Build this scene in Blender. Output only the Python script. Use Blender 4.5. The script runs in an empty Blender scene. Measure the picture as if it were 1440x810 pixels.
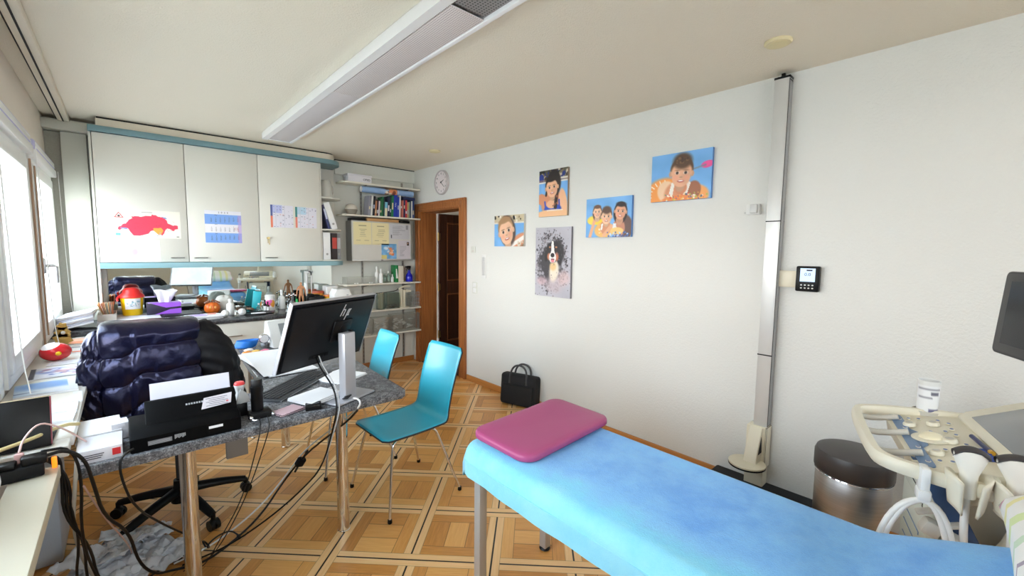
import bpy, bmesh, math, random
import numpy as np
from mathutils import Vector, Matrix, Euler
SC = bpy.context.scene
COL = SC.collection
R = math.radians
PI = math.pi
rnd = random.Random(7)

def lin(c):
    c = c / 255.0
    return c / 12.92 if c <= 0.04045 else ((c + 0.055) / 1.055) ** 2.4
def rgb(*c):
    if len(c) == 1: c = c[0]
    return (lin(c[0]), lin(c[1]), lin(c[2]), 1.0)

# ---------------------------------------------------------------- materials
class NT:
    def __init__(s, name):
        s.m = bpy.data.materials.new(name); s.m.use_nodes = True
        s.t = s.m.node_tree; s.t.nodes.clear()
        s.out = s.t.nodes.new('ShaderNodeOutputMaterial')
        s.b = s.t.nodes.new('ShaderNodeBsdfPrincipled')
        s.t.links.new(s.b.outputs[0], s.out.inputs[0])
    def n(s, k, **kw):
        x = s.t.nodes.new(k)
        for a, b in kw.items(): setattr(x, a, b)
        return x
    def l(s, a, b): s.t.links.new(a, b)
    def val(s, inp, v):
        if hasattr(v, 'is_linked'): s.l(v, inp)
        else: inp.default_value = v
    def M(s, op, a, b=None, c=None):
        x = s.n('ShaderNodeMath', operation=op)
        for i, v in enumerate((a, b, c)):
            if v is not None: s.val(x.inputs[i], v)
        return x.outputs[0]
    def mix(s, f, a, b):
        x = s.n('ShaderNodeMix', data_type='RGBA')
        s.val(x.inputs[0], f); s.val(x.inputs[6], a); s.val(x.inputs[7], b)
        return x.outputs[2]
    def coord(s, which='Object'):
        return s.n('ShaderNodeTexCoord').outputs[which]
    def noise(s, vec, scale, detail=3.0, rough=0.5):
        x = s.n('ShaderNodeTexNoise'); s.l(vec, x.inputs['Vector'])
        x.inputs['Scale'].default_value = scale; x.inputs['Detail'].default_value = detail
        x.inputs['Roughness'].default_value = rough
        return x.outputs[0]
    def ramp(s, f, stops):
        x = s.n('ShaderNodeValToRGB'); s.l(f, x.inputs[0])
        e = x.color_ramp.elements
        while len(e) < len(stops): e.new(0.5)
        for i, (p, c) in enumerate(stops): e[i].position = p; e[i].color = c
        return x.outputs[0]
    def bump(s, h, strength=0.2, dist=0.01):
        x = s.n('ShaderNodeBump'); s.l(h, x.inputs['Height'])
        x.inputs['Strength'].default_value = strength; x.inputs['Distance'].default_value = dist
        s.l(x.outputs[0], s.b.inputs['Normal'])

MC = {}
def mat(name, c=(200, 200, 200), rough=0.5, metal=0.0, var=0.06, scale=6.0, bump=0.0, bscale=60.0, spec=None, coat=0.0, emit=0.0, sheen=0.0):
    if name in MC: return MC[name]
    k = NT(name); b = k.b
    co = k.coord()
    nz = k.noise(co, scale, 4.0)
    base = rgb(c)
    lo = tuple(x * (1 - var) for x in base[:3]) + (1,); hi = tuple(min(1, x * (1 + var)) for x in base[:3]) + (1,)
    k.l(k.mix(nz, lo, hi), b.inputs['Base Color'])
    b.inputs['Roughness'].default_value = rough; b.inputs['Metallic'].default_value = metal
    if spec is not None: b.inputs['Specular IOR Level'].default_value = spec
    if coat: b.inputs['Coat Weight'].default_value = coat; b.inputs['Coat Roughness'].default_value = 0.12
    if sheen: b.inputs['Sheen Weight'].default_value = sheen
    if emit:
        b.inputs['Emission Color'].default_value = base; b.inputs['Emission Strength'].default_value = emit
    if bump: k.bump(k.noise(co, bscale, 3.0), bump)
    MC[name] = k.m
    return k.m
def paint_mat(name='printed surface', rough=0.45, emit=0.0):
    if name in MC: return MC[name]
    k = NT(name)
    a = k.n('ShaderNodeVertexColor'); a.layer_name = 'Col'
    k.l(a.outputs[0], k.b.inputs['Base Color'])
    k.b.inputs['Roughness'].default_value = rough
    if emit:
        k.l(a.outputs[0], k.b.inputs['Emission Color']); k.b.inputs['Emission Strength'].default_value = emit
    MC[name] = k.m
    return k.m
def glass_mat(name, tint=(255, 255, 255), gloss=0.08, body=0.0, rough=0.02):
    """thin see-through sheet: mostly transparent, a little mirror gloss, optional milky body"""
    if name in MC: return MC[name]
    k = NT(name)
    tr = k.n('ShaderNodeBsdfTransparent'); tr.inputs[0].default_value = rgb(tint)
    gl = k.n('ShaderNodeBsdfGlossy'); gl.inputs['Roughness'].default_value = rough
    mx = k.n('ShaderNodeMixShader')
    fr = k.n('ShaderNodeLayerWeight'); fr.inputs[0].default_value = 0.3
    k.l(k.M('MULTIPLY_ADD', fr.outputs[1], 0.5, gloss), mx.inputs[0])
    k.l(tr.outputs[0], mx.inputs[1]); k.l(gl.outputs[0], mx.inputs[2])
    o = mx.outputs[0]
    if body:
        df = k.n('ShaderNodeBsdfTranslucent'); df.inputs[0].default_value = rgb(tint)
        d2 = k.n('ShaderNodeBsdfDiffuse'); d2.inputs[0].default_value = rgb(tint)
        m3 = k.n('ShaderNodeMixShader'); m3.inputs[0].default_value = 0.5
        k.l(df.outputs[0], m3.inputs[1]); k.l(d2.outputs[0], m3.inputs[2])
        m2 = k.n('ShaderNodeMixShader'); m2.inputs[0].default_value = body
        k.l(o, m2.inputs[1]); k.l(m3.outputs[0], m2.inputs[2]); o = m2.outputs[0]
    k.l(o, k.out.inputs[0]); k.t.nodes.remove(k.b)
    MC[name] = k.m
    return k.m

# ---------------------------------------------------------------- mesh building
def smoothstep(a, b, x):
    t = np.clip((x - a) / (b - a), 0, 1); return t * t * (3 - 2 * t)
class B:
    """collects shapes into one mesh; mi = index of the material for faces added next"""
    def __init__(s): s.bm = bmesh.new(); s.mi = 0
    def _tag(s, faces):
        for f in faces: f.material_index = s.mi
    def box(s, x0, x1, y0, y1, z0, z1, bev=0.0, M=None, seg=2):
        return s.cbox(((x0 + x1) / 2, (y0 + y1) / 2, (z0 + z1) / 2), (abs(x1 - x0), abs(y1 - y0), abs(z1 - z0)), bev, M, seg)
    def cbox(s, c, d, bev=0.0, M=None, seg=2, rot=None):
        mt = Matrix.Translation(c)
        if rot: mt = mt @ Euler(rot).to_matrix().to_4x4()
        mt = mt @ Matrix.Diagonal((d[0], d[1], d[2], 1))
        r = bmesh.ops.create_cube(s.bm, size=1, matrix=mt)
        vs = r['verts']; fs = {f for v in vs for f in v.link_faces}
        if bev:
            es = list({e for v in vs for e in v.link_edges})
            q = bmesh.ops.bevel(s.bm, geom=es, offset=bev, segments=seg, profile=0.5, affect='EDGES')
            fs = set(q['faces']) | {f for f in fs if f.is_valid}
            vs = list({v for f in fs for v in f.verts})
        s._tag(fs)
        if M is not None: bmesh.ops.transform(s.bm, matrix=M, verts=vs)
        return s
    def ring(s, c, r, u, v, n):
        return [s.bm.verts.new(Vector(c) + u * (r * math.cos(2 * PI * i / n)) + v * (r * math.sin(2 * PI * i / n))) for i in range(n)]
    def bridge(s, a, b):
        n = len(a); f = []
        for i in range(n):
            f.append(s.bm.faces.new((a[i], a[(i + 1) % n], b[(i + 1) % n], b[i])))
        s._tag(f)
    def cap(s, r, flip=False):
        try: f = s.bm.faces.new(list(reversed(r)) if flip else r); s._tag([f])
        except ValueError: pass
    def cyl(s, p0, p1, r0, r1=None, n=20, caps=True):
        r1 = r0 if r1 is None else r1
        p0, p1 = Vector(p0), Vector(p1); d = (p1 - p0).normalized()
        u = d.orthogonal().normalized(); v = d.cross(u)
        a, b = s.ring(p0, r0, u, v, n), s.ring(p1, r1, u, v, n)
        s.bridge(a, b)
        if caps: s.cap(a, True); s.cap(b)
        return s
    def tube(s, pts, r, n=8, smooth=0, flat=1.0):
        P = [Vector(p) for p in pts]
        for _ in range(smooth):
            Q = [P[0]]
            for i in range(len(P) - 1):
                Q += [P[i] * .75 + P[i + 1] * .25, P[i] * .25 + P[i + 1] * .75]
            P = Q + [P[-1]]
        rr = r if callable(r) else (lambda t: r)
        prev = None; u = None
        L = len(P)
        for i, p in enumerate(P):
            t = (P[min(i + 1, L - 1)] - P[max(i - 1, 0)])
            if t.length < 1e-9: continue
            t.normalize()
            if u is None: u = t.orthogonal().normalized()
            else:
                u = u - t * u.dot(t)
                u = u.normalized() if u.length > 1e-6 else t.orthogonal().normalized()
            v = t.cross(u)
            k = s.ring(p, rr(i / (L - 1)), u, v * flat, n)
            if prev: s.bridge(prev, k)
            else: s.cap(k, True)
            prev = k
        s.cap(prev)
        return s
    def lathe(s, prof, c=(0, 0, 0), n=28, M=None):
        """prof: [(r,z)...] from bottom to top"""
        c = Vector(c); prev = None; vs = []
        for r, z in prof:
            if r < 1e-5: k = [s.bm.verts.new(c + Vector((0, 0, z)))]
            else: k = s.ring(c + Vector((0, 0, z)), r, Vector((1, 0, 0)), Vector((0, 1, 0)), n)
            vs += k
            if prev:
                if len(prev) == 1 and len(k) > 1:
                    s._tag([s.bm.faces.new((prev[0], k[(i + 1) % n], k[i])) for i in range(n)])
                elif len(k) == 1 and len(prev) > 1:
                    s._tag([s.bm.faces.new((prev[i], prev[(i + 1) % n], k[0])) for i in range(n)])
                elif len(k) > 1: s.bridge(prev, k)
            else:
                if len(k) > 1: s.cap(k, True)
            prev = k
        if len(prev) > 1: s.cap(prev)
        if M is not None: bmesh.ops.transform(s.bm, matrix=M, verts=vs)
        return s
    def ball(s, c, r, n=20, m=12, M=None):
        rx, ry, rz = (r, r, r) if not hasattr(r, '__len__') else r
        mt = Matrix.Translation(c)
        if M is not None: mt = mt @ M
        q = bmesh.ops.create_uvsphere(s.bm, u_segments=n, v_segments=m, radius=1, matrix=mt @ Matrix.Diagonal((rx, ry, rz, 1)))
        s._tag({f for v in q['verts'] for f in v.link_faces})
        return s
    def prism(s, poly, h, M=None, bev=0.0):
        """poly in xy extruded 0..h in z then moved by M"""
        a = [s.bm.verts.new((x, y, 0)) for x, y in poly]; b = [s.bm.verts.new((x, y, h)) for x, y in poly]
        s.bridge(a, b); s.cap(a, True); s.cap(b)
        vs = a + b
        if bev:
            es = [e for e in {e for v in vs for e in v.link_edges} if (e.verts[0] in a) == (e.verts[1] in a)]
            q = bmesh.ops.bevel(s.bm, geom=es, offset=bev, segments=2, profile=0.5, affect='EDGES')
            fs = {f for v in vs if v.is_valid for f in v.link_faces} | set(q['faces'])
            s._tag(fs); vs = list({v for f in fs for v in f.verts})
        if M is not None: bmesh.ops.transform(s.bm, matrix=M, verts=vs)
        return s
    def grid(s, fn, nu, nv, closeu=False):
        rows = [[s.bm.verts.new(fn(i / (nu if closeu else nu - 1), j / (nv - 1))) for i in range(nu)] for j in range(nv)]
        f = []
        for j in range(nv - 1):
            for i in range(nu if closeu else nu - 1):
                i2 = (i + 1) % nu
                f.append(s.bm.faces.new((rows[j][i], rows[j][i2], rows[j + 1][i2], rows[j + 1][i])))
        s._tag(f)
        return rows
    def quad(s, *p):
        f = s.bm.faces.new([s.bm.verts.new(x) for x in p]); s._tag([f]); return s
    def text(s, body, size, M, ext=0.0006, align='CENTER', space=1.0, line=1.0):
        cu = bpy.data.curves.new('lettering', 'FONT'); cu.body = body; cu.size = size; cu.extrude = ext
        cu.align_x = align; cu.align_y = 'CENTER'; cu.resolution_u = 2; cu.space_character = space; cu.space_line = line
        o = bpy.data.objects.new('lettering', cu)
        me = bpy.data.meshes.new_from_object(o)
        n0 = len(s.bm.verts); f0 = len(s.bm.faces)
        s.bm.from_mesh(me); s.bm.verts.ensure_lookup_table(); s.bm.faces.ensure_lookup_table()
        bmesh.ops.transform(s.bm, matrix=M, verts=s.bm.verts[n0:])
        s._tag(s.bm.faces[f0:])
        bpy.data.objects.remove(o); bpy.data.curves.remove(cu); bpy.data.meshes.remove(me)
        return s

def clean(name): return name
def root_matrix(p):
    while p.parent is not None: p = p.parent
    return Matrix.Translation(p.location) @ p.rotation_euler.to_matrix().to_4x4()
def obj(name, b, m, parent=None, smooth=40, local=False, solid=0.0, sub=0):
    """links the collected shapes as ONE mesh object (a part when parent is given)"""
    me = bpy.data.meshes.new(name)
    bmesh.ops.recalc_face_normals(b.bm, faces=b.bm.faces[:]) if not getattr(b, 'keep', False) else None
    if parent is not None and not local:
        bmesh.ops.transform(b.bm, matrix=root_matrix(parent).inverted(), verts=b.bm.verts[:])
    b.bm.to_mesh(me); b.bm.free()
    for x in (m if isinstance(m, (list, tuple)) else [m]): me.materials.append(x)
    if smooth:
        me.polygons.foreach_set('use_smooth', [True] * len(me.polygons))
        if smooth < 180: me.set_sharp_from_angle(angle=R(smooth))
    o = bpy.data.objects.new(name, me); COL.objects.link(o)
    if parent is not None: o.parent = parent
    if solid:
        q = o.modifiers.new('Solidify', 'SOLIDIFY'); q.thickness = solid; q.offset = 0
    if sub:
        q = o.modifiers.new('Subdivision', 'SUBSURF'); q.levels = sub; q.render_levels = sub
    return o
def tag(o, label, cat, group=None, kind=None):
    o['label'] = label; o['category'] = cat
    if group: o['group'] = group
    if kind: o['kind'] = kind
    return o
def thing(name, label, cat, loc=(0, 0, 0), rot=(0, 0, 0), group=None):
    o = bpy.data.objects.new(name, None); COL.objects.link(o)
    o.location = loc; o.rotation_euler = rot; o.empty_display_size = 0.05
    return tag(o, label, cat, group)
def single(name, b, m, label, cat, loc=None, group=None, smooth=40, solid=0.0, sub=0):
    """a thing that is one mesh; shapes given in world space, origin moved to loc"""
    if loc is not None: bmesh.ops.translate(b.bm, vec=-Vector(loc), verts=b.bm.verts[:])
    o = obj(name, b, m, None, smooth, solid=solid, sub=sub)
    if loc is not None: o.location = loc
    return tag(o, label, cat, group)
def struct(name, b, m, parent=None, smooth=30):
    o = obj(name, b, m, parent, smooth)
    if parent is None: o['kind'] = 'structure'
    return o
def dup(root, loc, rotz=None, label=None, group=None):
    r = root.copy(); COL.objects.link(r); r.location = loc
    if rotz is not None: r.rotation_euler = (0, 0, rotz)
    if label: r['label'] = label
    if group: r['group'] = group
    for ch in list(root.children):
        c = ch.copy(); COL.objects.link(c); c.parent = r
        for g in list(ch.children):
            d = g.copy(); COL.objects.link(d); d.parent = c
    return r
def T(x, y, z): return Matrix.Translation((x, y, z))
def RZ(a): return Matrix.Rotation(a, 4, 'Z')
def RX(a): return Matrix.Rotation(a, 4, 'X')
def RY(a): return Matrix.Rotation(a, 4, 'Y')
# frames for lettering: text lies in its xy plane; these stand it upright
FRONT_Y = RX(PI / 2)                      # faces -y, reads along +x
FRONT_X = Matrix(((0, 0, -1, 0), (-1, 0, 0, 0), (0, 1, 0, 0), (0, 0, 0, 1)))   # faces -x, reads along -y

# ---------------------------------------------------------------- printed artwork as vertex colours on a fine grid
class Art:
    def __init__(s, w, h, n, bg=(255, 255, 255)):
        s.w, s.h = w, h; s.nx = n; s.ny = max(4, int(n * h / w))
        s.U, s.V = np.meshgrid(np.linspace(0, 1, s.nx), np.linspace(0, 1, s.ny))   # V down
        s.a = w / h
        s.c = np.zeros((s.ny, s.nx, 3)); s.c[:] = bg
        s.rs = np.random.RandomState(3)
    def put(s, m, col):
        s.c = s.c * (1 - m[..., None]) + np.array(col, float) * m[..., None]
    def ell(s, x, y, rx, ry, col, rot=0, soft=.12, amt=1.0):
        dx, dy = (s.U - x) * s.a, (s.V - y); c, q = math.cos(R(rot)), math.sin(R(rot))
        e = np.sqrt(((dx * c + dy * q) / (rx * s.a)) ** 2 + ((-dx * q + dy * c) / ry) ** 2)
        s.put((1 - smoothstep(1 - soft, 1 + soft, e)) * amt, col); return s
    def rect(s, x0, y0, x1, y1, col, amt=1.0):
        s.put(((s.U >= x0) & (s.U <= x1) & (s.V >= y0) & (s.V <= y1)) * amt, col); return s
    def poly(s, pts, col, amt=1.0):
        ins = np.zeros_like(s.U, bool); n = len(pts)
        for i in range(n):
            (x1, y1), (x2, y2) = pts[i], pts[(i + 1) % n]
            if y1 == y2: continue
            k = ((s.V < y1) != (s.V < y2)) & (s.U < (x2 - x1) * (s.V - y1) / (y2 - y1) + x1)
            ins ^= k
        s.put(ins * amt, col); return s
    def line(s, x0, y0, x1, y1, w, col, amt=1.0):
        ax, ay = (s.U - x0) * s.a, s.V - y0; bx, by = (x1 - x0) * s.a, y1 - y0
        t = np.clip((ax * bx + ay * by) / (bx * bx + by * by + 1e-9), 0, 1)
        d = np.hypot(ax - t * bx, ay - t * by); s.put((1 - smoothstep(w * .7, w * 1.2, d)) * amt, col); return s
    def specks(s, n, reg, cols, r=(.004, .012)):
        for _ in range(n):
            x = s.rs.uniform(reg[0], reg[2]); y = s.rs.uniform(reg[1], reg[3]); q = s.rs.uniform(*r)
            s.ell(x, y, q / s.a * s.rs.uniform(.7, 1.5), q, cols[s.rs.randint(len(cols))], s.rs.uniform(0, 180), .3)
        return s
    def noise(s, amp, k=12):
        g = s.rs.uniform(-1, 1, (k + 1, k + 1)); fy, fx = s.V * (k - 1e-6), s.U * (k - 1e-6)
        iy, ix = fy.astype(int), fx.astype(int); ty, tx = fy - iy, fx - ix
        n = (g[iy, ix] * (1 - tx) + g[iy, ix + 1] * tx) * (1 - ty) + (g[iy + 1, ix] * (1 - tx) + g[iy + 1, ix + 1] * tx) * ty
        s.c = np.clip(s.c + amp * n[..., None], 0, 255); return s
    def face(s, x, y, r, skin, hair, rot=0, hairtop=.5, long=False):
        """head about r tall (half height), turned by rot degrees"""
        c, q = math.cos(R(rot)), math.sin(R(rot))
        def P(a, b): return x + (a * c - b * q) * r / s.a, y + (a * q + b * c) * r
        if long: hx, hy = P(0, .25); s.ell(hx, hy, .95 * r / s.a, 1.25 * r, hair, rot, .1); nx, ny = P(0, 1.1); s.ell(nx, ny, .5 * r / s.a, .55 * r, tuple(v * .9 for v in skin), rot, .1)
        nx, ny = P(0, .95); s.ell(nx, ny, .34 * r / s.a, .4 * r, tuple(v * .86 for v in skin), rot, .2)
        hx, hy = P(0, -.22); s.ell(hx, hy, .84 * r / s.a, .86 * r, hair, rot, .08)
        for e in (-.8, .8):
            ex, ey = P(e, .1); s.ell(ex, ey, .12 * r / s.a, .2 * r, tuple(v * .88 for v in skin), rot)
        fx, fy = P(0, .0); s.ell(fx, fy, .76 * r / s.a, .72 * r, skin, rot)
        fx, fy = P(0, .35); s.ell(fx, fy, .66 * r / s.a, .66 * r, skin, rot, .06)
        fx, fy = P(.38, .25); s.ell(fx, fy, .3 * r / s.a, .55 * r, tuple(v * .86 for v in skin), rot, .6, .55)
        for e in (-.4, .4):
            fx, fy = P(e, .36); s.ell(fx, fy, .2 * r / s.a, .16 * r, (244, 160, 136), rot, .9, .5)
        hx, hy = P(0, -.78); s.ell(hx, hy, .68 * r / s.a, hairtop * r, hair, rot, .3)
        for e in (-.31, .31):
            ex, ey = P(e, .03); s.ell(ex, ey, .17 * r / s.a, .10 * r, (246, 236, 230), rot, .4, .7); s.ell(ex, ey, .10 * r / s.a, .10 * r, (50, 34, 30), rot, .4)
            ex, ey = P(e, -.15); s.ell(ex, ey, .19 * r / s.a, .035 * r, (130, 92, 70), rot, .7, .7)
        nx, ny = P(0, .33); s.ell(nx, ny, .11 * r / s.a, .07 * r, tuple(v * .8 for v in skin), rot, .8, .8)
        mx, my = P(0, .60); s.ell(mx, my, .25 * r / s.a, .095 * r, (186, 82, 78), rot, .3)
        mx, my = P(0, .575); s.ell(mx, my, .19 * r / s.a, .045 * r, (252, 244, 240), rot, .4)
        return s
    def mesh_into(s, b, fn):
        """adds the art as a grid to B b; fn(u,v)->world, v up in 0..1"""
        lay = b.bm.verts.layers.float_color.get('Col') or b.bm.verts.layers.float_color.new('Col')
        rows = b.grid(lambda u, v: fn(u, 1 - v), s.nx, s.ny)
        cols = s.c
        L = np.vectorize(lin)(np.clip(cols, 0, 255))
        for j, row in enumerate(rows):
            for i, v in enumerate(row):
                v[lay] = (*L[j, i], 1.0)
        return b
# ================================================================ setting
W, BACK, REAR, LEFT, CEIL = 2.89, 5.15, -2.3, -0.43, 2.535

def plaster(name, c, bump, scale):
    k = NT(name); co = k.coord()
    n1 = k.noise(co, 1.3, 3.0); n2 = k.noise(co, scale, 4.0, .6)
    a = rgb(c); lo = tuple(x * .965 for x in a[:3]) + (1,)
    k.l(k.mix(n1, lo, a), k.b.inputs['Base Color'])
    k.b.inputs['Roughness'].default_value = .85; k.b.inputs['Specular IOR Level'].default_value = .2
    k.bump(n2, bump, .006)
    return k.m
M_WALL = plaster('rough white plaster', (231, 231, 227), .55, 85)
M_WALLB = plaster('smooth grey-white plaster', (220, 221, 214), .15, 40)
M_CEIL = plaster('stippled cream ceiling', (238, 230, 214), .7, 130)
M_TRIMC = mat('cream painted board', (226, 216, 198), .5)
M_WHITE = mat('white laminate', (232, 230, 224), .38, var=.02)
M_WPAINT = mat('white gloss paint', (238, 238, 236), .3, var=.02)
M_DARK = mat('dark shadow gap', (30, 30, 32), .8)

def parquet():
    k = NT('panelled parquet with inlaid bands'); co = k.coord()
    sx = k.n('ShaderNodeSeparateXYZ'); k.l(co, sx.inputs[0]); x, y = sx.outputs[0], sx.outputs[1]
    P = 0.4; r2 = 2 ** -.5
    s = k.M('MULTIPLY', k.M('SUBTRACT', x, y), r2); t = k.M('MULTIPLY', k.M('ADD', x, y), r2)
    su = k.M('DIVIDE', k.M('SUBTRACT', s, .224), P); tv = k.M('DIVIDE', k.M('SUBTRACT', t, .32), P)
    iu, iv = k.M('FLOOR', su), k.M('FLOOR', tv)
    fu, fv = k.M('FRACT', su), k.M('FRACT', tv)
    du = k.M('MULTIPLY', k.M('MINIMUM', fu, k.M('SUBTRACT', 1, fu)), P)
    dv = k.M('MULTIPLY', k.M('MINIMUM', fv, k.M('SUBTRACT', 1, fv)), P)
    hw = .041
    bu, bv = k.M('LESS_THAN', du, hw), k.M('LESS_THAN', dv, hw)
    par = k.M('MODULO', k.M('ABSOLUTE', k.M('ADD', k.M('ROUND', su), k.M('ROUND', tv))), 2)   # which band runs over at a crossing
    both = k.M('MULTIPLY', bu, bv)
    useu = k.M('MAXIMUM', k.M('MULTIPLY', bu, k.M('SUBTRACT', 1, bv)), k.M('MULTIPLY', both, par))
    band = k.M('MAXIMUM', bu, bv)
    dd = k.M('ADD', k.M('MULTIPLY', du, useu), k.M('MULTIPLY', dv, k.M('SUBTRACT', 1, useu)))
    dark = k.M('MULTIPLY', band, k.M('LESS_THAN', dd, .0042))
    edge = k.M('MULTIPLY', band, k.M('GREATER_THAN', dd, hw - .0022))
    # panel boards: orientation alternates from panel to panel
    cp = k.M('MODULO', k.M('ABSOLUTE', k.M('ADD', iu, iv)), 2)
    pu = k.M('MULTIPLY', k.M('SUBTRACT', fu, .5), P); pv = k.M('MULTIPLY', k.M('SUBTRACT', fv, .5), P)
    icp = k.M('SUBTRACT', 1, cp)
    a = k.M('ADD', k.M('MULTIPLY', pu, cp), k.M('MULTIPLY', pv, icp)); b = k.M('ADD', k.M('MULTIPLY', pv, cp), k.M('MULTIPLY', pu, icp))
    end = k.M('GREATER_THAN', k.M('ABSOLUTE', a), .098)
    bi = k.M('FLOOR', k.M('DIVIDE', k.M('ADD', b, .16), .107)); bf = k.M('FRACT', k.M('DIVIDE', k.M('ADD', b, .16), .107))
    bl = k.M('LESS_THAN', k.M('MINIMUM', bf, k.M('SUBTRACT', 1, bf)), .02)
    seam1 = k.M('MULTIPLY', k.M('SUBTRACT', 1, end), bl)
    seam2 = k.M('LESS_THAN', k.M('ABSOLUTE', k.M('SUBTRACT', k.M('ABSOLUTE', a), .098)), .0016)
    seam = k.M('MULTIPLY', k.M('SUBTRACT', 1, band), k.M('MAXIMUM', seam1, seam2))
    # grain running along each board
    al = k.M('ADD', k.M('MULTIPLY', b, end), k.M('MULTIPLY', a, k.M('SUBTRACT', 1, end)))
    ac = k.M('ADD', k.M('MULTIPLY', a, end), k.M('MULTIPLY', b, k.M('SUBTRACT', 1, end)))
    cb = k.n('ShaderNodeCombineXYZ'); k.l(k.M('MULTIPLY', al, 9), cb.inputs[0]); k.l(k.M('MULTIPLY', ac, 120), cb.inputs[1])
    k.l(k.M('ADD', k.M('MULTIPLY', iu, 3.7), k.M('MULTIPLY', iv, 9.1)), cb.inputs[2])
    grain = k.noise(cb.outputs[0], 1.0, 3.0, .6)
    wn = k.n('ShaderNodeTexWhiteNoise', noise_dimensions='3D'); c2 = k.n('ShaderNodeCombineXYZ')
    k.l(iu, c2.inputs[0]); k.l(iv, c2.inputs[1])
    k.l(k.M('ADD', k.M('MULTIPLY', k.M('SUBTRACT', 1, end), bi), k.M('MULTIPLY', end, k.M('ADD', 5, k.M('SIGN', a)))), c2.inputs[2])
    k.l(c2.outputs[0], wn.inputs[0])
    tone = k.M('ADD', k.M('MULTIPLY', grain, .55), k.M('MULTIPLY', wn.outputs[0], .5))
    board = k.ramp(tone, [(.12, rgb(178, 116, 54)), (.5, rgb(220, 154, 80)), (.9, rgb(240, 184, 110))])
    cb3 = k.n('ShaderNodeCombineXYZ'); k.l(k.M('MULTIPLY', s, k.M('ADD', 6, k.M('MULTIPLY', useu, 90))), cb3.inputs[0]); k.l(k.M('MULTIPLY', t, k.M('SUBTRACT', 96, k.M('MULTIPLY', useu, 90))), cb3.inputs[1])
    strip = k.mix(k.noise(cb3.outputs[0], 1.0, 2.0), rgb(234, 180, 116), rgb(252, 212, 156))
    col = k.mix(band, board, strip)
    col = k.mix(k.M('MULTIPLY', k.M('MAXIMUM', edge, seam), .6), col, rgb(84, 50, 26))
    col = k.mix(dark, col, rgb(30, 17, 11))
    k.l(col, k.b.inputs['Base Color'])
    k.l(k.M('MULTIPLY_ADD', grain, .15, .26), k.b.inputs['Roughness'])
    k.bump(k.M('SUBTRACT', k.M('MULTIPLY', grain, .3), k.M('MAXIMUM', dark, seam)), .12, .003)
    return k.m
M_FLOOR = parquet()
M_OAK = None
def wood(name, c0, c1, axis='z', rough=.4, sc=1.0):
    if name in MC: return MC[name]
    k = NT(name); co = k.coord()
    mp = k.n('ShaderNodeMapping'); k.l(co, mp.inputs[0])
    d = {'x': (2, 40, 40), 'y': (40, 2, 40), 'z': (40, 40, 2)}[axis]
    mp.inputs['Scale'].default_value = tuple(v * sc for v in d)
    n = k.noise(mp.outputs[0], 1.0, 5.0, .6)
    k.l(k.ramp(n, [(.25, rgb(c0)), (.75, rgb(c1))]), k.b.inputs['Base Color'])
    k.b.inputs['Roughness'].default_value = rough
    k.bump(n, .05, .003)
    MC[name] = k.m
    return k.m
M_DOORW = wood('reddish brown varnished wood', (140, 82, 42), (190, 122, 68), 'z', .35)
M_DOORD = wood('dark brown varnished wood', (52, 27, 17), (84, 46, 28), 'z', .4)
M_DOORH = wood('dark brown varnished wood, crosswise', (52, 27, 17), (84, 46, 28), 'x', .4)
M_SKIRT = wood('orange brown skirting wood', (178, 112, 52), (208, 142, 76), 'y', .4)
M_SKIRTX = wood('orange brown skirting wood, crosswise', (170, 106, 50), (200, 134, 72), 'x', .4)

b = B(); b.box(LEFT - .3, W + .1, REAR - .3, BACK + .2, -.12, 0); struct('floor', b, M_FLOOR)
b = B(); b.box(LEFT - .3, W + .25, REAR - .3, BACK + .2, CEIL, CEIL + .12); struct('ceiling', b, M_CEIL)
# right wall with the doorway
DY0, DY1, DZ = 4.065, 4.97, 1.995
b = B(); b.box(W, W + .2, REAR - .2, DY0, 0, CEIL); b.box(W, W + .2, DY1, BACK + .2, 0, CEIL); b.box(W, W + .2, DY0, DY1, DZ, CEIL)
struct('wall_right', b, M_WALL)
b = B(); b.box(LEFT - .25, W, BACK, BACK + .2, 0, CEIL); struct('wall_back', b, M_WALLB)
# left wall: parapet, lintel and piers round the windows
WIN = [(3.99, 5.09), (2.85, 3.90), (1.70, 2.75), (.50, 1.55)]
WZ0, WZ1 = .86, 2.19
b = B(); b.box(LEFT - .25, LEFT, REAR - .2, BACK, 0, WZ0); b.box(LEFT - .25, LEFT, REAR - .2, BACK, WZ1, CEIL)
ys = [BACK] + [v for w in WIN for v in (w[1], w[0])] + [REAR - .2]
for i in range(0, len(ys), 2):
    b.box(LEFT - .25, LEFT, ys[i + 1], ys[i], WZ0, WZ1)
struct('wall_left', b, mat('warm white paint', (226, 216, 203), .7, var=.03))
# wall behind the viewer; its high windows are added to let in fill light
FILL_WIN = [(-.2, 1.15), (1.4, 2.75)]; RZ0, RZ1 = 1.55, 2.34
b = B(); b.box(LEFT, W, REAR - .2, REAR, 0, RZ0); b.box(LEFT, W, REAR - .2, REAR, RZ1, CEIL)
for x0, x1 in ((LEFT, -.2), (1.15, 1.4), (2.75, W)): b.box(x0, x1, REAR - .2, REAR, RZ0, RZ1)
struct('wall_front', b, M_WALLB)

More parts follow.
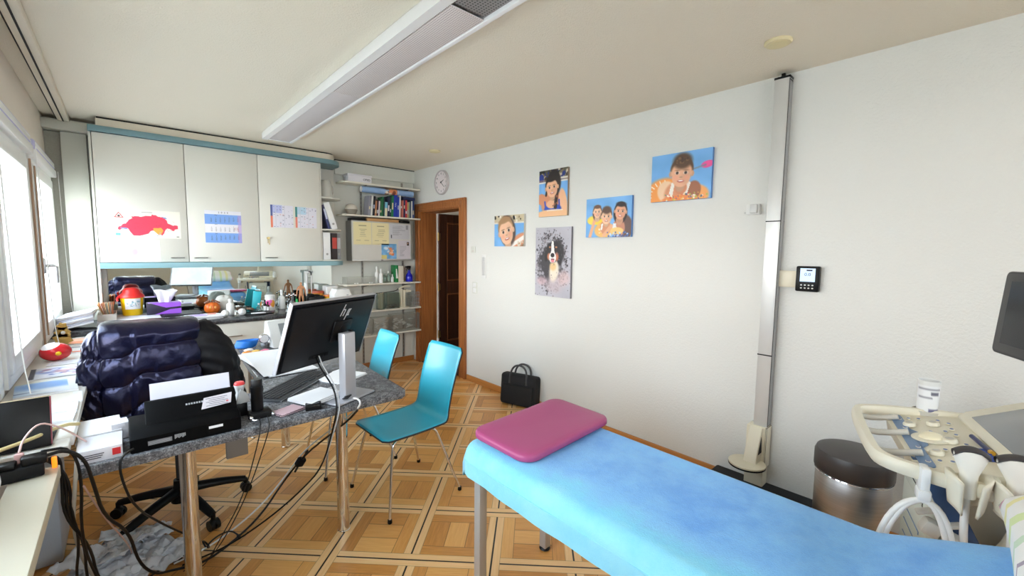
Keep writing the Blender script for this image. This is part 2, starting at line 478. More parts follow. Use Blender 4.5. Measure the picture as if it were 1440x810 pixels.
M_GLASS = glass_mat('clear window glass', (250, 253, 255), .05)
M_BLIND = mat('lavender blind fabric', (196, 196, 232), .7)
M_ALU = mat('brushed aluminium', (190, 190, 192), .35, 1.0)
def window(n, y0, y1, handle):
    e = bpy.data.objects.new('window_%d' % n, None); COL.objects.link(e); e.location = (LEFT, y0, WZ0); e['kind'] = 'structure'
    b = B(); t = .05; x0, x1 = -.60, -.405
    b.box(x0, x1, y0, y0 + t, WZ0, WZ1, .004); b.box(x0, x1, y1 - t, y1, WZ0, WZ1, .004)
    b.box(x0, x1, y0 + t, y1 - t, WZ0, WZ0 + .05, .004); b.box(x0, x1, y0 + t, y1 - t, 2.02, WZ1, .004)
    obj('frame', b, M_WPAINT, e)
    b = B(); s0, s1, x0, x1 = y0 + t + .004, y1 - t - .004, -.47, -.395; q = .062
    b.box(x0, x1, s0, s0 + q, WZ0 + .055, 2.015, .008); b.box(x0, x1, s1 - q, s1, WZ0 + .055, 2.015, .008)
    b.box(x0, x1, s0 + q, s1 - q, WZ0 + .055, WZ0 + .13, .008); b.box(x0, x1, s0 + q, s1 - q, 1.945, 2.015, .008)
    obj('sash', b, M_WPAINT, e)
    b = B(); b.box(-.438, -.432, s0 + q - .005, s1 - q + .005, WZ0 + .125, 1.95); obj('pane', b, M_GLASS, e)
    b = B(); b.box(-.425, -.372, y0 + .02, y1 - .02, 2.045, 2.10, .006); b.mi = 1; b.box(-.42, -.378, y0 + .03, y1 - .03, 2.10, 2.165, .015)
    obj('blind_cassette', b, [M_WPAINT, M_BLIND], e)
    if handle:
        b = B(); b.box(-.394, -.388, y0 + .06, y0 + .082, WZ0 + .06, 2.0); b.box(-.404, -.396, y0 - .035, y0 - .005, WZ0, 2.03); obj('weather_strip', b, mat('tan wooden rebate', (176, 142, 116), .6), e)
        hy = s0 + .03
        b = B(); b.box(-.395, -.378, hy - .014, hy + .014, 1.32, 1.42, .004); b.cyl((-.38, hy, 1.37), (-.345, hy, 1.37), .009)
        b.tube([(-.348, hy, 1.37), (-.342, hy + .05, 1.368), (-.342, hy + .12, 1.36), (-.342, hy + .125, 1.25)], .009, 8)
        obj('handle', b, M_ALU, e)
    b = B(); b.tube([(-.365, y1 - .02 + .03, 2.1), (-.36, y1 + .015, 1.6), (-.35, y1 + .01, 1.02), (-.33, y1 - .02, .86)], .0025, 6, 2)
    obj('blind_cord', b, M_WPAINT, e)
for i, (y0, y1) in enumerate(WIN): window(i + 1, y0, y1, i == 0)
for i, (x0, x1) in enumerate(FILL_WIN):
    e = bpy.data.objects.new('window_%d' % (i + 5), None); COL.objects.link(e); e.location = (x0, REAR, RZ0); e['kind'] = 'structure'  # unseen rear window, added for fill light
    b = B(); t = .06; y0, y1 = REAR - .14, REAR - .04
    b.box(x0, x0 + t, y0, y1, RZ0, RZ1, .004); b.box(x1 - t, x1, y0, y1, RZ0, RZ1, .004); b.box(x0 + t, x1 - t, y0, y1, RZ0, RZ0 + .07, .004); b.box(x0 + t, x1 - t, y0, y1, RZ1 - .07, RZ1, .004)
    b.box((x0 + x1) / 2 - .03, (x0 + x1) / 2 + .03, y0, y1, RZ0 + .07, RZ1 - .07, .004)
    obj('frame', b, M_WPAINT, e)
    b = B(); b.box(x0 + t, x1 - t, REAR - .095, REAR - .089, RZ0 + .06, RZ1 - .06); obj('pane', b, M_GLASS, e)

# skirting boards
b = B(); b.box(W - .018, W, 1.1, 3.93, 0, .066, .004); b.box(W - .018, W, REAR, .55, 0, .066, .004); struct('baseboard_right', b, M_SKIRT)
b = B(); b.box(1.86, W - .02, BACK - .018, BACK, 0, .066, .004); struct('baseboard_back', b, M_SKIRTX)

# doorway: surround, lining, open leaf, dim corridor beyond
d = bpy.data.objects.new('door_1', None); COL.objects.link(d); d.location = (W, DY0, 0); d['kind'] = 'structure'
b = B(); a0, a1 = 3.945, 5.06
def mould(y0, y1, z0, z1):
    b.box(W - .024, W, y0, y1, z0, z1, .006)
mould(a0, DY0, 0, 2.095); mould(DY1, a1, 0, 2.095); mould(DY0, DY1, DZ, 2.095)
b.box(W - .034, W - .02, a0, a0 + .03, 0, 2.095, .005); b.box(W - .034, W - .02, a1 - .03, a1, 0, 2.095, .005); b.box(W - .034, W - .02, a0 + .03, a1 - .03, 2.065, 2.095, .005)
b.box(W - .03, W - .02, DY0 - .022, DY0, 0, DZ, .004); b.box(W - .03, W - .02, DY1, DY1 + .022, 0, DZ, .004); b.box(W - .03, W - .02, DY0 - .022, DY1 + .022, DZ, DZ + .022, .004)
obj('frame', b, M_DOORW, d)
b = B(); b.box(W, W + .235, DY1 - .012, DY1 + .01, 0, DZ); b.box(W, W + .235, DY0 - .01, DY0 + .012, 0, DZ); b.box(W, W + .235, DY0, DY1, DZ - .012, DZ + .01)
obj('lining', b, M_DOORW, d)
LX0, LX1, LY0, LY1 = 3.155, 4.02, 4.935, 4.975
b = B()
for x0, x1 in ((LX0, LX0 + .125), (LX1 - .125, LX1)): b.box(x0, x1, LY0, LY1, .01, 1.985, .003)
for z0, z1 in ((.01, .24), (.9, 1.08), (1.87, 1.985)): b.box(LX0 + .125, LX1 - .125, LY0, LY1, z0, z1, .003)
lf = obj('leaf', b, M_DOORD, d)
for z0, z1 in ((.24, .9), (1.08, 1.87)):
    b = B(); b.box(LX0 + .12, LX1 - .12, LY0 + .014, LY1 - .014, z0 - .005, z1 + .005); x0, x1 = LX0 + .125, LX1 - .125
    b.mi = 1
    for q in ((x0, x0 + .016, z0, z1), (x1 - .016, x1, z0, z1), (x0 + .016, x1 - .016, z0, z0 + .016), (x0 + .016, x1 - .016, z1 - .016, z1)):
        b.box(q[0], q[1], LY0 - .004, LY0 + .016, q[2], q[3], .004)
    obj('panel', b, [M_DOORD, M_DOORW], lf)
for z in (.35, 1.0, 1.68):
    b = B(); b.cyl((3.138, LY0 - .004, z - .055), (3.138, LY0 - .004, z + .055), .011); b.box(3.138, 3.17, LY0 - .006, LY0, z - .045, z + .045); obj('hinge', b, mat('worn brass', (170, 140, 90), .35, 1.0), lf)
b = B(); b.box(W, W + .2, DY0, DY1, 0, .008); obj('threshold', b, M_DOORD, d)
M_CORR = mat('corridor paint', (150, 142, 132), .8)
b = B(); b.box(W + .2, 5.4, 3.2, 6.2, -.1, 0); struct('floor_corridor', b, M_CORR)
b = B(); b.box(W + .2, 5.4, 3.2, 6.2, 2.4, 2.5); struct('ceiling_corridor', b, M_CORR)
for q in ((5.4, 5.5, 3.2, 6.2), (W + .2, 5.4, 6.2, 6.3), (W + .2, 5.4, 3.1, 3.2)):
    b = B(); b.box(*q, -.1, 2.5); struct('wall_corridor', b, M_CORR)
b = B(); b.box(3.13, 5.0, 3.6, 4.85, 0, .008); single('corridor_runner', b, mat('blue grey carpet', (98, 104, 120), .95, var=.25, scale=60), 'blue-grey carpet runner in the corridor beyond the open door', 'carpet')

# curtain rail and cornice pieces at the window side
b = B(); b.box(-.338, -.272, REAR, 5.10, 2.492, CEIL, .004); b.mi = 1; b.box(-.352, -.338, REAR, 5.10, 2.518, CEIL); b.box(-.31, -.302, REAR, 5.1, 2.488, 2.4925)
struct('trim_1', b, [M_TRIMC, M_DARK])
M_GREYP = mat('grey-green painted panel', (196, 196, 186), .6, var=.03)
b = B(); b.box(LEFT, -.17, 5.0, BACK, 2.425, 2.50, .003); struct('trim_2', b, M_GREYP)
b = B(); b.box(-.335, -.185, 5.06, BACK, .87, 2.42, .003); struct('trim_3', b, M_GREYP)
b = B(); b.box(LEFT, -.335, 5.11, BACK, .87, 2.42, .003); struct('trim_4', b, mat('grey speckled wallpaper', (160, 158, 148), .8, var=.15, scale=90))
# shadow-gapped ceiling board above the cabinets, rounded at its right end
def rounded_end(x0, x1, y0, y1, r):
    pts = [(x0, y1), (x0, y0)]
    for i in range(9):
        a = -PI / 2 + i * PI / 2 / 8; pts.append((x1 - r + r * math.cos(a), y0 + r + r * math.sin(a)))
    return pts + [(x1, y1)]
b = B(); b.prism(rounded_end(-.118, 1.775, 4.83, BACK, .1), .062, T(0, 0, 2.459)); b.mi = 1; b.prism(rounded_end(-.112, 1.765, 4.837, BACK, .1), .0125, T(0, 0, 2.5215))
struct('trim_5', b, [M_TRIMC, M_DARK])
# boxing along the top of the shelf wall
b = B(); b.box(1.86, W, BACK - .03, BACK, 2.37, 2.525, .002); b.mi = 1; b.box(1.86, W, BACK - .034, BACK, 2.525, CEIL); struct('trim_6', b, [M_WALLB, M_DARK])
# ================================================================ cabinet wall
M_CAB = mat('cream white cabinet laminate', (226, 224, 215), .4, var=.02)
M_CABIN = mat('white cabinet interior', (224, 222, 214), .5, var=.02)
M_TEAL = mat('blue-green edge strip', (108, 142, 150), .45, var=.03)
M_TEALL = mat('pale blue edge strip', (140, 180, 190), .4, var=.03)
M_STEEL = mat('satin steel', (170, 168, 165), .3, 1.0)
M_CHROME = mat('polished chrome', (225, 225, 228), .08, 1.0, var=.01)
M_BLACK = mat('black plastic', (8, 8, 9), .4, var=.1, spec=.3)
M_BLACKM = mat('matt black plastic', (14, 14, 15), .65, var=.1, spec=.3)
M_PAPER = mat('white paper', (238, 238, 240), .8, var=.02)
M_WPL = mat('white plastic', (232, 232, 230), .35, var=.02)
M_CREAM = mat('cream plastic', (228, 220, 198), .4, var=.03)
M_PRINT = paint_mat()

XS = (-.148, .435, 1.005, 1.588)
CAB_L = ['white wall cabinet whose door carries the red map poster', 'white wall cabinet in the middle, its door carrying the blue calendar', 'white wall cabinet with a key in its door and two year planners on it']
HX = ((.31, .40), (.475, .57), (1.05, 1.15))
for i in range(3):
    x0, x1 = XS[i], XS[i + 1]
    t = thing('wall_cabinet', CAB_L[i], 'cabinet', ((x0 + x1) / 2, BACK, 1.366), group='wall cabinets over the counter')
    b = B(); b.box(x0 + .001, x1 - .001, 4.842, BACK - .002, 1.366, 2.409, .002); obj('body', b, M_CABIN, t)
    b = B(); b.box(x0 + .0025, x1 - .0025, 4.82, 4.84, 1.368, 2.407, .002); dr = obj('door', b, M_CAB, t)
    h0, h1 = HX[i]; z = 1.405
    b = B(); b.tube([(h0, 4.82, z), (h0, 4.797, z), (h1, 4.797, z), (h1, 4.82, z)], .005, 8); obj('handle', b, M_STEEL, dr)
    if i == 2:
        b = B(); b.cyl((1.075, 4.815, 1.60), (1.075, 4.82, 1.60), .012); b.box(1.072, 1.078, 4.79, 4.816, 1.592, 1.612, .001); b.lathe([(0, -.002), (.011, -.002), (.011, .002), (0, .002)], M=T(1.075, 4.788, 1.602) @ RX(PI / 2))
        b.box(1.078, 1.086, 4.797, 4.80, 1.535, 1.59, .001); b.box(1.066, 1.073, 4.794, 4.797, 1.55, 1.592, .001)
        obj('key', b, mat('brass key', (190, 170, 120), .3, 1.0), dr)
b = B(); b.prism(rounded_end(-.166, 1.835, 4.79, BACK, .16), .046, T(0, 0, 2.411), .002)
single('cabinet_cornice', b, M_TEAL, 'long blue-green strip with a rounded end running along the cabinet tops', 'cornice')
b = B(); b.prism(rounded_end(-.15, 1.852, 4.79, BACK, .16), .046, T(0, 0, 1.318), .002)
single('cabinet_pelmet', b, M_TEALL, 'pale blue strip with a rounded end along the undersides of the wall cabinets', 'pelmet')
# side cheek left of the cabinets and below them
b = B(); b.box(-.166, -.15, 4.83, BACK, .87, 2.409, .002); b.box(-.15, -.118, 5.05, BACK, .872, 1.316, .002)
struct('trim_7', b, M_CAB)
# open rounded shelf end
t = thing('open_end_shelf', 'white open shelf unit with rounded ends beside the cabinets, holding binders', 'shelf unit', (1.6, BACK, 1.366))
b = B(); b.box(1.59, 1.604, 4.83, BACK - .002, 1.366, 2.409, .001); obj('side_panel', b, M_CAB, t)
b = B(); b.box(1.604, 1.845, BACK - .016, BACK - .002, 1.366, 2.409, .001); obj('back_panel', b, M_CABIN, t)
for z in (2.045, 1.70, 1.366):
    b = B(); b.prism(rounded_end(1.604, 1.85, 4.825, BACK - .016, .15), .016, T(0, 0, z), .002); obj('shelf', b, M_CAB, t)

# mirror splashback
k = NT('mirror glass'); k.b.inputs['Base Color'].default_value = rgb(232, 240, 238); k.b.inputs['Metallic'].default_value = 1; k.b.inputs['Roughness'].default_value = .015
M_MIRROR = k.m
b = B(); b.box(-.116, 1.80, BACK - .008, BACK - .002, .873, 1.317)
single('splashback_mirror', b, M_MIRROR, 'long wall mirror between the worktop and the wall cabinets', 'mirror')
# worktop and base units
def granite(name, lo, hi, sc, rg=.22):
    k = NT(name); co = k.coord(); n = k.noise(co, sc, 8.0, .75); n2 = k.noise(co, sc * .22, 3.0, .6)
    f = k.M('ADD', k.M('MULTIPLY', n, .8), k.M('MULTIPLY', n2, .35))
    k.l(k.ramp(f, [(.38, rgb(lo)), (.56, rgb([(a + c) / 2 for a, c in zip(lo, hi)])), (.74, rgb(hi))]), k.b.inputs['Base Color'])
    k.b.inputs['Roughness'].default_value = rg
    return k.m
M_GRAN = granite('speckled grey granite', (20, 21, 24), (168, 170, 176), 150, .2)
M_GRAND = granite('black granite', (14, 14, 16), (96, 96, 100), 60)
b = B(); b.box(LEFT + .003, 1.80, 4.45, BACK - .002, .832, .87, .003)
single('counter_worktop', b, M_GRAND, 'long black granite worktop under the wall mirror', 'worktop')
BU = [(-.15, .43, 'white base unit whose drawer sits behind the jacket-covered chair'), (.432, .998, 'white base unit with a drawer handle visible beside the quilted jacket'), (1.0, 1.6, 'white base unit behind the black monitor, right of the drawer handle')]
for x0, x1, lb in BU:
    t = thing('base_cabinet', lb, 'cabinet', ((x0 + x1) / 2, BACK, 0), group='base cabinets under the worktop')
    b = B(); b.box(x0, x1, 4.492, BACK - .004, .1, .831); b.box(x0, x1, 4.54, BACK - .004, 0, .1); obj('body', b, M_CABIN, t)
    b = B(); b.box(x0 + .003, x1 - .003, 4.47, 4.49, .52, .826, .002); dr = obj('drawer', b, M_CAB, t)
    xm = (x0 + x1) / 2 - .02; b = B(); b.tube([(xm - .06, 4.47, .71), (xm - .06, 4.447, .71), (xm + .06, 4.447, .71), (xm + .06, 4.47, .71)], .005, 8); obj('handle', b, M_STEEL, dr)
    b = B(); b.box(x0 + .003, x1 - .003, 4.47, 4.49, .105, .515, .002); dr = obj('door', b, M_CAB, t)
    b = B(); b.tube([(xm - .06, 4.47, .48), (xm - .06, 4.447, .48), (xm + .06, 4.447, .48), (xm + .06, 4.47, .48)], .005, 8); obj('handle', b, M_STEEL, dr)

# ---- papers pinned to the doors
def sheet_y(art, x0, x1, z0, z1, y, name, label, cat, group=None, extra=None):
    """printed sheet lying against a surface that faces -y"""
    b = B(); art.mesh_into(b, lambda u, v: (x0 + (x1 - x0) * u, y - .0012 - .0008 * math.sin(u * 5) * (1 - v), z0 + (z1 - z0) * v))
    b.mi = 1; b.quad((x0, y - .0002, z0), (x1, y - .0002, z0), (x1, y - .0002, z1), (x0, y - .0002, z1)); b.mi = 2
    if extra: extra(b)
    o = single(name, b, [M_PRINT, M_PAPER, M_INK, M_RED], label, cat, ((x0 + x1) / 2, y, z0), group)
    return o
M_INK = mat('dark printing ink', (60, 60, 70), .7)
M_RED = mat('red printing ink', (200, 60, 70), .7)
# Swiss-shaped map in red
a = Art(.43, .21, 150, (243, 240, 228))
CH = [(.075, .70), (.085, .62), (.12, .60), (.15, .52), (.19, .50), (.24, .36), (.29, .30), (.27, .25), (.33, .23), (.42, .24), (.48, .20), (.56, .20), (.57, .15), (.63, .16), (.66, .21), (.74, .24), (.79, .33), (.80, .44), (.88, .52), (.93, .50), (.96, .53), (.955, .64), (.91, .66), (.89, .73), (.84, .66), (.79, .63), (.755, .72), (.74, .82), (.71, .90), (.66, .80), (.60, .72), (.54, .74), (.51, .84), (.44, .89), (.37, .93), (.29, .92), (.25, .80), (.22, .68), (.14, .68), (.10, .74)]
a.poly(CH, (228, 62, 92)); a.poly([(x * .5 + .33 * .5, y) for x, y in CH if x < .6], (222, 74, 112), .0)
for i in range(34):
    x = a.rs.uniform(.15, .9); y = a.rs.uniform(.25, .8)
    a.line(x, y, x + a.rs.uniform(-.06, .06), y + a.rs.uniform(-.05, .05), .004, (190, 40, 70), .5)
a.poly([(.58, .64), (.70, .62), (.73, .72), (.70, .84), (.66, .88), (.62, .80), (.58, .72)], (240, 170, 70)); a.line(.69, .78, .63, .93, .007, (110, 160, 205)); a.line(.66, .9, .7, .86, .006, (110, 160, 205))
a.poly([(.1, .66), (.15, .64), (.22, .66), (.2, .7), (.14, .69)], (120, 150, 205)); a.poly([(.70, .20), (.78, .24), (.8, .3), (.75, .27)], (120, 150, 205))
a.rect(.045, .84, .11, .93, (110, 185, 200)); a.rect(.93, .92, .97, .95, (90, 90, 90)); a.rect(.42, .06, .58, .085, (150, 140, 150), .6)
a.poly([(.03, .30), (.10, .10), (.17, .30)], (200, 60, 70)); a.poly([(.055, .275), (.10, .145), (.145, .275)], (245, 240, 235)); a.ell(.10, .235, .02, .03, (40, 30, 30))
a.rect(.505, .02, .508, .98, (225, 220, 205), .5)
sheet_y(a, -.062, .385, 1.575, 1.81, 4.82, 'wall_map', 'red map poster with a small orange area pinned to the left cabinet door', 'map')
a = Art(.33, .18, 80, (244, 243, 244)); a.ell(.42, .5, .16, .36, (236, 196, 204), 0, .3, .8); a.ell(.36, .52, .13, .3, (244, 243, 244), 0, .3); a.ell(.5, .55, .07, .14, (232, 180, 190), 20, .4, .8); a.line(.28, .12, .46, .2, .02, (214, 190, 200), .7); a.line(.3, .3, .18, .85, .01, (225, 205, 212), .7)
sheet_y(a, -.105, .235, 1.372, 1.555, 4.82, 'anatomy_drawing', 'white sheet with a faint pink curved drawing taped below the red map', 'drawing')
# three-month calendar
a = Art(.30, .30, 90, (236, 236, 246)); a.rect(0, .12, 1, .42, (128, 172, 240)); a.rect(0, .42, 1, .69, (240, 238, 246)); a.rect(0, .69, 1, 1, (128, 172, 240)); a.rect(.9, .12, 1, 1, (190, 160, 225), .6)
def cal_extra(b):
    x0, z1, w, h = .563, 1.843, .288, .298
    b.text('2  0  2  5', .022, T(x0 + w * .5, 4.8175, z1 - h * .06) @ FRONT_Y, .0002)
    for q, st in enumerate((2, 5, 0)):
        zt = z1 - h * (.155 + .285 * q); n = 1
        b.mi = 2; b.text(('May', 'June', 'July')[q], .012, T(x0 + w * .3, 4.8175, zt + .004) @ FRONT_Y, .0002)
        for rr in range(6):
            for cc in range(7):
                kx = rr * 7 + cc
                if kx < st or n > (31, 30, 31)[q]: continue
                b.mi = 3 if cc == 6 else 2
                b.text(str(n), .0115, T(x0 + w * (.17 + .122 * cc), 4.8175, zt - h * (.045 + .036 * rr)) @ FRONT_Y, .0002); n += 1
    b.mi = 3
    for q in ((.80, .525, .89, .53), (.80, .575, .89, .58), (.80, .525, .806, .58), (.884, .525, .89, .58)):
        b.box(x0 + w * q[0], x0 + w * q[2], 4.8165, 4.818, z1 - h * q[3], z1 - h * q[1])
sheet_y(a, .563, .851, 1.545, 1.843, 4.82, 'wall_calendar', 'three-month wall calendar with blue bands on the middle cabinet door', 'calendar', extra=cal_extra)
def planner(x0, x1, z0, z1, side, lab, seed):
    a = Art(x1 - x0, z1 - z0, 50, (230, 228, 240)); a.rect(0, 0, .09, .5, side[0]); a.rect(0, .5, .09, 1, side[1]); a.rect(.09, 0, .5, .35, side[2], .5)
    a.rs = np.random.RandomState(seed)
    for i in range(1, 7): a.rect(.09 + .13 * i, 0, .095 + .13 * i, 1, (205, 205, 218))
    for i in range(46): x, y = .14 + .13 * a.rs.randint(0, 7), .06 + .05 * a.rs.randint(0, 19); a.rect(x, y, x + a.rs.uniform(.02, .07), y + .018, (90, 95, 130) if a.rs.rand() < .75 else (220, 120, 110))
    sheet_y(a, x0, x1, z0, z1, 4.82, 'year_planner', lab, 'planner', 'year planners on the cabinet door')
planner(1.105, 1.315, 1.71, 1.935, ((86, 98, 160), (238, 130, 100), (150, 165, 235)), 'year planner with a purple and orange left edge, beside the shelf-side planner', 4)
planner(1.335, 1.545, 1.715, 1.93, ((60, 140, 140), (238, 140, 120), (150, 210, 235)), 'year planner with a teal left edge, closest to the open end shelf', 9)
# ---- things in the open end shelf
b = B(); b.lathe([(0, 0), (.062, 0), (.066, .01), (.062, .12), (.05, .19), (.046, .2), (.04, .2), (.04, .19), (0, .185)], (1.71, 5.0, 2.062)); b.tube([(1.76, 5.0, 2.10), (1.80, 5.0, 2.13), (1.795, 5.0, 2.2), (1.752, 5.0, 2.22)], .008, 8, 2)
single('water_jug', b, mat('pale grey ceramic', (214, 214, 208), .3), 'pale grey jug with a handle on the top of the open end shelf', 'jug', (1.71, 5.0, 2.062))
def binder(x, y, z, w, dp, h, c, lab, lean=0.0, lab_c=(240, 240, 238), hole=True, cat='binder', name='ring_binder', grp='binders in the open end shelf'):
    t = thing(name, lab, cat, (x, y, z), (0, lean, 0), grp)
    b = B(); b.cbox((0, 0, h / 2), (w, dp, h), .003); obj('cover', b, mat('binder cover %d %d %d' % c, c, .45), t, local=True)
    b = B(); b.cbox((0, -dp / 2 - .0005, h * .62), (w * .8, .0015, h * .42)); obj('spine_label', b, mat('binder label %d %d %d' % lab_c, lab_c, .7), t, local=True)
    if hole:
        b = B(); b.lathe([(.007, -.001), (.012, -.001), (.012, .001), (.007, .001)], n=18, M=T(0, -dp / 2 - .001, h * .2) @ RX(PI / 2)); b.mi = 1; b.cyl((0, -dp / 2 - .001, h * .2), (0, -dp / 2 + .002, h * .2), .0075)
        obj('finger_hole', b, [M_STEEL, M_DARK], t, local=True)
binder(1.748, 4.96, 1.718, .062, .22, .30, (240, 240, 242), 'white ring binder leaning to the left on the middle of the end shelf', -.30)
binder(1.692, 4.96, 1.717, .022, .20, .27, (70, 74, 120), 'thin dark blue folder leaning behind the white ring binder', -.24, (200, 205, 235), False)
binder(1.650, 4.95, 1.383, .075, .24, .295, (236, 236, 236), 'white ring binder with a black finger hole standing left in the lowest end shelf')
binder(1.735, 4.95, 1.383, .06, .22, .29, (44, 36, 38), 'black and red patterned folder standing between two binders in the end shelf', 0, (190, 70, 60), False)
binder(1.795, 4.98, 1.383, .045, .20, .29, (150, 152, 158), 'grey binder standing on the right of the lowest end shelf', 0, (215, 215, 220))

# ================================================================ shelf wall to the right of the cabinets
M_SHELF = mat('cream shelf board', (232, 228, 214), .45, var=.02)
SX0, SX1 = 1.87, 2.868
SH = [(2.258, 'topmost white wall shelf, with the white box on it'), (1.884, 'white wall shelf holding the row of books'), (1.068, 'white wall shelf with the blue spray bottle'), (.737, 'white wall shelf with the cream measuring stand'), (.434, 'lowest white wall shelf, with clear plastic containers')]
for i, (z, lb) in enumerate(SH):
    t = thing('wall_shelf', lb, 'shelf', ((SX0 + SX1) / 2, BACK, z), group='wall shelves between the cabinets and the door')
    b = B(); pts = [(SX0, BACK - .012), (SX0, 4.96), (SX0 + .03, 4.93), (SX1, 4.93), (SX1, BACK - .012)]; b.prism(pts, .019, T(0, 0, z), .002); obj('board', b, M_SHELF, t)
    for x in (2.17, 2.72):
        b = B(); b.prism([(0, 0), (-.17, 0), (-.17, -.008), (-.02, -.035), (0, -.05)], .012, T(x - .006, BACK - .014, z) @ Matrix(((0, 0, 1, 0), (1, 0, 0, 0), (0, 1, 0, 0), (0, 0, 0, 1)))); obj('bracket', b, mat('grey shelf metal', (150, 148, 144), .45, .6), t)
for x, lb in ((2.17, 'grey slotted shelf rail on the back wall, nearer the cabinets'), (2.72, 'grey slotted shelf rail on the back wall, nearer the door')):
    b = B(); b.box(x - .011, x + .011, BACK - .012, BACK, .07, 2.36, .001); b.mi = 1
    for q in range(44): b.box(x - .002, x + .002, BACK - .0125, BACK - .011, .1 + q * .05, .125 + q * .05)
    single('shelf_rail', b, [mat('grey shelf metal', (150, 148, 144), .45, .6), M_DARK], lb, 'rail', (x, BACK, .07), 'slotted shelf rails')
# white box with letters
t = thing('storage_box', 'long white cardboard box lettered OPED on the topmost wall shelf', 'box', (2.1, 5.02, 2.277))
b = B(); b.box(1.945, 2.225, 4.95, 5.1, 2.278, 2.36, .002); obj('carton', b, mat('white carton', (226, 224, 230), .6), t)
b = B(); b.box(1.94, 2.23, 4.945, 5.105, 2.345, 2.368, .002); obj('lid', b, mat('white carton', (226, 224, 230), .6), t)
b = B(); b.text('OPED', .034, T(2.165, 4.949, 2.312) @ FRONT_Y, .0006); obj('lettering', b, M_INK, t)
# poster tube resting on the books
b = B(); c = (2.455, 5.0, 2.2105); a = Art(.68, .23, 120, (150, 182, 226)); a.noise(10); a.rect(.5, 0, .66, 1, (232, 150, 104)); a.specks(18, (.45, 0, .6, 1), [(60, 44, 40), (245, 230, 210), (120, 60, 40)], (.05, .12)); a.rect(.68, 0, .69, 1, (180, 205, 235))
a.mesh_into(b, lambda u, v: (2.115 + .68 * u, c[1] + .036 * math.cos(v * 2 * PI), c[2] + .036 * math.sin(v * 2 * PI)))
b.mi = 1
for x in (2.115, 2.795): b.lathe([(.026, -.002), (.035, -.002), (.035, .002), (.026, .002)], n=24, M=T(x, c[1], c[2]) @ RY(PI / 2))
single('rolled_poster', b, [M_PRINT, M_PAPER], 'rolled pale blue poster lying across the tops of the shelved books', 'poster', c)
# two-tone ball-shaped humidifier
t = thing('humidifier', 'cream and grey ball-shaped humidifier at the left end of the book shelf', 'humidifier', (2.005, 5.03, 1.903))
b = B(); b.lathe([(0, 0), (.045, 0), (.05, .004), (.068, .045), (.072, .06), (0, .06)], (2.005, 5.03, 1.904)); obj('base', b, mat('warm grey plastic', (150, 142, 130), .4), t)
b = B(); b.lathe([(.073, .061), (.072, .075), (.06, .105), (.035, .122), (.01, .128), (0, .128)], (2.005, 5.03, 1.904)); obj('lid', b, mat('cream plastic shell', (222, 214, 200), .35), t)
# books: (left edge px on the photo's own row, thickness, height, lean, colours)
BK = [(2.215, .030, .235, .16, (150, 150, 162), 'grey hardback leaning at the left end of the book row'),
      (2.245, .020, .240, .16, (238, 236, 232), 'white hardback second from the left end, leaning on the row'),
      (2.270, .026, .232, .16, (26, 26, 40), 'black hardback leaning beside the white one'),
      (2.300, .020, .180, .14, (196, 132, 92), 'short tan paperback leaning near the left end'),
      (2.324, .018, .195, .13, (52, 28, 52), 'dark plum paperback between the tan and white paperbacks'),
      (2.345, .016, .180, .12, (226, 214, 222), 'short white paperback with a pink edge beside the green books'),
      (2.368, .022, .205, .10, (52, 110, 74), 'mid green paperback, left of the pale blue and cream book'),
      (2.393, .016, .235, .10, (28, 118, 72), 'thin green book left of the pale blue one'),
      (2.410, .016, .215, .09, (40, 60, 66), 'slim dark slate book touching the pale blue and cream one'),
      (2.437, .034, .175, .06, (124, 196, 226), 'short book with a pale blue and cream spine'),
      (2.472, .026, .245, .06, (32, 38, 72), 'dark navy book right of the pale blue one'),
      (2.500, .020, .250, .07, (22, 60, 52), 'very dark green tall book'),
      (2.524, .028, .262, .08, (32, 128, 84), 'tall bright green book beside the royal blue volume'),
      (2.556, .046, .270, .08, (30, 58, 176), 'thick royal blue volume with pale lettering, the tallest of the row'),
      (2.594, .024, .250, .08, (48, 78, 190), 'thinner blue book right of the thick royal blue volume'),
      (2.620, .017, .272, .10, (240, 238, 234), 'tall thin white book leaning right of the blue volumes'),
      (2.642, .018, .200, .08, (172, 96, 84), 'short brownish red paperback'),
      (2.663, .016, .215, .06, (214, 124, 110), 'salmon paperback'),
      (2.684, .022, .225, .05, (36, 46, 84), 'dark blue book left of the red one'),
      (2.710, .024, .220, .05, (210, 62, 74), 'red paperback'),
      (2.737, .018, .195, .03, (212, 168, 110), 'sand coloured paperback right of the red one'),
      (2.757, .017, .200, .02, (146, 168, 150), 'grey green paperback'),
      (2.776, .014, .225, .02, (50, 66, 100), 'slim slate blue book'),
      (2.793, .016, .215, .01, (226, 224, 216), 'slim white book near the right end'),
      (2.813, .022, .222, .0, (40, 66, 130), 'blue book with a tan head, last at the door end of the row')]
XC = 2.19; PW = None
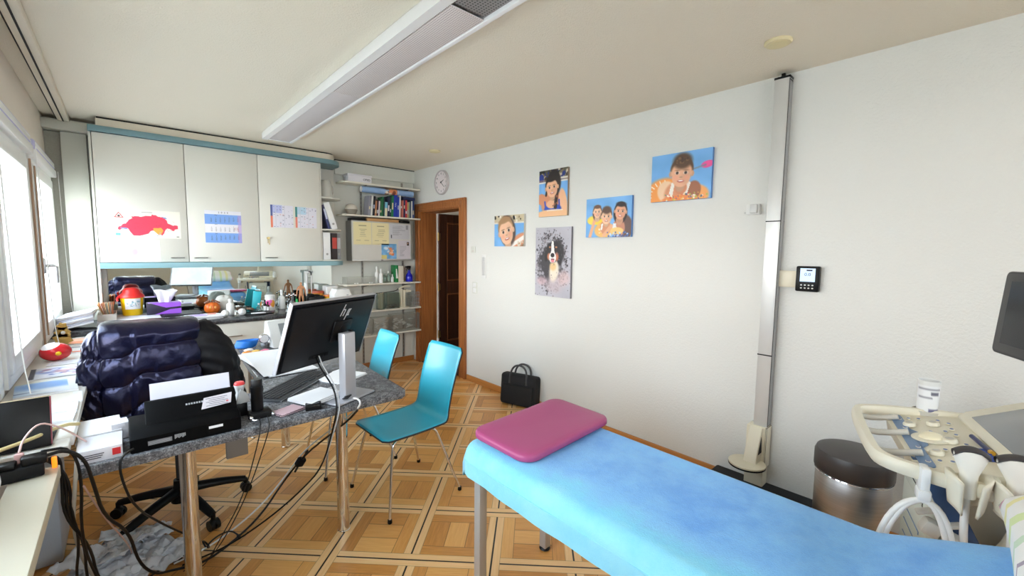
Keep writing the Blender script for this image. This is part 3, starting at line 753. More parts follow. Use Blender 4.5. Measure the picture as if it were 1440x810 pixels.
for i, (x, w_, h, ln, c, lb) in enumerate(BK):
    ln = .085 - .0033 * i
    if PW is not None: XC += (PW + w_) / 2 + .0028
    x = XC; PW = w_
    t = thing('book', lb + (' on the book shelf' if len(lb.split()) < 9 else ''), 'book', (x, 5.02, 1.9035 + math.sin(ln) * w_ / 2), (0, ln, 0), 'books on the wall shelf')
    m = mat('book cover %d %d %d' % c, c, .45)
    b = B(); dp = .135; k2 = h
    b.cbox((-w_ / 2 + .001, 0, k2 / 2), (.002, dp, k2)); b.cbox((w_ / 2 - .001, 0, k2 / 2), (.002, dp, k2)); b.cbox((0, -dp / 2 + .001, k2 / 2), (w_ - .001, .002, k2), .0008)
    obj('cover', b, m, t, local=True)
    b = B(); b.cbox((0, .002, k2 / 2), (w_ - .0042, dp - .006, k2 - .006)); obj('pages', b, M_PAPER, t, local=True)
    if w_ > .017:
        b = B()
        if c == (30, 58, 176):
            b.text('Atlas', .026, T(0, -dp / 2 - .0003, k2 * .55) @ FRONT_Y @ RZ(PI / 2), .0003); mm = mat('pale gilt', (200, 210, 235), .5)
        elif c == (124, 196, 226):
            b.cbox((0, -dp / 2 - .0003, k2 * .3), (w_ - .003, .0008, k2 * .55)); mm = mat('cream spine paper', (232, 224, 190), .6)
        else:
            q = .25 + .4 * rnd.random(); b.cbox((0, -dp / 2 - .0003, k2 * q), (w_ * .55, .0008, k2 * (.12 + .2 * rnd.random())))
            mm = mat('spine lettering %d' % (i % 3), [(225, 215, 180), (235, 235, 240), (190, 195, 220)][i % 3], .6)
        obj('spine_label', b, mm, t, local=True)
b = B(); b.box(2.66, 2.83, 5.0, 5.09, 2.134, 2.170, .004)
single('lying_folder', b, mat('dark blue folder', (26, 40, 86), .5), 'dark blue folder lying flat on the right-hand books under the rolled poster', 'folder', (2.74, 5.04, 2.134))
# ---- shallow notice cabinet with sheets
t = thing('notice_board', 'grey framed white notice board with yellow and white sheets, under the book shelf', 'notice board', (2.35, BACK, 1.36))
NX0, NX1, NZ0, NZ1, NY = 1.975, 2.745, 1.358, 1.835, 4.955
b = B(); b.box(NX0 + .004, NX1 - .004, NY + .015, BACK - .013, NZ0 + .004, NZ1 - .004); obj('backing_box', b, mat('grey side panel', (138, 138, 134), .6), t)
b = B(); b.box(NX0 + .008, NX1 - .008, NY + .004, NY + .015, NZ0 + .008, NZ1 - .008); obj('board', b, mat('white board enamel', (214, 212, 206), .35), t)
b = B()
for q in ((NX0, NX1, NZ0, NZ0 + .022), (NX0, NX1, NZ1 - .012, NZ1), (NX0, NX0 + .012, NZ0 + .022, NZ1 - .012), (NX1 - .012, NX1, NZ0 + .022, NZ1 - .012)): b.box(q[0], q[1], NY, NY + .016, q[2], q[3], .002)
b.mi = 1; b.box(2.33, 2.36, NY - .002, NY, NZ0 + .006, NZ0 + .014)
obj('frame', b, [mat('pale aluminium', (205, 204, 200), .4, .5), M_DARK], t)
def certificate(x0, x1, z0, z1, bg, kind, lab, seed=1):
    a = Art(x1 - x0, z1 - z0, 60, bg); a.rs = np.random.RandomState(seed)
    ink = tuple(v * .72 for v in bg)
    if kind == 'cert':
        a.rect(.05, .03, .95, .04, ink, .4); a.rect(.3, .14, .72, .17, ink)
        for i in range(5): a.rect(.5 - .18 * a.rs.rand() - .1, .30 + .08 * i, .5 + .18 * a.rs.rand() + .1, .325 + .08 * i, ink, .7)
        a.rect(.15, .8, .4, .82, ink, .7); a.rect(.6, .8, .85, .82, ink, .7)
    elif kind == 'letter':
        for i in range(12): a.rect(.12, .12 + .06 * i, .12 + .3 + .4 * a.rs.rand(), .14 + .06 * i, (150, 150, 158), .7)
        a.rect(.8, .05, .93, .35, (120, 120, 125), .6); a.rect(.05, .72, .1, .95, (90, 90, 95))
    elif kind == 'photo':
        for i in range(8): a.rect(.12, .3 + .07 * i, .35 + .35 * a.rs.rand(), .325 + .07 * i, (160, 158, 165), .7)
        a.rect(.72, .08, .9, .26, (46, 40, 44)); a.ell(.81, .15, .04, .04, (215, 170, 140))
    else:
        a.rect(0, 0, 1, 1, (120, 178, 226)); a.noise(20, 6); a.rect(0, .75, .35, 1, (240, 214, 110), .8)
        for q in ((.6, .35), (.68, .5), (.58, .62), (.72, .68)): a.ell(q[0], q[1], .09, .12, (240, 150, 96), 20, .3)
        a.specks(14, (.4, .2, .9, .9), [(245, 235, 220), (220, 110, 90)], (.02, .05)); a.ell(.3, .3, .15, .1, (220, 236, 250), 10, .4)
    b = B(); a.mesh_into(b, lambda u, v: (x0 + (x1 - x0) * u, NY + .0025, z0 + (z1 - z0) * v)); b.mi = 1; b.quad((x0, NY + .0035, z0), (x1, NY + .0035, z0), (x1, NY + .0035, z1), (x0, NY + .0035, z1))
    single('pinned_sheet', b, [M_PRINT, M_PAPER], lab, 'paper', ((x0 + x1) / 2, NY + .003, z0), 'sheets on the notice board')
certificate(1.995, 2.215, 1.555, 1.82, (238, 226, 176), 'cert', 'yellow certificate sheet at the left end of the notice board')
certificate(2.222, 2.44, 1.555, 1.82, (240, 228, 180), 'cert', 'yellow certificate sheet beside the white letter on the notice board', 5)
certificate(2.455, 2.725, 1.63, 1.815, (206, 206, 212), 'letter', 'white typed letter sheet in the upper right of the notice board', 3)
certificate(2.34, 2.54, 1.385, 1.57, (120, 178, 226), 'map', 'blue picture sheet with orange shapes low on the notice board')
certificate(2.565, 2.73, 1.375, 1.615, (214, 208, 216), 'photo', 'pale sheet with a small portrait photo on the notice board', 8)
b = B(); b.box(2.17, 2.58, 4.965, 5.1, 1.8365, 1.872, .002); single('cardboard_sheaf', b, mat('brown cardboard', (196, 150, 100), .8), 'flat brown cardboard pack lying on top of the notice board', 'cardboard', (2.35, 5.03, 1.8365))
b = B(); b.box(1.985, 2.155, 4.97, 5.1, 1.8365, 1.868, .004); single('flat_case', b, M_BLACK, 'flat black case on the notice board left of the cardboard', 'case', (2.07, 5.03, 1.8365), 'flat black cases above the notice board')
b = B(); b.box(2.60, 2.735, 4.97, 5.1, 1.8365, 1.866, .004); single('flat_case', b, M_BLACK, 'flat black case on the notice board right of the cardboard', 'case', (2.66, 5.03, 1.8365), 'flat black cases above the notice board')
# ---- things on the lower wall shelves
M_CLEAR = glass_mat('clear plastic', (250, 250, 248), .06, .10)
M_CLEAR2 = glass_mat('clear tinted glass', (232, 240, 236), .08, .08)
def bottle(x, y, z, r, h, body, cap, lab, cat='bottle', neck=.35, group=None, band=None, name='bottle', capr=.5, loc_only=False):
    t = thing(name, lab, cat, (x, y, z), group=group)
    b = B(); hs = h * (1 - neck)
    b.lathe([(0, 0), (r * .92, 0), (r, .004), (r, hs * .92), (r * .8, hs), (r * .42, hs + h * .06), (r * .42, h * .86), (0, h * .86)], (x, y, z + .0005)); obj('body', b, body, t)
    b = B(); b.lathe([(0, 0), (r * capr, 0), (r * capr, h * .14), (r * capr * .6, h * .16), (0, h * .16)], (x, y, z + h * .845)); obj('cap', b, cap, t)
    if band:
        b = B(); b.lathe([(r * 1.012, hs * .2), (r * 1.012, hs * .75)], (x, y, z)); obj('label_band', b, band, t)
    return t
z3 = 1.0875
t = thing('plastic_tray', 'clear shallow plastic tray at the left end of the spray bottle shelf', 'tray', (2.08, 5.03, z3))
b = B(); b.box(1.91, 2.26, 4.955, 5.11, z3, z3 + .003); b.box(1.91, 1.913, 4.955, 5.11, z3, z3 + .08); b.box(2.257, 2.26, 4.955, 5.11, z3, z3 + .08); b.box(1.91, 2.26, 4.955, 4.958, z3, z3 + .08); b.box(1.91, 2.26, 5.107, 5.11, z3, z3 + .08); obj('tray_body', b, M_CLEAR, t)
b = B()
for x in (1.99, 2.02, 2.17, 2.2): b.box(x, x + .022, 4.952, 4.955, z3 + .004, z3 + .014, .002)
obj('clips', b, M_WPL, t)
bottle(2.315, 5.04, z3, .028, .20, M_WPL, M_WPL, 'taller white pump bottle at the back of the wall shelf, left of the small bottles', group='bottles on the spray bottle shelf')
bottle(2.335, 4.97, z3, .025, .175, M_WPL, M_WPL, 'white pump bottle at the front edge of the wall shelf', group='bottles on the spray bottle shelf')
grn = mat('pale grey green label', (150, 170, 160), .6)
bottle(2.405, 5.02, z3, .022, .135, M_CLEAR2, M_WPL, 'small clear bottle with a green-grey label beside the white pump bottles', group='bottles on the spray bottle shelf', band=grn)
bottle(2.455, 5.02, z3, .022, .14, M_CLEAR2, M_WPL, 'small clear bottle with a green-grey label, second from the green box', group='bottles on the spray bottle shelf', band=grn)
bottle(2.50, 5.0, z3, .018, .10, M_WPL, M_WPL, 'short white bottle standing against the green box', group='bottles on the spray bottle shelf')
t = thing('medicine_box', 'upright green and white carton next to the blue spray bottle', 'box', (2.57, 5.02, z3))
b = B(); b.box(2.56, 2.635, 4.96, 5.09, z3 + .0005, z3 + .205, .001); obj('carton', b, mat('ivory carton', (228, 220, 204), .6), t)
b = B(); b.box(2.525, 2.559, 4.955, 5.09, z3 + .0005, z3 + .215, .001); b.mi = 1; b.prism([(0, 0), (.03, 0), (.012, .12), (0, .12)], .001, T(2.527, 4.9545, z3 + .05) @ FRONT_Y); obj('green_end', b, [mat('green carton', (24, 122, 66), .5), M_WPL], t)
t = thing('spray_bottle', 'cobalt blue spray bottle with a black trigger near the door frame', 'spray bottle', (2.735, 5.0, z3))
blue = mat('cobalt blue plastic', (34, 40, 190), .25, coat=.3)
b = B(); b.lathe([(0, 0), (.043, 0), (.047, .006), (.047, .06), (.04, .085), (.02, .115), (.016, .15), (0, .15)], (2.735, 5.0, z3 + .0005)); obj('bottle_body', b, blue, t)
b = B(); b.cyl((2.735, 5.0, z3 + .15), (2.735, 5.0, z3 + .17), .019); b.box(2.705, 2.757, 4.985, 5.015, z3 + .17, z3 + .205, .006); b.box(2.68, 2.706, 4.993, 5.007, z3 + .183, z3 + .2, .003); obj('spray_head', b, M_BLACK, t)
b = B(); b.tube([(2.712, 5, z3 + .18), (2.698, 5, z3 + .155), (2.704, 5, z3 + .135)], .005, 8, 1); obj('trigger', b, M_BLACK, t)
z4 = .7565
def jar(x, y, z, r, h, lab, fillname, fill, fh, name='glass_jar'):
    t = thing(name, lab, 'jar', (x, y, z))
    b = B(); b.lathe([(r, .001), (r, h), (r - .003, h), (r - .003, .004), (0, .004)], (x, y, z)); obj('glass_wall', b, M_CLEAR2, t)
    b = B(); g = random.Random(3)
    for i in range(26):
        a, q = g.uniform(0, 2 * PI), (r - .018) * math.sqrt(g.random())
        if fillname == 'swab': b.tube([(x + q * math.cos(a) * .8, y + q * math.sin(a) * .8, z + .006), (x + q * math.cos(a + .3), y + q * math.sin(a + .3), z + fh * g.uniform(.85, 1.05))], .003, 6)
        else: b.ball((x + q * math.cos(a), y + q * math.sin(a), z + .014 + g.uniform(0, fh)), (.013, .01, .009), 8, 6, M=RZ(g.uniform(0, 3)))
    obj(fillname + 's', b, fill, t); return t
jar(2.335, 5.0, z4, .055, .2, 'clear jar of wooden spatulas and swabs beside the top of the monitor', 'swab', mat('pale wood sticks', (222, 196, 160), .7), .2)
t = thing('clear_box', 'clear square box with dark contents next to the jar of swabs', 'container', (2.48, 5.02, z4))
b = B()
for q in ((2.405, 2.408, 4.955, 5.1), (2.567, 2.57, 4.955, 5.1), (2.408, 2.567, 4.955, 4.958), (2.408, 2.567, 5.097, 5.1)): b.box(q[0], q[1], q[2], q[3], z4, z4 + .2)
obj('box_wall', b, M_CLEAR2, t)
b = B(); g = random.Random(5)
for i in range(60): b.ball((g.uniform(2.42, 2.555), g.uniform(4.97, 5.085), z4 + .012 + g.uniform(0, .03)), (.014, .011, .01), 8, 6, M=RZ(g.uniform(0, 3)))
obj('dark_pods', b, mat('black rubber', (20, 18, 18), .6), t)
t = thing('measuring_stand', 'cream plastic stand with a curved head and flat foot on the wall shelf', 'stand', (2.64, 5.0, z4))
b = B(); b.lathe([(0, 0), (.075, 0), (.078, .004), (.074, .01), (0, .012)], (2.655, 5.0, z4 + .0005), M=None); obj('foot', b, M_CREAM, t)
b = B(); b.box(2.60, 2.632, 4.98, 5.02, z4 + .01, z4 + .24, .004); b.box(2.64, 2.668, 4.975, 5.025, z4 + .01, z4 + .225, .005); obj('column', b, M_CREAM, t)
b = B(); b.tube([(2.585, 5.0, z4 + .235), (2.62, 5.0, z4 + .262), (2.68, 5.0, z4 + .272), (2.745, 5.0, z4 + .268)], .013, 12, 2, .8); b.prism([(0, 0), (.09, .012), (.085, .03), (.04, .04), (0, .04)], .05, T(2.66, 5.025, z4 + .19) @ FRONT_Y); obj('head', b, M_CREAM, t)
t = thing('wire_basket', 'clear wire basket of packets at the door end of the stand shelf', 'basket', (2.78, 5.02, z4))
b = B(); wr = .0022
for z in (.004, .05, .1, .15, .19): b.tube([(2.76, 4.955, z4 + z), (2.86, 4.955, z4 + z), (2.86, 5.09, z4 + z), (2.76, 5.09, z4 + z), (2.76, 4.955, z4 + z)], wr, 6)
for i in range(7):
    x = 2.762 + i * .0162; b.tube([(x, 4.955, z4 + .004), (x, 4.955, z4 + .19)], wr, 6); b.tube([(x, 5.09, z4 + .004), (x, 5.09, z4 + .19)], wr, 6)
obj('wire_frame', b, mat('grey coated wire', (176, 176, 172), .4, .4), t)
b = B(); b.box(2.77, 2.85, 4.97, 5.0, z4 + .008, z4 + .12, .006); b.box(2.772, 2.845, 5.01, 5.05, z4 + .008, z4 + .15, .006); obj('packets', b, M_CLEAR, t)
b = B(); b.tube([(2.30, 4.945, 1.0), (2.45, 4.94, 1.006), (2.58, 4.945, 1.02), (2.6, 4.945, 1.045)], .005, 8, 1)
# long dark rod lies on the jar and box tops
bmesh.ops.translate(b.bm, vec=(-.02, .06, -.042), verts=b.bm.verts[:])
single('metal_rod', b, mat('dark metal', (60, 56, 52), .4, .8), 'thin dark rod with a bent end lying over the jar and the clear box', 'rod', (2.42, 5.0, .958))
z5 = .4535
def bagbox(x0, x1, h, lab, c):
    t = thing('storage_tub', lab, 'container', ((x0 + x1) / 2, 5.02, z5), group='clear tubs on the lowest shelf')
    b = B()
    for q in ((x0, x0 + .003, 4.955, 5.1), (x1 - .003, x1, 4.955, 5.1), (x0, x1, 4.955, 4.958), (x0, x1, 5.097, 5.1)): b.box(q[0], q[1], q[2], q[3], z5, z5 + h)
    obj('tub_wall', b, M_CLEAR, t)
    b = B(); g = random.Random(int(x0 * 100))
    for i in range(16):
        q = Matrix.Translation((g.uniform(x0 + .04, x1 - .04), g.uniform(4.99, 5.06), z5 + .03 + g.uniform(0, h * .6))) @ Euler((g.uniform(-.6, .6), g.uniform(-.6, .6), g.uniform(0, 3))).to_matrix().to_4x4()
        b.cbox((0, 0, 0), (.05, .04, .012), .004, q)
    obj('packets', b, c, t)
bagbox(1.90, 2.21, .21, 'tan clear-fronted tub at the left end of the lowest wall shelf', mat('tan packets', (196, 170, 132), .7))
bagbox(2.225, 2.47, .20, 'grey clear tub of instruments behind the far turquoise chair', mat('grey packets', (206, 204, 196), .6))
bagbox(2.48, 2.86, .22, 'large clear tub of plastic packets at the door end of the lowest shelf', mat('clear white packets', (240, 242, 240), .4))
# ================================================================ things on the right wall and ceiling
def canvas(art, y1, y0, z0, z1, label, edge):
    """printed canvas on the right wall; picture's left side is at y1"""
    b = B(); x = W - .024; g = W - .002
    art.mesh_into(b, lambda u, v: (x, y1 + (y0 - y1) * u, z0 + (z1 - z0) * v))
    b.mi = 1; lo, hi = min(y0, y1), max(y0, y1)
    b.box(x + .0008, g, lo, hi, z0, z1)
    return single('canvas_picture', b, [M_PRINT, edge], label, 'picture', (W, (y0 + y1) / 2, z0), 'canvas pictures on the plaster wall')
SKIN = (236, 180, 146); SKIN2 = (222, 150, 112); POOL = (122, 182, 240)
E_BLUE = mat('blue canvas edge', (84, 128, 190), .7); E_GREY = mat('grey canvas edge', (120, 118, 126), .7)
def ring_art(a, x, y, rx, ry, col):
    a.ell(x, y, rx, ry, col, 0, .08)
    a.ell(x, y, rx * .55, ry * .5, SKIN2, 0, .1)
# boy in a swim ring
a = Art(.43, .325, 110, POOL); a.noise(10, 5)
a.ell(.93, .32, .1, .07, (240, 90, 160), -8); a.line(.72, .38, .9, .33, .02, (130, 140, 160), .8)
a.ell(.25, .86, .36, .36, (246, 158, 78)); a.ell(.75, .92, .22, .22, (246, 170, 100))
for i in range(7):
    an = PI * (.95 + .09 * i); a.line(.25 + .25 * math.cos(an), .86 + .24 * math.sin(an), .25 + .31 * math.cos(an), .86 + .31 * math.sin(an), .012, (250, 236, 205))
a.ell(.28, .8, .16, .24, (244, 206, 170), -25); a.ell(.5, .86, .26, .28, SKIN2); a.ell(.72, .82, .12, .2, (168, 108, 80), 15)
a.poly([(.36, .62), (.42, .6), (.38, .92), (.31, .92)], (246, 238, 230)); a.poly([(.62, .62), (.68, .64), (.62, .9), (.56, .92)], (246, 238, 230))
a.ell(.52, .74, .1, .14, (214, 140, 104)); a.ell(.5, .98, .3, .09, (238, 140, 80)); a.specks(60, (.25, .86, .95, 1), [(250, 240, 220), (226, 90, 60), (180, 190, 90), (90, 110, 140), (240, 190, 90)], (.008, .022))
a.face(.52, .42, .30, SKIN, (92, 66, 48), 4, .55); a.specks(16, (.42, .12, .62, .22), [(128, 94, 66), (76, 54, 42)], (.012, .03))
canvas(a, 1.655, 1.224, 1.862, 2.188, 'large canvas of a boy in an orange swim ring, highest and nearest the measuring post', E_BLUE)
# three children
a = Art(.43, .312, 110, POOL); a.noise(12, 6)
a.ell(.18, .56, .15, .12, (248, 222, 90)); a.ell(.3, .6, .1, .09, (248, 216, 70))
a.line(.2, .55, .1, .98, .05, (238, 178, 140)); a.ell(.88, .75, .15, .3, (108, 78, 70), -10); a.ell(.74, .78, .13, .24, (206, 140, 112))
a.ell(.42, .82, .22, .2, (244, 190, 110)); a.specks(20, (.3, .78, .55, .9), [(252, 244, 224)], (.008, .02)); a.ell(.45, .75, .12, .18, SKIN2); a.poly([(.36, .66), (.4, .65), (.38, .82), (.34, .82)], (248, 244, 240)); a.poly([(.62, .66), (.68, .66), (.7, .85), (.6, .85)], (240, 238, 240))
a.line(.58, .72, .42, .95, .05, (238, 180, 140)); a.ell(.7, .85, .14, .09, (246, 206, 130)); a.specks(40, (.5, .88, .95, 1), [(80, 120, 190), (200, 220, 245), (60, 90, 150)], (.01, .03))
a.face(.26, .34, .16, (246, 200, 166), (110, 78, 60), 0, .3, True)
a.face(.77, .36, .21, (232, 170, 136), (46, 34, 36), 6, .3, True)
a.face(.47, .47, .2, (248, 200, 164), (96, 70, 56), 2, .5)
canvas(a, 2.24, 1.81, 1.618, 1.931, 'canvas of three children in a pool, lower and left of the boy in the ring', E_BLUE)
# girl with dark plait
a = Art(.342, .414, 90, POOL); a.rect(0, 0, 1, .2, (92, 92, 74)); a.specks(70, (0, 0, 1, .2), [(40, 46, 36), (130, 120, 96), (210, 200, 180), (40, 56, 130), (70, 60, 50)], (.02, .05)); a.ell(.08, .17, .09, .1, (44, 66, 160)); a.rect(0, .25, 1, .28, (236, 230, 226)); a.rect(0, .2, 1, .25, (150, 120, 110), .7); a.rect(.75, .18, 1, .22, (225, 220, 210)); a.noise(10, 8)
a.ell(.5, .72, .42, .26, SKIN2); a.ell(.1, .62, .16, .12, SKIN2, 30); a.ell(.86, .72, .13, .3, (244, 190, 150), -10)
a.ell(.5, .84, .3, .1, (44, 84, 200)); a.ell(.46, .74, .18, .09, (240, 186, 148)); a.line(.22, .68, .26, .86, .022, (44, 84, 200)); a.line(.72, .66, .74, .86, .022, (44, 70, 180))
a.ell(.5, .95, .6, .1, (246, 196, 148)); a.rect(.3, .865, .85, .885, (250, 240, 230))
a.ell(.53, .3, .24, .3, (40, 32, 32)); a.line(.66, .3, .6, .8, .05, (48, 36, 34)); a.line(.33, .3, .26, .54, .03, (48, 36, 34)); a.specks(12, (.5, .55, .66, .82), [(150, 90, 66), (40, 30, 30)], (.015, .03))
a.face(.46, .37, .22, (244, 190, 152), (40, 32, 32), -6, .28)
canvas(a, 2.792, 2.45, 1.814, 2.228, 'upright canvas of a dark-haired girl in a blue swimsuit at the pool edge', mat('tan canvas edge', (150, 130, 110), .7))
# dog
a = Art(.43, .628, 110, (186, 184, 194)); a.noise(8, 5); a.rs = np.random.RandomState(11)
for i in range(420):
    an = a.rs.uniform(0, 2 * PI); q = 1 + abs(a.rs.normal(0, .22)); x, y = .46 + .34 * q * math.cos(an), .5 + .32 * q * math.sin(an)
    s_ = a.rs.uniform(.004, .016); a.ell(x, y, s_ / a.a * a.rs.uniform(.6, 1.6), s_, [(52, 48, 52), (92, 88, 94), (120, 116, 124), (150, 140, 146)][a.rs.randint(4)], a.rs.uniform(0, 180), .35)
a.ell(.42, .52, .32, .26, (52, 48, 52), 0, .15); a.ell(.6, .36, .22, .18, (46, 40, 42), -12, .2); a.ell(.3, .6, .2, .2, (62, 58, 62), 0, .3)
for i in range(110):
    an = a.rs.uniform(0, 2 * PI); q = a.rs.uniform(.8, 1.1); x, y = .43 + .34 * q * math.cos(an), .52 + .27 * q * math.sin(an)
    s_ = a.rs.uniform(.012, .03); a.ell(x, y, s_ / a.a, s_, [(60, 56, 60), (100, 96, 102), (170, 166, 176)][a.rs.randint(3)], 0, .4, .8)
a.ell(.56, .82, .24, .12, (200, 184, 190), 0, .5, .8); a.ell(.82, .72, .16, .1, (222, 190, 190), 0, .5, .7); a.ell(.2, .78, .14, .06, (214, 180, 188), 0, .5, .7)
a.ell(.55, .62, .13, .16, (238, 224, 206), 10, .3); a.ell(.52, .56, .09, .06, (232, 196, 140), 0, .4)
a.ell(.5, .36, .17, .15, (36, 30, 32)); a.ell(.36, .36, .07, .14, (40, 34, 36), 15); a.ell(.66, .38, .08, .16, (40, 34, 36), -15)
a.ell(.40, .42, .05, .05, (196, 120, 84), 0, .3); a.ell(.62, .42, .05, .06, (190, 112, 80), 0, .3)
a.poly([(.47, .2), (.52, .2), (.55, .34), (.6, .44), (.56, .5), (.44, .5), (.41, .43), (.46, .34)], (242, 236, 232)); a.ell(.5, .43, .1, .08, (242, 236, 232), 0, .15)
a.ell(.5, .40, .055, .032, (34, 28, 30)); a.ell(.505, .475, .05, .03, (226, 130, 140)); a.line(.46, .455, .55, .455, .006, (60, 40, 42))
for ex in (.425, .60): a.ell(ex, .315, .024, .014, (60, 34, 22), 0, .3); a.ell(ex, .285, .03, .012, (196, 130, 84), 0, .4)
a.line(.82, .46, .93, .43, .006, (70, 66, 70)); a.specks(90, (0, 0, 1, 1), [(90, 86, 92), (130, 126, 134)], (.003, .007))
canvas(a, 2.825, 2.396, 1.088, 1.716, 'tall grey canvas of a black, white and tan dog, lowest of the five', E_GREY)
# blond child
a = Art(.44, .311, 100, POOL); a.rect(0, 0, 1, .22, (206, 192, 160)); a.specks(16, (0, 0, 1, .2), [(34, 30, 30), (150, 130, 100), (240, 232, 220)], (.03, .06)); a.rect(0, .22, 1, .27, (232, 224, 214)); a.noise(8, 6)
a.ell(.9, .9, .35, .3, SKIN2, -20); a.line(.55, 1.0, 1.0, .72, .07, (244, 238, 232)); a.specks(12, (.75, .85, 1, 1), [(120, 110, 80), (220, 210, 190), (170, 120, 90)], (.02, .05))
a.ell(.46, .5, .27, .52, (84, 68, 64), -12); a.face(.41, .50, .44, (246, 198, 164), (176, 136, 98), -14, .2)
canvas(a, 3.43, 2.99, 1.545, 1.856, 'small canvas of a smiling blond child, leftmost and closest to the door', mat('pale canvas edge', (206, 200, 190), .7))

# clock
t = thing('wall_clock', 'round white wall clock with black hands above the door', 'clock', (W, 4.44, 2.31))
cy, cz, cr = 4.44, 2.312, .148
MX = T(W - .002, cy, cz) @ RY(-PI / 2)
b = B(); b.lathe([(0, 0), (cr, 0), (cr, .022), (cr - .006, .03), (cr - .016, .03), (cr - .018, .02), (0, .02)], n=48, M=MX); b.mi = 1; b.lathe([(0, .0205), (cr - .02, .0205), (0, .0206)], n=48, M=MX); obj('case', b, [mat('pale silver rim', (205, 198, 200), .35, .3), mat('clock dial paper', (238, 228, 230), .6)], t)
b = B()
for h in range(1, 13):
    an = PI / 2 - h * PI / 6; b.text(str(h), .03, T(W - .0235, cy - (cr - .045) * math.cos(an), cz + (cr - .045) * math.sin(an)) @ FRONT_X, .0004)
obj('numerals', b, M_INK, t)
for nm, an, ln, wd in (('hour_hand', PI / 2 - 2 * PI / 3 * .55 + .0, .06, .0045), ('minute_hand', PI / 2 - 22 / 60 * 2 * PI, .095, .0035)):
    b = B(); dy, dz = -math.cos(an), math.sin(an)
    b.cyl((W - .0255, cy - dy * .015, cz - dz * .015), (W - .0255, cy + dy * ln, cz + dz * ln), wd, wd * .6, 8); b.lathe([(0, 0), (.008, 0), (.008, .003), (0, .003)], n=16, M=T(W - .0245, cy, cz) @ RY(-PI / 2)); obj(nm, b, M_BLACK, t)
# small plates beside the door
b = B(); b.box(W - .008, W, 3.785, 3.86, 1.475, 1.545, .003); b.mi = 1; b.box(W - .0095, W - .007, 3.815, 3.83, 1.49, 1.5, .001)
single('wall_label', b, [M_WALLB, M_RED], 'small pale wall plate with a red mark beside the door frame', 'plate', (W, 3.82, 1.475))
t = thing('wall_thermometer', 'narrow white wall thermometer to the right of the door', 'thermometer', (W, 3.62, 1.2))
b = B(); b.box(W - .01, W, 3.585, 3.665, 1.2, 1.455, .004); obj('backplate', b, M_WPL, t)
b = B(); b.cyl((W - .0115, 3.625, 1.23), (W - .0115, 3.625, 1.43), .003, n=8); b.mi = 1
for i in range(14): b.box(W - .0108, W - .0098, 3.636, 3.655, 1.235 + i * .014, 1.238 + i * .014); b.box(W - .0108, W - .0098, 3.595, 3.612, 1.235 + i * .014, 1.238 + i * .014)
obj('scale', b, [mat('grey glass tube', (150, 150, 155), .2), M_INK], t)
t = thing('light_switch', 'white double light switch low beside the door frame', 'switch', (W, 3.78, 1.02))
b = B(); b.box(W - .009, W, 3.745, 3.83, 1.02, 1.15, .003); obj('plate', b, M_WALLB, t)
for q in (0, 1): b = B(); b.cbox((W - .011, 3.787, 1.055 + q * .06), (.008, .05, .048), .002, rot=(0, .08, 0)); obj('rocker', b, M_WPL, t)
t = thing('wall_socket', 'small white wall box left of the measuring post', 'socket', (W, .965, 1.735))
b = B(); b.box(W - .035, W, .925, 1.0, 1.738, 1.80, .004); obj('housing', b, M_WPL, t)
b = B(); b.box(W - .06, W - .034, .932, .972, 1.745, 1.797, .004); b.box(W - .03, W - .006, .998, 1.012, 1.744, 1.756, .002); obj('plug', b, mat('pale grey plastic', (206, 206, 204), .4), t)

# measuring post
t = thing('measuring_post', 'tall white and grey height-measuring post with a cream foot block on the wall', 'measuring post', (2.83, .84, 0))
M_POST = mat('satin white aluminium', (214, 214, 212), .35, .25); y0, y1 = .80, .875
b = B(); b.box(2.825, 2.885, y0, y1, .45, 2.497, .002); b.mi = 1; b.box(2.823, 2.887, y0 - .002, y1 + .002, 1.687, 1.693); b.box(2.823, 2.887, y0 - .002, y1 + .002, .888, .895)
b.box(2.824, 2.886, y0 - .0015, y0, .45, 2.49); b.mi = 2; b.box(2.83, 2.88, y0 - .0022, y0 - .001, .46, 2.48)
obj('column', b, [M_POST, M_BLACK, mat('grey measuring scale', (150, 150, 150), .5, var=.3, scale=200)], t)
b = B(); b.box(2.822, 2.888, y0 - .004, y1 + .003, 2.495, 2.507, .002); b.box(2.848, 2.866, .83, .85, 2.507, 2.532, .003); obj('top_cap', b, M_BLACK, t)
b = B(); b.box(2.80, 2.885, .80, .905, .03, .45, .006); b.mi = 1; b.box(2.80, 2.884, .792, .8, .2, .455, .002); obj('foot_block', b, [M_CREAM, M_BLACK], t)
b = B(); sl = [(0, 0), (.09, 0), (.075, .06), (.04, .17), (0, .2)]
b.prism([(2.80, .245), (2.71, .245), (2.72, .28), (2.775, .43), (2.80, .455)], .07, T(0, .885, 0) @ RX(PI / 2), .006); b.mi = 1; b.prism([(2.798, .30), (2.742, .30), (2.785, .40)], .003, T(0, .816, 0) @ RX(PI / 2)); obj('slider', b, [M_CREAM, M_DARK], t)
b = B(); b.lathe([(0, .0), (.095, 0), (.1, .004), (.1, .012), (0, .018)], n=36, M=T(2.72, .865, .235) @ Matrix.Diagonal((1, 1.0, 1, 1))); b.mi = 1; b.lathe([(0, -.006), (.1, -.006), (.101, .001), (0, .001)], n=36, M=T(2.72, .865, .235)); obj('head_slide', b, [M_CREAM, M_BLACK], t)
b = B(); b.box(2.35, 2.888, .53, 1.10, .0, .085, .01); obj('standing_platform', b, mat('black rubber mat', (26, 27, 32), .7), t)
b = B(); b.box(2.862, 2.888, .71, .8, 1.307, 1.402, .003); obj('display_arm', b, M_CREAM, t)
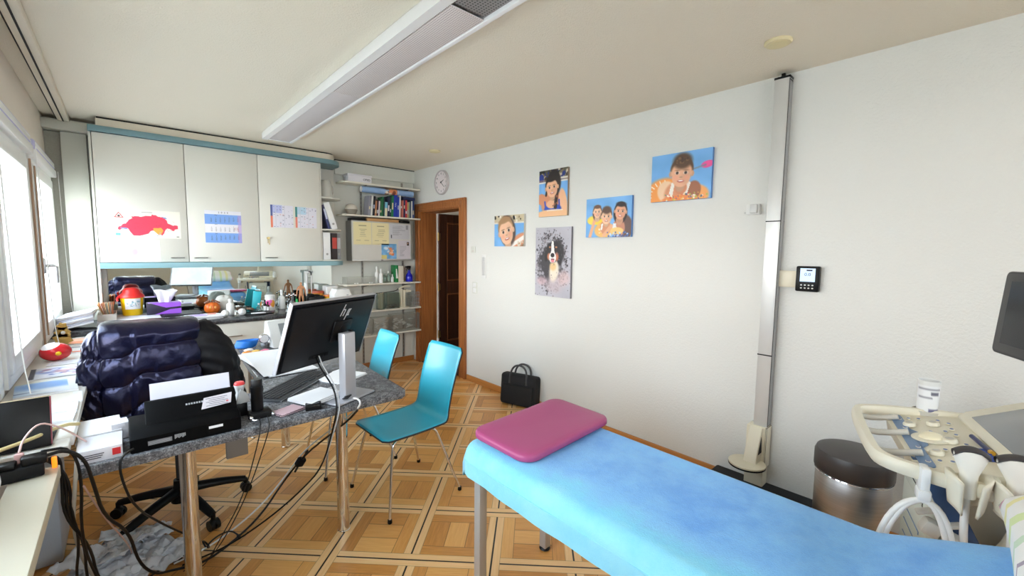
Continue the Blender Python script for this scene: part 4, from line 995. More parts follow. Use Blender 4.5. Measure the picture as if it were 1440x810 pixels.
b = B(); b.box(2.85, 2.888, .598, .712, 1.288, 1.432, .008); b.mi = 1; b.box(2.8485, 2.8505, .618, .69, 1.345, 1.42); b.mi = 2; b.box(2.848, 2.849, .632, .66, 1.405, 1.413)
b.text('0.0', .026, T(2.848, .654, 1.385) @ FRONT_X, .0004)
b.mi = 3
for i in range(4): b.ball((2.85, .628 + i * .018, 1.325), (.002, .005, .004), 10, 6); b.ball((2.85, .628 + i * .018, 1.308), (.002, .005, .004), 10, 6)
obj('display', b, [M_BLACK, mat('lit display', (186, 216, 244), .3, emit=.55), M_INK, M_WPL], t)

# ceiling: long lamp and discs
t = thing('ceiling_lamp', 'long white ceiling lamp channel with perforated grey panels', 'ceiling lamp', (1.1, 2.5, CEIL))
M_LAMP = mat('white lacquered lamp housing', (240, 240, 242), .3, var=.01); LY0_, LY1_ = -.6, 4.36
b = B(); b.prism([(0, 0), (.045, 0), (.052, .012), (.052, .07), (.012, .07), (0, .05)], LY1_ - LY0_, T(.955, LY1_, 2.462) @ RX(PI / 2), .0); obj('left_profile', b, M_LAMP, t)
b = B(); b.box(1.178, 1.2, LY0_, LY1_, 2.462, CEIL - .003, .003); obj('right_profile', b, M_LAMP, t)
b = B(); b.box(1.007, 1.178, LY0_, LY1_, 2.50, CEIL - .003); b.box(1.007, 1.178, LY1_ - .012, LY1_, 2.466, 2.5); obj('channel', b, M_LAMP, t)
def perf(name, c, hole, sc, emit=0):
    k = NT(name); co = k.coord(); sx = k.n('ShaderNodeSeparateXYZ'); k.l(co, sx.inputs[0])
    fx = k.M('SUBTRACT', k.M('FRACT', k.M('MULTIPLY', sx.outputs[0], sc)), .5); fy = k.M('SUBTRACT', k.M('FRACT', k.M('MULTIPLY', sx.outputs[1], sc)), .5)
    dd = k.M('SQRT', k.M('ADD', k.M('MULTIPLY', fx, fx), k.M('MULTIPLY', fy, fy)))
    k.l(k.mix(k.M('LESS_THAN', dd, .27), rgb(c), rgb(hole)), k.b.inputs['Base Color']); k.b.inputs['Roughness'].default_value = .5
    return k.m
P1 = mat('grey diffuser panel', (206, 200, 202), .5, var=.02); P2 = perf('perforated grey panel', (222, 214, 214), (150, 142, 144), 95); P3 = perf('louvred dark panel', (150, 146, 146), (52, 50, 52), 70)
for y0, y1, m, z in ((2.77, 4.345, P1, 2.47), (1.49, 2.765, P2, 2.468), (.15, 1.482, P3, 2.478), (-.58, .146, P2, 2.468)):
    b = B(); b.box(1.009, 1.176, y0, y1, z, z + .006, .001); obj('panel', b, m, t)
for (x, y, r_, lb) in ((2.42, .745, .06, 'round cream disc in the ceiling near the measuring post'), (2.46, 3.93, .06, 'small pale disc in the ceiling near the door')):
    b = B(); b.lathe([(0, 0), (r_ * .9, 0), (r_, .006), (r_, .014), (0, .014)], n=36, M=T(x, y, CEIL - .0145)); b.mi = 1; b.lathe([(0, -.001), (r_ * .7, -.001), (r_ * .7, .002), (0, .002)], n=36, M=T(x, y, CEIL - .0145))
    single('ceiling_disc', b, [mat('cream disc', (226, 214, 174), .5), mat('cream disc face', (228, 216, 170), .5)], lb, 'ceiling disc', (x, y, CEIL - .015), 'ceiling discs')
# ================================================================ desk
DT = .75
b = B()
def fil(pts): return pts
t = thing('desk', 'L-shaped grey granite desk on thick chrome legs', 'desk', (.5, 2.2, 0))
b.prism([(-.158, 2.0), (1.055, 2.018), (1.088, 2.045), (1.135, 2.95), (1.16, 3.9), (.60, 3.9), (.53, 2.62), (.46, 2.50), (-.158, 2.46)], .04, T(0, 0, DT - .04), .003)
obj('desk_top', b, M_GRAN, t)
for x, y in ((.80, 2.20), (.155, 2.20), (.84, 3.46), (.7, 3.80)):
    b = B(); b.lathe([(0, 0), (.03, 0), (.032, .006), (.03, .008), (.03, DT - .05), (.048, DT - .048), (.048, DT - .0405), (0, DT - .0405)], (x, y, 0), 28); obj('leg', b, M_CHROME, t)
b = B(); b.box(.28, .36, 2.10, 2.12, .60, .709, .003); obj('under_bracket', b, mat('grey sheet metal', (128, 126, 124), .5, .5), t)
b = B(); b.box(.05, .6, 2.06, 2.14, .69, .7095, .003); obj('under_rail', b, M_BLACKM, t)

# windowsill worktop and the near board
b = B(); b.box(LEFT + .004, -.165, 2.12, 4.445, .795, .83, .004); b.box(LEFT + .004, -.172, 2.03, 2.118, .79, .828, .004)
single('sill_worktop', b, mat('white sill laminate', (234, 230, 222), .35, var=.02), 'long white worktop under the windows, crowded with magazines', 'worktop', (-.3, 3.2, .795))
t = thing('sill_board', 'cream board standing free along the windowsill in the near left corner', 'board', (-.24, 1.3, .76))
b = B(); b.box(-.288, -.186, -.4, 1.945, .762, .80, .003); obj('board', b, M_CREAM, t)
for y in (.2, 1.75):
    b = B(); b.box(-.30, -.27, y, y + .03, 0, .762, .002); obj('leg', b, M_CREAM, t)
# radiator below the sill
t = thing('radiator', 'white ribbed radiator half hidden in the gap by the cream board', 'radiator', (-.37, 1.5, .1))
b = B()
for i in range(30): b.box(-.425, -.345, -.2 + i * .07, -.15 + i * .07, .12, .70, .008)
obj('fins', b, mat('grey radiator enamel', (150, 148, 146), .5), t)
b = B(); b.tube([(-.385, -.22, .16), (-.385, 1.9, .16)], .016, 10); b.tube([(-.385, -.22, .66), (-.385, 1.9, .66)], .016, 10); b.box(-.428, -.42, 0, 1.8, .1, .2); b.tube([(-.385, 1.86, .16), (-.385, 1.86, 0)], .014, 10); obj('pipes', b, mat('grey radiator enamel', (150, 148, 146), .5), t)

# ================================================================ turquoise shell chairs
def chair_shell():
    b = B(); NU, NV = 17, 40
    prof = []      # (x forward to back, z) seat front -> bend -> top
    for i in range(NV):
        s = i / (NV - 1)
        if s < .46:
            q = s / .46; x = -.235 + .39 * q; z = .452 - .012 * math.sin(q * PI) + (-.02 * (1 - q) ** 3) - .012 * q
        elif s < .58:
            q = (s - .46) / .12; an = q * (PI / 2 - .20); x = .155 + .055 * math.sin(an); z = .440 + .055 * (1 - math.cos(an))
        else:
            q = (s - .58) / .42; x = .155 + .055 * math.sin(PI / 2 - .2) + .068 * q + .045 * q * q; z = .440 + .055 * (1 - math.cos(PI / 2 - .2)) + .395 * q
        prof.append((x, z, s))
    def wd(s):
        w = .205 if s < .46 else .205 - .025 * smoothstep(.46, .6, s) + .006 * smoothstep(.6, 1, s)
        if s < .06: w -= .035 * (1 - math.sqrt(max(0, 1 - (1 - s / .06) ** 2)))
        if s > .97: w -= .022 * (1 - math.sqrt(max(0, 1 - ((s - .97) / .03) ** 2)))
        return w
    def fn(u, v):
        x, z, s = prof[min(NV - 1, int(round(v * (NV - 1))))]
        w = wd(s); yy = (u - .5) * 2
        sag = .014 * (1 - yy * yy)
        if s < .46: return (x, yy * w, z - sag * smoothstep(0, .15, s) + .0)
        return (x + sag * smoothstep(.46, .65, s), yy * w, z - sag * (1 - smoothstep(.46, .6, s)))
    b.grid(fn, NU, NV)
    return b
M_TURQ = mat('glossy turquoise lacquer', (18, 186, 216), .40, var=.02, spec=1.0, coat=.5)
M_EDGE = mat('dark plywood edge', (44, 52, 58), .5)
def make_chair(label):
    t = thing('side_chair', label, 'chair', group='turquoise chairs by the desk')
    o = obj('seat_shell', chair_shell(), [M_TURQ, M_EDGE], t, 60, local=True)
    q = o.modifiers.new('Solidify', 'SOLIDIFY'); q.thickness = .011; q.offset = -1; q.material_offset_rim = 1
    fx = ((-.15, -.16, -.235, -.245), (-.15, .16, -.235, .245), (.11, -.15, .245, -.24), (.11, .15, .245, .24))
    for x, y, x1, y1 in fx:
        b = B(); b.tube([(x * .35, y * .75, .416), (x * .8, y * .92, .416), (x * 1.05, y * 1.02, .405), (x * 1.1 + (x1 - x) * .12, y * 1.05, .37), (x1, y1, .012)], .0085, 10, 2); lg = obj('leg', b, M_CHROME, t, local=True)
        b = B(); b.lathe([(0, 0), (.011, 0), (.0125, .003), (.0115, .022), (0, .022)], (x1, y1, .0005), 14); obj('foot_cap', b, M_BLACK, lg, local=True)
    b = B(); b.cbox((-.02, 0, .4105), (.2, .17, .008), .003); b.tube([(-.055, -.12, .416), (-.055, .12, .416)], .0085, 10); b.tube([(.04, -.11, .416), (.04, .11, .416)], .0085, 10); obj('under_frame', b, M_BLACKM, t, local=True)
    return t
ch = make_chair('turquoise shell chair with its whole seat in view, at the near corner of the desk')
ch.location = (1.235, 2.335, 0); ch.rotation_euler = (0, 0, .03)
dup(ch, (1.145, 2.99, 0), -.06, 'turquoise shell chair half hidden behind the desk corner, farther from the viewer')

# ================================================================ briefcase
t = thing('laptop_bag', 'black fabric laptop bag with two handles standing against the wall', 'bag', (2.78, 2.93, 0), (0, .09, .30))
M_NYL = mat('black nylon', (19, 19, 22), .75, bump=.3, bscale=400)
b = B(); b.cbox((0, 0, .155), (.11, .40, .30), .03, seg=3); obj('body', b, M_NYL, t, 60, local=True)
b = B(); b.cbox((-.062, 0, .115), (.03, .34, .2), .014, seg=3); obj('front_pocket', b, M_NYL, t, 60, local=True)
b = B(); b.tube([(-.0, -.2, .285), (0, .2, .285)], .006, 8); b.tube([(-.077, -.15, .2), (-.077, .15, .2)], .004, 8); obj('zip', b, M_BLACKM, t, local=True)
M_HND = mat('grey-black leather grip', (58, 58, 60), .4)
for x in (-.045, .045):
    b = B(); b.tube([(x - .012, -.095, .2), (x - .006, -.09, .30), (x, -.075, .36), (x, -.03, .395), (x, .03, .395), (x, .075, .36), (x - .006, .09, .30), (x - .012, .095, .2)], .0095, 10, 2, 1.0); obj('handle', b, M_HND, t, local=True)

# ================================================================ examination couch
BX0, BX1 = .985, 1.605; HY, HINGE, FY = 1.43, .10, -.62; BZ = .70
def couch_z(y): return BZ + max(0.0, (HINGE + .05 - y)) * .36 if y < HINGE + .05 else BZ
k = NT('blue terry cover with paler worn patches'); co = k.coord(); n = k.noise(co, 2.6, 5.0, .65); n2 = k.noise(co, 9, 4.0, .7); n3 = k.noise(co, 260, 2.0)
sx = k.n('ShaderNodeSeparateXYZ'); k.l(co, sx.inputs[0])
edge = k.M('MULTIPLY', k.M('SUBTRACT', .0, k.M('ADD', sx.outputs[0], .16)), 2.6)        # window light on the left side, painted in as a paler tone
f_ = k.M('ADD', k.M('ADD', k.M('MULTIPLY', n, .62), k.M('MULTIPLY', n2, .42)), k.M('MAXIMUM', edge, -.12))
k.l(k.ramp(f_, [(.30, rgb(104, 168, 240)), (.42, rgb(122, 186, 246)), (.56, rgb(130, 198, 248)), (.74, rgb(128, 212, 246)), (.95, rgb(150, 222, 244))]), k.b.inputs['Base Color'])
k.b.inputs['Roughness'].default_value = .85; k.b.inputs['Sheen Weight'].default_value = .2; k.bump(k.M('ADD', n3, k.M('MULTIPLY', n2, 2.5)), .35, .006)
M_COVER = k.m
t = thing('examination_couch', 'padded examination couch under a sky-blue fitted cover on grey metal legs', 'couch', (1.295, .4, 0))
def cover():
    b = B()
    # cross-section running round the pad: hem left, side, top, side, hem right
    sec = []
    for i in range(5): sec.append((-1, -.115 + .06 * i / 4, 'side'))
    for i in range(7): a = PI - i * PI / 2 / 6; sec.append((math.cos(a), math.sin(a), 'cl'))
    for i in range(1, 14): sec.append((i / 14, 0, 'top'))
    for i in range(7): a = PI / 2 - i * PI / 2 / 6; sec.append((math.cos(a), math.sin(a), 'cr'))
    for i in range(5): sec.append((1, -.055 - .06 * i / 4, 'side2'))
    NV = 60; g = random.Random(4)
    def fn(u, v):
        q = sec[int(round(u * (len(sec) - 1)))]
        y = HY + .008 - v * (HY - FY + .016); zt = couch_z(y) + .004; r_ = .055; e = 0
        cv = 0
        d0 = (HY - y)
        if d0 < .07: cv = .055 * (1 - math.sqrt(max(0, 1 - (1 - (d0 + .008) / .078) ** 2)))   # rounded head end
        inx = .05 * (1 - smoothstep(0, .10, d0 + .008)); x0, x1 = BX0 + inx, BX1 - inx
        wav = .003 * math.sin(y * 11) + .002 * math.sin(y * 31 + 1)
        kd = q[2]
        if kd == 'side': x, z = x0 - .004 + wav, zt + q[1]- .012 * math.sin((y - FY) / (HY - FY) * PI) * (-(q[1] + .055) / .06)
        elif kd == 'side2': x, z = x1 + .004 + wav, zt + q[1]
        elif kd == 'cl': x, z = x0 + r_ * (1 + q[0]), zt - r_ + r_ * q[1]
        elif kd == 'cr': x, z = x1 - r_ * (1 - q[0]), zt - r_ + r_ * q[1]
        else:
            x = x0 + r_ + (x1 - x0 - 2 * r_) * q[0]; z = zt + .003 * math.sin(x * 9 + y * 4) + .0025 * math.sin(y * 13 - x * 7)
            z += .009 * math.exp(-((y - .2 - .25 * (x - 1.0)) / .016) ** 2) * smoothstep(1.05, 1.25, x) * (1 - smoothstep(1.45, 1.6, x)) + .004 * math.exp(-((y - .42 - .15 * (x - 1.0)) / .02) ** 2) * smoothstep(1.0, 1.2, x)
        return (x, y, z - cv)
    rows = b.grid(fn, len(sec), NV)
    b.cap(rows[0]); b.cap(rows[-1], True)
    return b
obj('fitted_cover', cover(), M_COVER, t, 70)
b = B(); b.box(BX0 + .02, BX1 - .02, HINGE + .02, HY - .06, BZ - .075, BZ - .012, .03); obj('mattress', b, mat('white vinyl', (214, 214, 212), .5), t)
M_COUCH = mat('pale grey enamelled steel', (190, 190, 188), .35, .3)
b = B(); fz = BZ - .13
for x in (BX0 + .035, BX1 - .075): b.box(x, x + .04, FY + .05, HY - .03, fz, fz + .05, .003)
for y in (HY - .07, .4, FY + .06): b.box(BX0 + .075, BX1 - .075, y, y + .04, fz, fz + .05, .003)
obj('bed_frame', b, M_COUCH, t)
for x in (BX0 + .085, BX1 - .12):
    for y in (HY - .065, FY + .1):
        b = B(); b.box(x, x + .04, y, y + .04, .012, fz + .002, .003); lg = obj('leg', b, M_COUCH, t)
        b = B(); b.lathe([(0, 0), (.026, 0), (.028, .004), (.02, .014), (0, .014)], (x + .02, y + .02, .0), 18); obj('foot', b, M_BLACK, lg)
b = B(); b.box(BX0 + .02, BX1 - .02, FY + .03, HINGE, BZ - .08, BZ - .01, .02)
for v in b.bm.verts: v.co.z += max(0, (HINGE + .05 - v.co.y)) * .36
obj('backrest_pad', b, mat('white vinyl', (214, 214, 212), .5), t)
b = B(); b.tube([(1.05, .08, fz + .03), (1.05, -.45, BZ + .1)], .014, 10); b.tube([(1.54, .08, fz + .03), (1.54, -.45, BZ + .1)], .014, 10); obj('backrest_strut', b, M_COUCH, t)
# berry-coloured pad at the head end
def pad():
    b = B(); cx_, cy_, hw, hl, rr = 1.335, 1.245, .290, .165, .06
    def rect(t_, k):
        pts = []
        for cxs, cys, a0 in ((1, 1, 0), (-1, 1, PI / 2), (-1, -1, PI), (1, -1, 3 * PI / 2)):
            for i in range(7):
                a = a0 + i * PI / 2 / 6; pts.append((cxs * (hw - rr) + rr * math.cos(a), cys * (hl - rr) + rr * math.sin(a)))
        return pts
    base = rect(0, 0); n = len(base); c, s_ = math.cos(.06), math.sin(.06)
    def P(p, k, z): x, y = p[0] * k, p[1] * k; return b.bm.verts.new((cx_ + x * c - y * s_, cy_ + x * s_ + y * c, z))
    def zt(p): return BZ + .008
    rings = []
    for k, z in ((.975, .006), (1.0, .012), (1.0, .026), (.985, .034), (.93, .038), (.8, .040), (.6, .041), (.35, .041), (.1, .041)):
        rings.append([P(p, k, BZ + .006 + z + .012 * smoothstep(.0, .165, p[1] * k)) for p in base])
    for a_, c_ in zip(rings, rings[1:]): b.bridge(a_, c_)
    b.cap(rings[0], True); b.cap(rings[-1])
    return b
b = pad(); single('head_pad', b, mat('berry pink vinyl', (172, 74, 122), .42, var=.05), 'berry pink vinyl pad lying across the head end of the blue couch', 'pad', (1.335, 1.245, BZ), smooth=60)
# striped pillow on the raised backrest
def pillow(c, d, rot, lab):
    b = B(); NU, NV = 28, 22
    def half(sg):
        def fn(u, v):
            x, y = (u - .5) * 2, (v - .5) * 2; e = (1 - abs(x) ** 3) * (1 - abs(y) ** 3)
            h = max(0, e) ** .42
            px = x * (1 - .06 * (1 - y * y) * abs(x)); py = y * (1 - .05 * (1 - x * x) * abs(y))
            return (px * d[0], py * d[1], sg * h * d[2] + .004 * math.sin(x * 9 + y * 5) * h)
        b.grid(fn, NU, NV)
    half(1); half(-1); bmesh.ops.remove_doubles(b.bm, verts=b.bm.verts[:], dist=.0008)
    k = NT('white pillowcase with coloured stripes'); co = k.coord(); sx = k.n('ShaderNodeSeparateXYZ'); k.l(co, sx.inputs[0])
    q = k.M('FRACT', k.M('MULTIPLY', k.M('ADD', sx.outputs[0], k.M('MULTIPLY', k.noise(co, 6), .02)), 2.1))
    w_ = rgb(244, 242, 236); rp_ = k.n('ShaderNodeValToRGB'); k.l(q, rp_.inputs[0]); cr = rp_.color_ramp; cr.interpolation = 'CONSTANT'
    st = [(0, w_), (.10, rgb(222, 234, 176)), (.17, w_), (.30, rgb(244, 236, 176)), (.38, w_), (.52, rgb(236, 190, 206)), (.56, w_), (.72, rgb(176, 162, 176)), (.745, w_), (.86, rgb(208, 226, 200)), (.93, w_)]
    while len(cr.elements) < len(st): cr.elements.new(.5)
    for e, (p_, c_) in zip(cr.elements, st): e.position = p_; e.color = c_
    k.l(rp_.outputs[0], k.b.inputs['Base Color']); k.b.inputs['Roughness'].default_value = .85
    o = obj('pillow', b, k.m, None, 180); o.location = c; o.rotation_euler = rot
    tag(o, lab, 'pillow')
pillow((1.385, -.245, .915), (.27, .175, .085), (R(-20), 0, .02), 'white pillow with pastel stripes on the raised end of the blue couch')
# ================================================================ things on the desk
D = DT + .0006
def stack(b, x, y, z, w, d, n, th, rot=0.0, jit=.01, seed=1):
    g = random.Random(seed)
    for i in range(n):
        b.cbox((x + g.uniform(-jit, jit), y + g.uniform(-jit, jit), z + th * (i + .5)), (w, d, th * .96), rot=(0, 0, rot + g.uniform(-.06, .06)))
# document scanner
t = thing('document_scanner', 'black document scanner with paper in its feeder at the desk front', 'scanner', (.16, 2.1, DT))
M_SCAN = mat('black scanner shell', (6, 6, 7), .5, var=.05, spec=.1)
b = B(); b.prism([(2.018, 0), (2.018, .05), (2.04, .068), (2.12, .085), (2.20, .085), (2.215, .06), (2.215, 0)], .346, T(-.02, 0, D) @ Matrix(((0, 0, 1, 0), (1, 0, 0, 0), (0, 1, 0, 0), (0, 0, 0, 1))), .006); obj('base', b, M_SCAN, t)
b = B(); b.prism([(2.075, .075), (2.125, .148), (2.14, .152), (2.155, .145), (2.13, .075)], .295, T(.028, 0, D) @ Matrix(((0, 0, 1, 0), (1, 0, 0, 0), (0, 1, 0, 0), (0, 0, 0, 1))), .004); obj('feeder_cover', b, M_SCAN, t)
b = B(); b.prism([(.0, 0), (.055, 0), (.045, .04), (.02, .065)], .012, T(.322, 2.115, D + .08) @ FRONT_Y, .003); obj('side_guide', b, mat('grey translucent plastic', (150, 152, 152), .4), t)
def on_base(x, z, n=0): return (x, 2.0175 - n * .001, D + z)
b = B(); b.box(.03, .10, 2.0165, 2.018, D + .018, D + .034); obj('spec_plate', b, mat('grey type plate', (120, 120, 124), .5), t)
b = B()
for i in range(3): b.box(.033, .095, 2.0157, 2.0166, D + .021 + i * .004, D + .0222 + i * .004)
b.text('ADF 2S', .013, T(.122, 2.0165, D + .036) @ FRONT_Y, .0004) if False else None
for i in range(9): b.box(.108 + i * .0038, .1105 + i * .0038, 2.0165, 2.018, D + .022 + (i % 3) * .002, D + .038)
obj('printed_marks', b, mat('pale grey print', (170, 172, 176), .5), t)
b = B(); b.box(.215, .262, 2.0165, 2.018, D + .03, D + .04); obj('white_label', b, M_PAPER, t)
SL = math.atan2(.05, .073)
MS = T(.20, 2.1, D + .1125) @ RX(PI / 2 - SL)
b = B(); b.prism([(.0, -.026), (.102, -.018), (.11, .026), (.012, .02)], .0012, T(.0, 0, .0045) if False else MS @ T(0, 0, .0062)); b.mi = 1
for i in range(5): b.cbox((.055, .014 - i * .0075, .0078), (.075 - (i % 2) * .02, .0016, .0006), M=MS)
b.mi = 2; b.cbox((.09, -.008, .0078), (.008, .005, .0006), M=MS)
obj('sticker', b, [mat('pale sticker', (206, 200, 206), .6), M_INK, M_RED], t)
b = B()
for i in range(8): b.cbox((-.045 + i * .0085, .008, .0062), (.0055, .007, .0008), M=MS)
obj('maker_lettering', b, mat('pale grey print', (170, 172, 176), .5), t)
b = B(); MP = T(.178, 2.135, D + .09) @ RX(PI / 2 - .22)
for i in range(4): b.cbox((.0 + .001 * i, .062, -.004 - .0013 * i), (.262, .125, .0011), M=MP)
single('fed_paper', b, mat('white copy paper', (222, 222, 236), .7), 'white sheets standing up in the feeder of the black scanner', 'paper', (.178, 2.14, D + .09))
# flat medicine boxes left of the scanner
t = thing('flat_box', 'flat white carton with a red square at the desk corner, left of the scanner', 'box', (-.095, 2.12, DT))
b = B(); b.cbox((-.098, 2.10, D + .0225), (.118, .15, .045), .001); obj('carton', b, mat('white carton', (226, 224, 230), .6), t)
b = B(); b.box(-.066, -.044, 2.0235, 2.0252, D + .012, D + .036); obj('red_square', b, mat('red carton print', (214, 44, 50), .5), t)
b = B()
for i in range(3): b.box(-.145, -.095 + i * .004, 2.0237, 2.0252, D + .012 + i * .007, D + .0145 + i * .007)
obj('printed_lines', b, M_INK, t)
b = B(); stack(b, -.105, 2.30, D, .12, .20, 7, .006, .02, .004, 3); single('paper_stack', b, M_PAPER, 'stack of white leaflets behind the flat carton on the desk', 'paper', (-.105, 2.30, DT))
b = B(); b.cbox((-.048, 2.245, D + .032), (.052, .07, .062), .001, rot=(0, 0, .1)); single('small_carton', b, mat('white carton', (226, 224, 230), .6), 'small plain white carton touching the left side of the scanner', 'box', (-.048, 2.245, DT))
# self-inking stamp
t = thing('ink_stamp', 'white and red self-inking hand stamp right of the scanner', 'stamp', (.352, 2.19, DT + .0))
b = B(); b.cbox((.352, 2.19, D + .03), (.05, .045, .06), .006); obj('ink_base', b, M_BLACK, t)
b = B(); b.lathe([(.02, .055), (.019, .085), (.014, .105), (.018, .125), (.022, .138), (.02, .148), (0, .15)], (.352, 2.19, D)); obj('grip', b, M_WPL, t)
b = B(); b.lathe([(.0215, .139), (.0212, .146), (.017, .153), (0, .155)], (.352, 2.19, D)); obj('top_insert', b, mat('red plastic', (228, 60, 62), .35), t)
# black cylindrical torch standing in its charger
t = thing('otoscope_charger', 'black cylindrical instrument standing upright in a square black charger', 'instrument', (.408, 2.12, DT))
b = B(); b.cbox((.412, 2.115, D + .016), (.085, .07, .03), .006); obj('charger', b, M_BLACKM, t)
b = B(); b.lathe([(0, .03), (.023, .03), (.024, .035), (.024, .115), (.026, .118), (.026, .14), (.023, .142), (.023, .168), (.02, .172), (0, .172)], (.405, 2.12, D)); obj('grip', b, M_BLACK, t)
b = B(); b.ball((.372, 2.08, D + .012), (.011, .009, .011), 12, 8); b.ball((.458, 2.082, D + .012), (.009, .009, .009), 12, 8); b.tube([(.372, 2.08, D + .015), (.38, 2.07, D + .004), (.392, 2.066, D + .005)], .004, 8, 1); obj('metal_fittings', b, M_CHROME, t)
# pinking-edged pink and black pads
b = B(); n = 44; pts = []
for i in range(n):
    s_ = i / n * 4; k = int(s_); f_ = s_ - k; hx, hy = .055, .038
    p = [(-hx + 2 * hx * f_, -hy), (hx, -hy + 2 * hy * f_), (hx - 2 * hx * f_, hy), (-hx, hy - 2 * hy * f_)][k]; q = 1 + (.07 if i % 2 else 0); pts.append((p[0] * q, p[1] * q))
for i, (z, mi) in enumerate(((0, 1), (.003, 0), (.006, 1), (.009, 0))): b.mi = mi; b.prism(pts, .0028, T(.522, 2.095, D + z) @ RZ(.32 + i * .03))
single('zigzag_pad', b, [mat('dusty pink felt', (206, 176, 184), .9), mat('black felt', (30, 26, 28), .9)], 'pile of pink and black zigzag-edged felt pads on the desk front', 'pad', (.522, 2.095, DT))
t = thing('card_reader', 'small black box device near the desk edge, beside the zigzag pads', 'card reader', (.622, 2.06, DT))
b = B(); b.cbox((.622, 2.06, D + .013), (.068, .05, .026), .003, rot=(0, 0, -.25)); obj('case', b, M_BLACK, t)
b = B(); b.cbox((.622, 2.06, D + .0265), (.05, .012, .002), rot=(0, 0, -.25)); obj('slot', b, mat('grey rubber', (90, 90, 94), .6), t)
# keyboard
t = thing('keyboard', 'dark keyboard lying diagonally in front of the monitor', 'keyboard', (.655, 2.47, DT), (0, 0, R(43)))
M_KB = mat('dark grey keyboard body', (58, 60, 64), .5); M_KEY = mat('black keycap', (34, 34, 38), .5)
b = B(); b.cbox((0, .0, .008), (.50, .165, .014), .004); b.mi = 1; b.cbox((0, -.078, .007), (.50, .012, .011), .003); obj('body', b, [M_KB, mat('grey keyboard edge', (150, 150, 156), .4)], t, local=True)
for row in range(6):
    b = B(); y = .058 - row * .0215
    if row == 5:
        for x0, w_ in ((-.225, .022), (-.2, .022), (-.175, .022), (-.095, .13), (-.005, .022), (.02, .022), (.06, .018), (.08, .018), (.1, .018), (.15, .038), (.18, .018), (.205, .018)): b.cbox((x0 if w_ < .1 else x0, y, .018), (w_ - .003, .017, .006), .0015, seg=1)
    else:
        for i in range(23): b.cbox((-.232 + i * .0207, y, .018), (.0175, .017, .006), .0015, seg=1)
    obj('key_row', b, M_KEY, t, local=True)
b = B(); stack(b, .70, 3.08, D, .27, .70, 4, .003, .03, .004, 5); b.mi = 1; b.cbox((.70, 3.08, D + .001), (.285, .715, .002), rot=(0, 0, .03))
single('desk_pad', b, [M_PAPER, M_BLACKM], 'large white blotter pad lying on the desk behind the monitor', 'desk pad', (.70, 3.08, DT))
# monitor
t = thing('monitor', 'black-backed computer monitor with a slanted white logo, on a silver stand', 'monitor', (.80, 2.16, DT))
TL, TR, BR, BL = [Vector(p) for p in ((.516, 2.015, 1.262), (.998, 2.237, 1.263), (.992, 2.386, .905), (.51, 2.164, .903))]
ux = (TR - TL).normalized(); up = (TL - BL); up = (up - ux * up.dot(ux)).normalized(); nn = ux.cross(up)      # nn faces the viewer (back of the monitor)
cen = (TL + TR + BL + BR) / 4; MW, MH = .535, .362
MM = Matrix(((ux.x, up.x, nn.x, cen.x), (ux.y, up.y, nn.y, cen.y), (ux.z, up.z, nn.z, cen.z), (0, 0, 0, 1)))
MB_ = mat('black matt monitor back', (13, 14, 18), .42, var=.06, spec=.35); M_SIL = mat('silver plastic', (188, 188, 194), .35, .4)
b = B(); b.cbox((0, 0, -.006), (MW, MH, .016), .004, M=MM); b.prism([(-.255, -.165), (.255, -.165), (.255, .165), (-.255, .165)], .016, MM @ T(0, 0, .001), .012); obj('back_shell', b, MB_, t)
b = B(); b.cbox((-MW / 2 - .001, 0, -.004), (.004, MH, .02), M=MM); b.cbox((0, MH / 2 + .001, -.004), (MW, .003, .02), M=MM); b.cbox((MW / 2 + .001, 0, -.004), (.004, MH, .02), M=MM); obj('edge_band', b, M_SIL, t)
k = NT('lit monitor screen'); co = k.coord('Object'); n = k.noise(co, 5, 3); k.l(k.ramp(n, [(.35, rgb(224, 238, 244)), (.6, rgb(244, 248, 250)), (.75, rgb(228, 240, 242))]), k.b.inputs['Emission Color']); k.b.inputs['Emission Strength'].default_value = 1.5; k.b.inputs['Base Color'].default_value = rgb(10, 10, 12)
b = B(); b.cbox((0, .004, -.0145), (MW - .016, MH - .03, .0015), M=MM); obj('screen', b, k.m, t)
b = B()
def bar(x0, y0, x1, y1, w_=.0055): 
    d_ = Vector((x1 - x0, y1 - y0)); b.prism([(x0 - w_ / 2, y0), (x0 + w_ / 2, y0), (x1 + w_ / 2, y1), (x1 - w_ / 2, y1)], .0006, MM @ T(0, 0, .0172))
ox, oy = .052, .110; q_ = .85
def lb(x0, y0, x1, y1, w_): bar(ox + x0 * q_, oy + y0 * q_, ox + x1 * q_, oy + y1 * q_, w_)
lb(-.032, -.026, -.010, .050, .0065); lb(-.012, -.026, .000, .014, .0065); lb(-.0125, .012, -.0105, .019, .018)
lb(.002, -.066, .026, .016, .0065); lb(.026, -.022, .038, .016, .0065); lb(.0235, -.027, .0255, -.020, .018); lb(.0335, .010, .0355, .017, .018)
obj('logo', b, mat('silver logo', (214, 214, 220), .3, .3), t)
b = B(); b.cbox((.055, .005, .02), (.12, .12, .012), .006, M=MM); b.lathe([(.03, 0), (.034, .002), (.034, .004), (.03, .006)], M=MM @ T(.075, .02, .024)); obj('mount_plate', b, MB_, t)
b = B(); b.cbox((.065, -.03, .045), (.075, .032, .055), .006, M=MM); obj('hinge_arm', b, M_BLACK, t)
sx_, sy_ = .795, 2.085; ua = math.atan2(ux.y, ux.x)
SM = T(sx_, sy_, 0) @ RZ(ua)
b = B(); b.cbox((0, 0, .925), (.07, .042, .33), .003, M=SM); b.mi = 1; b.cbox((.0325, -.0, .96), (.0065, .02, .24), M=SM); b.cbox((.028, 0, 1.0), (.014, .018, .2), M=SM); obj('stand_column', b, [M_SIL, M_BLACK], t)
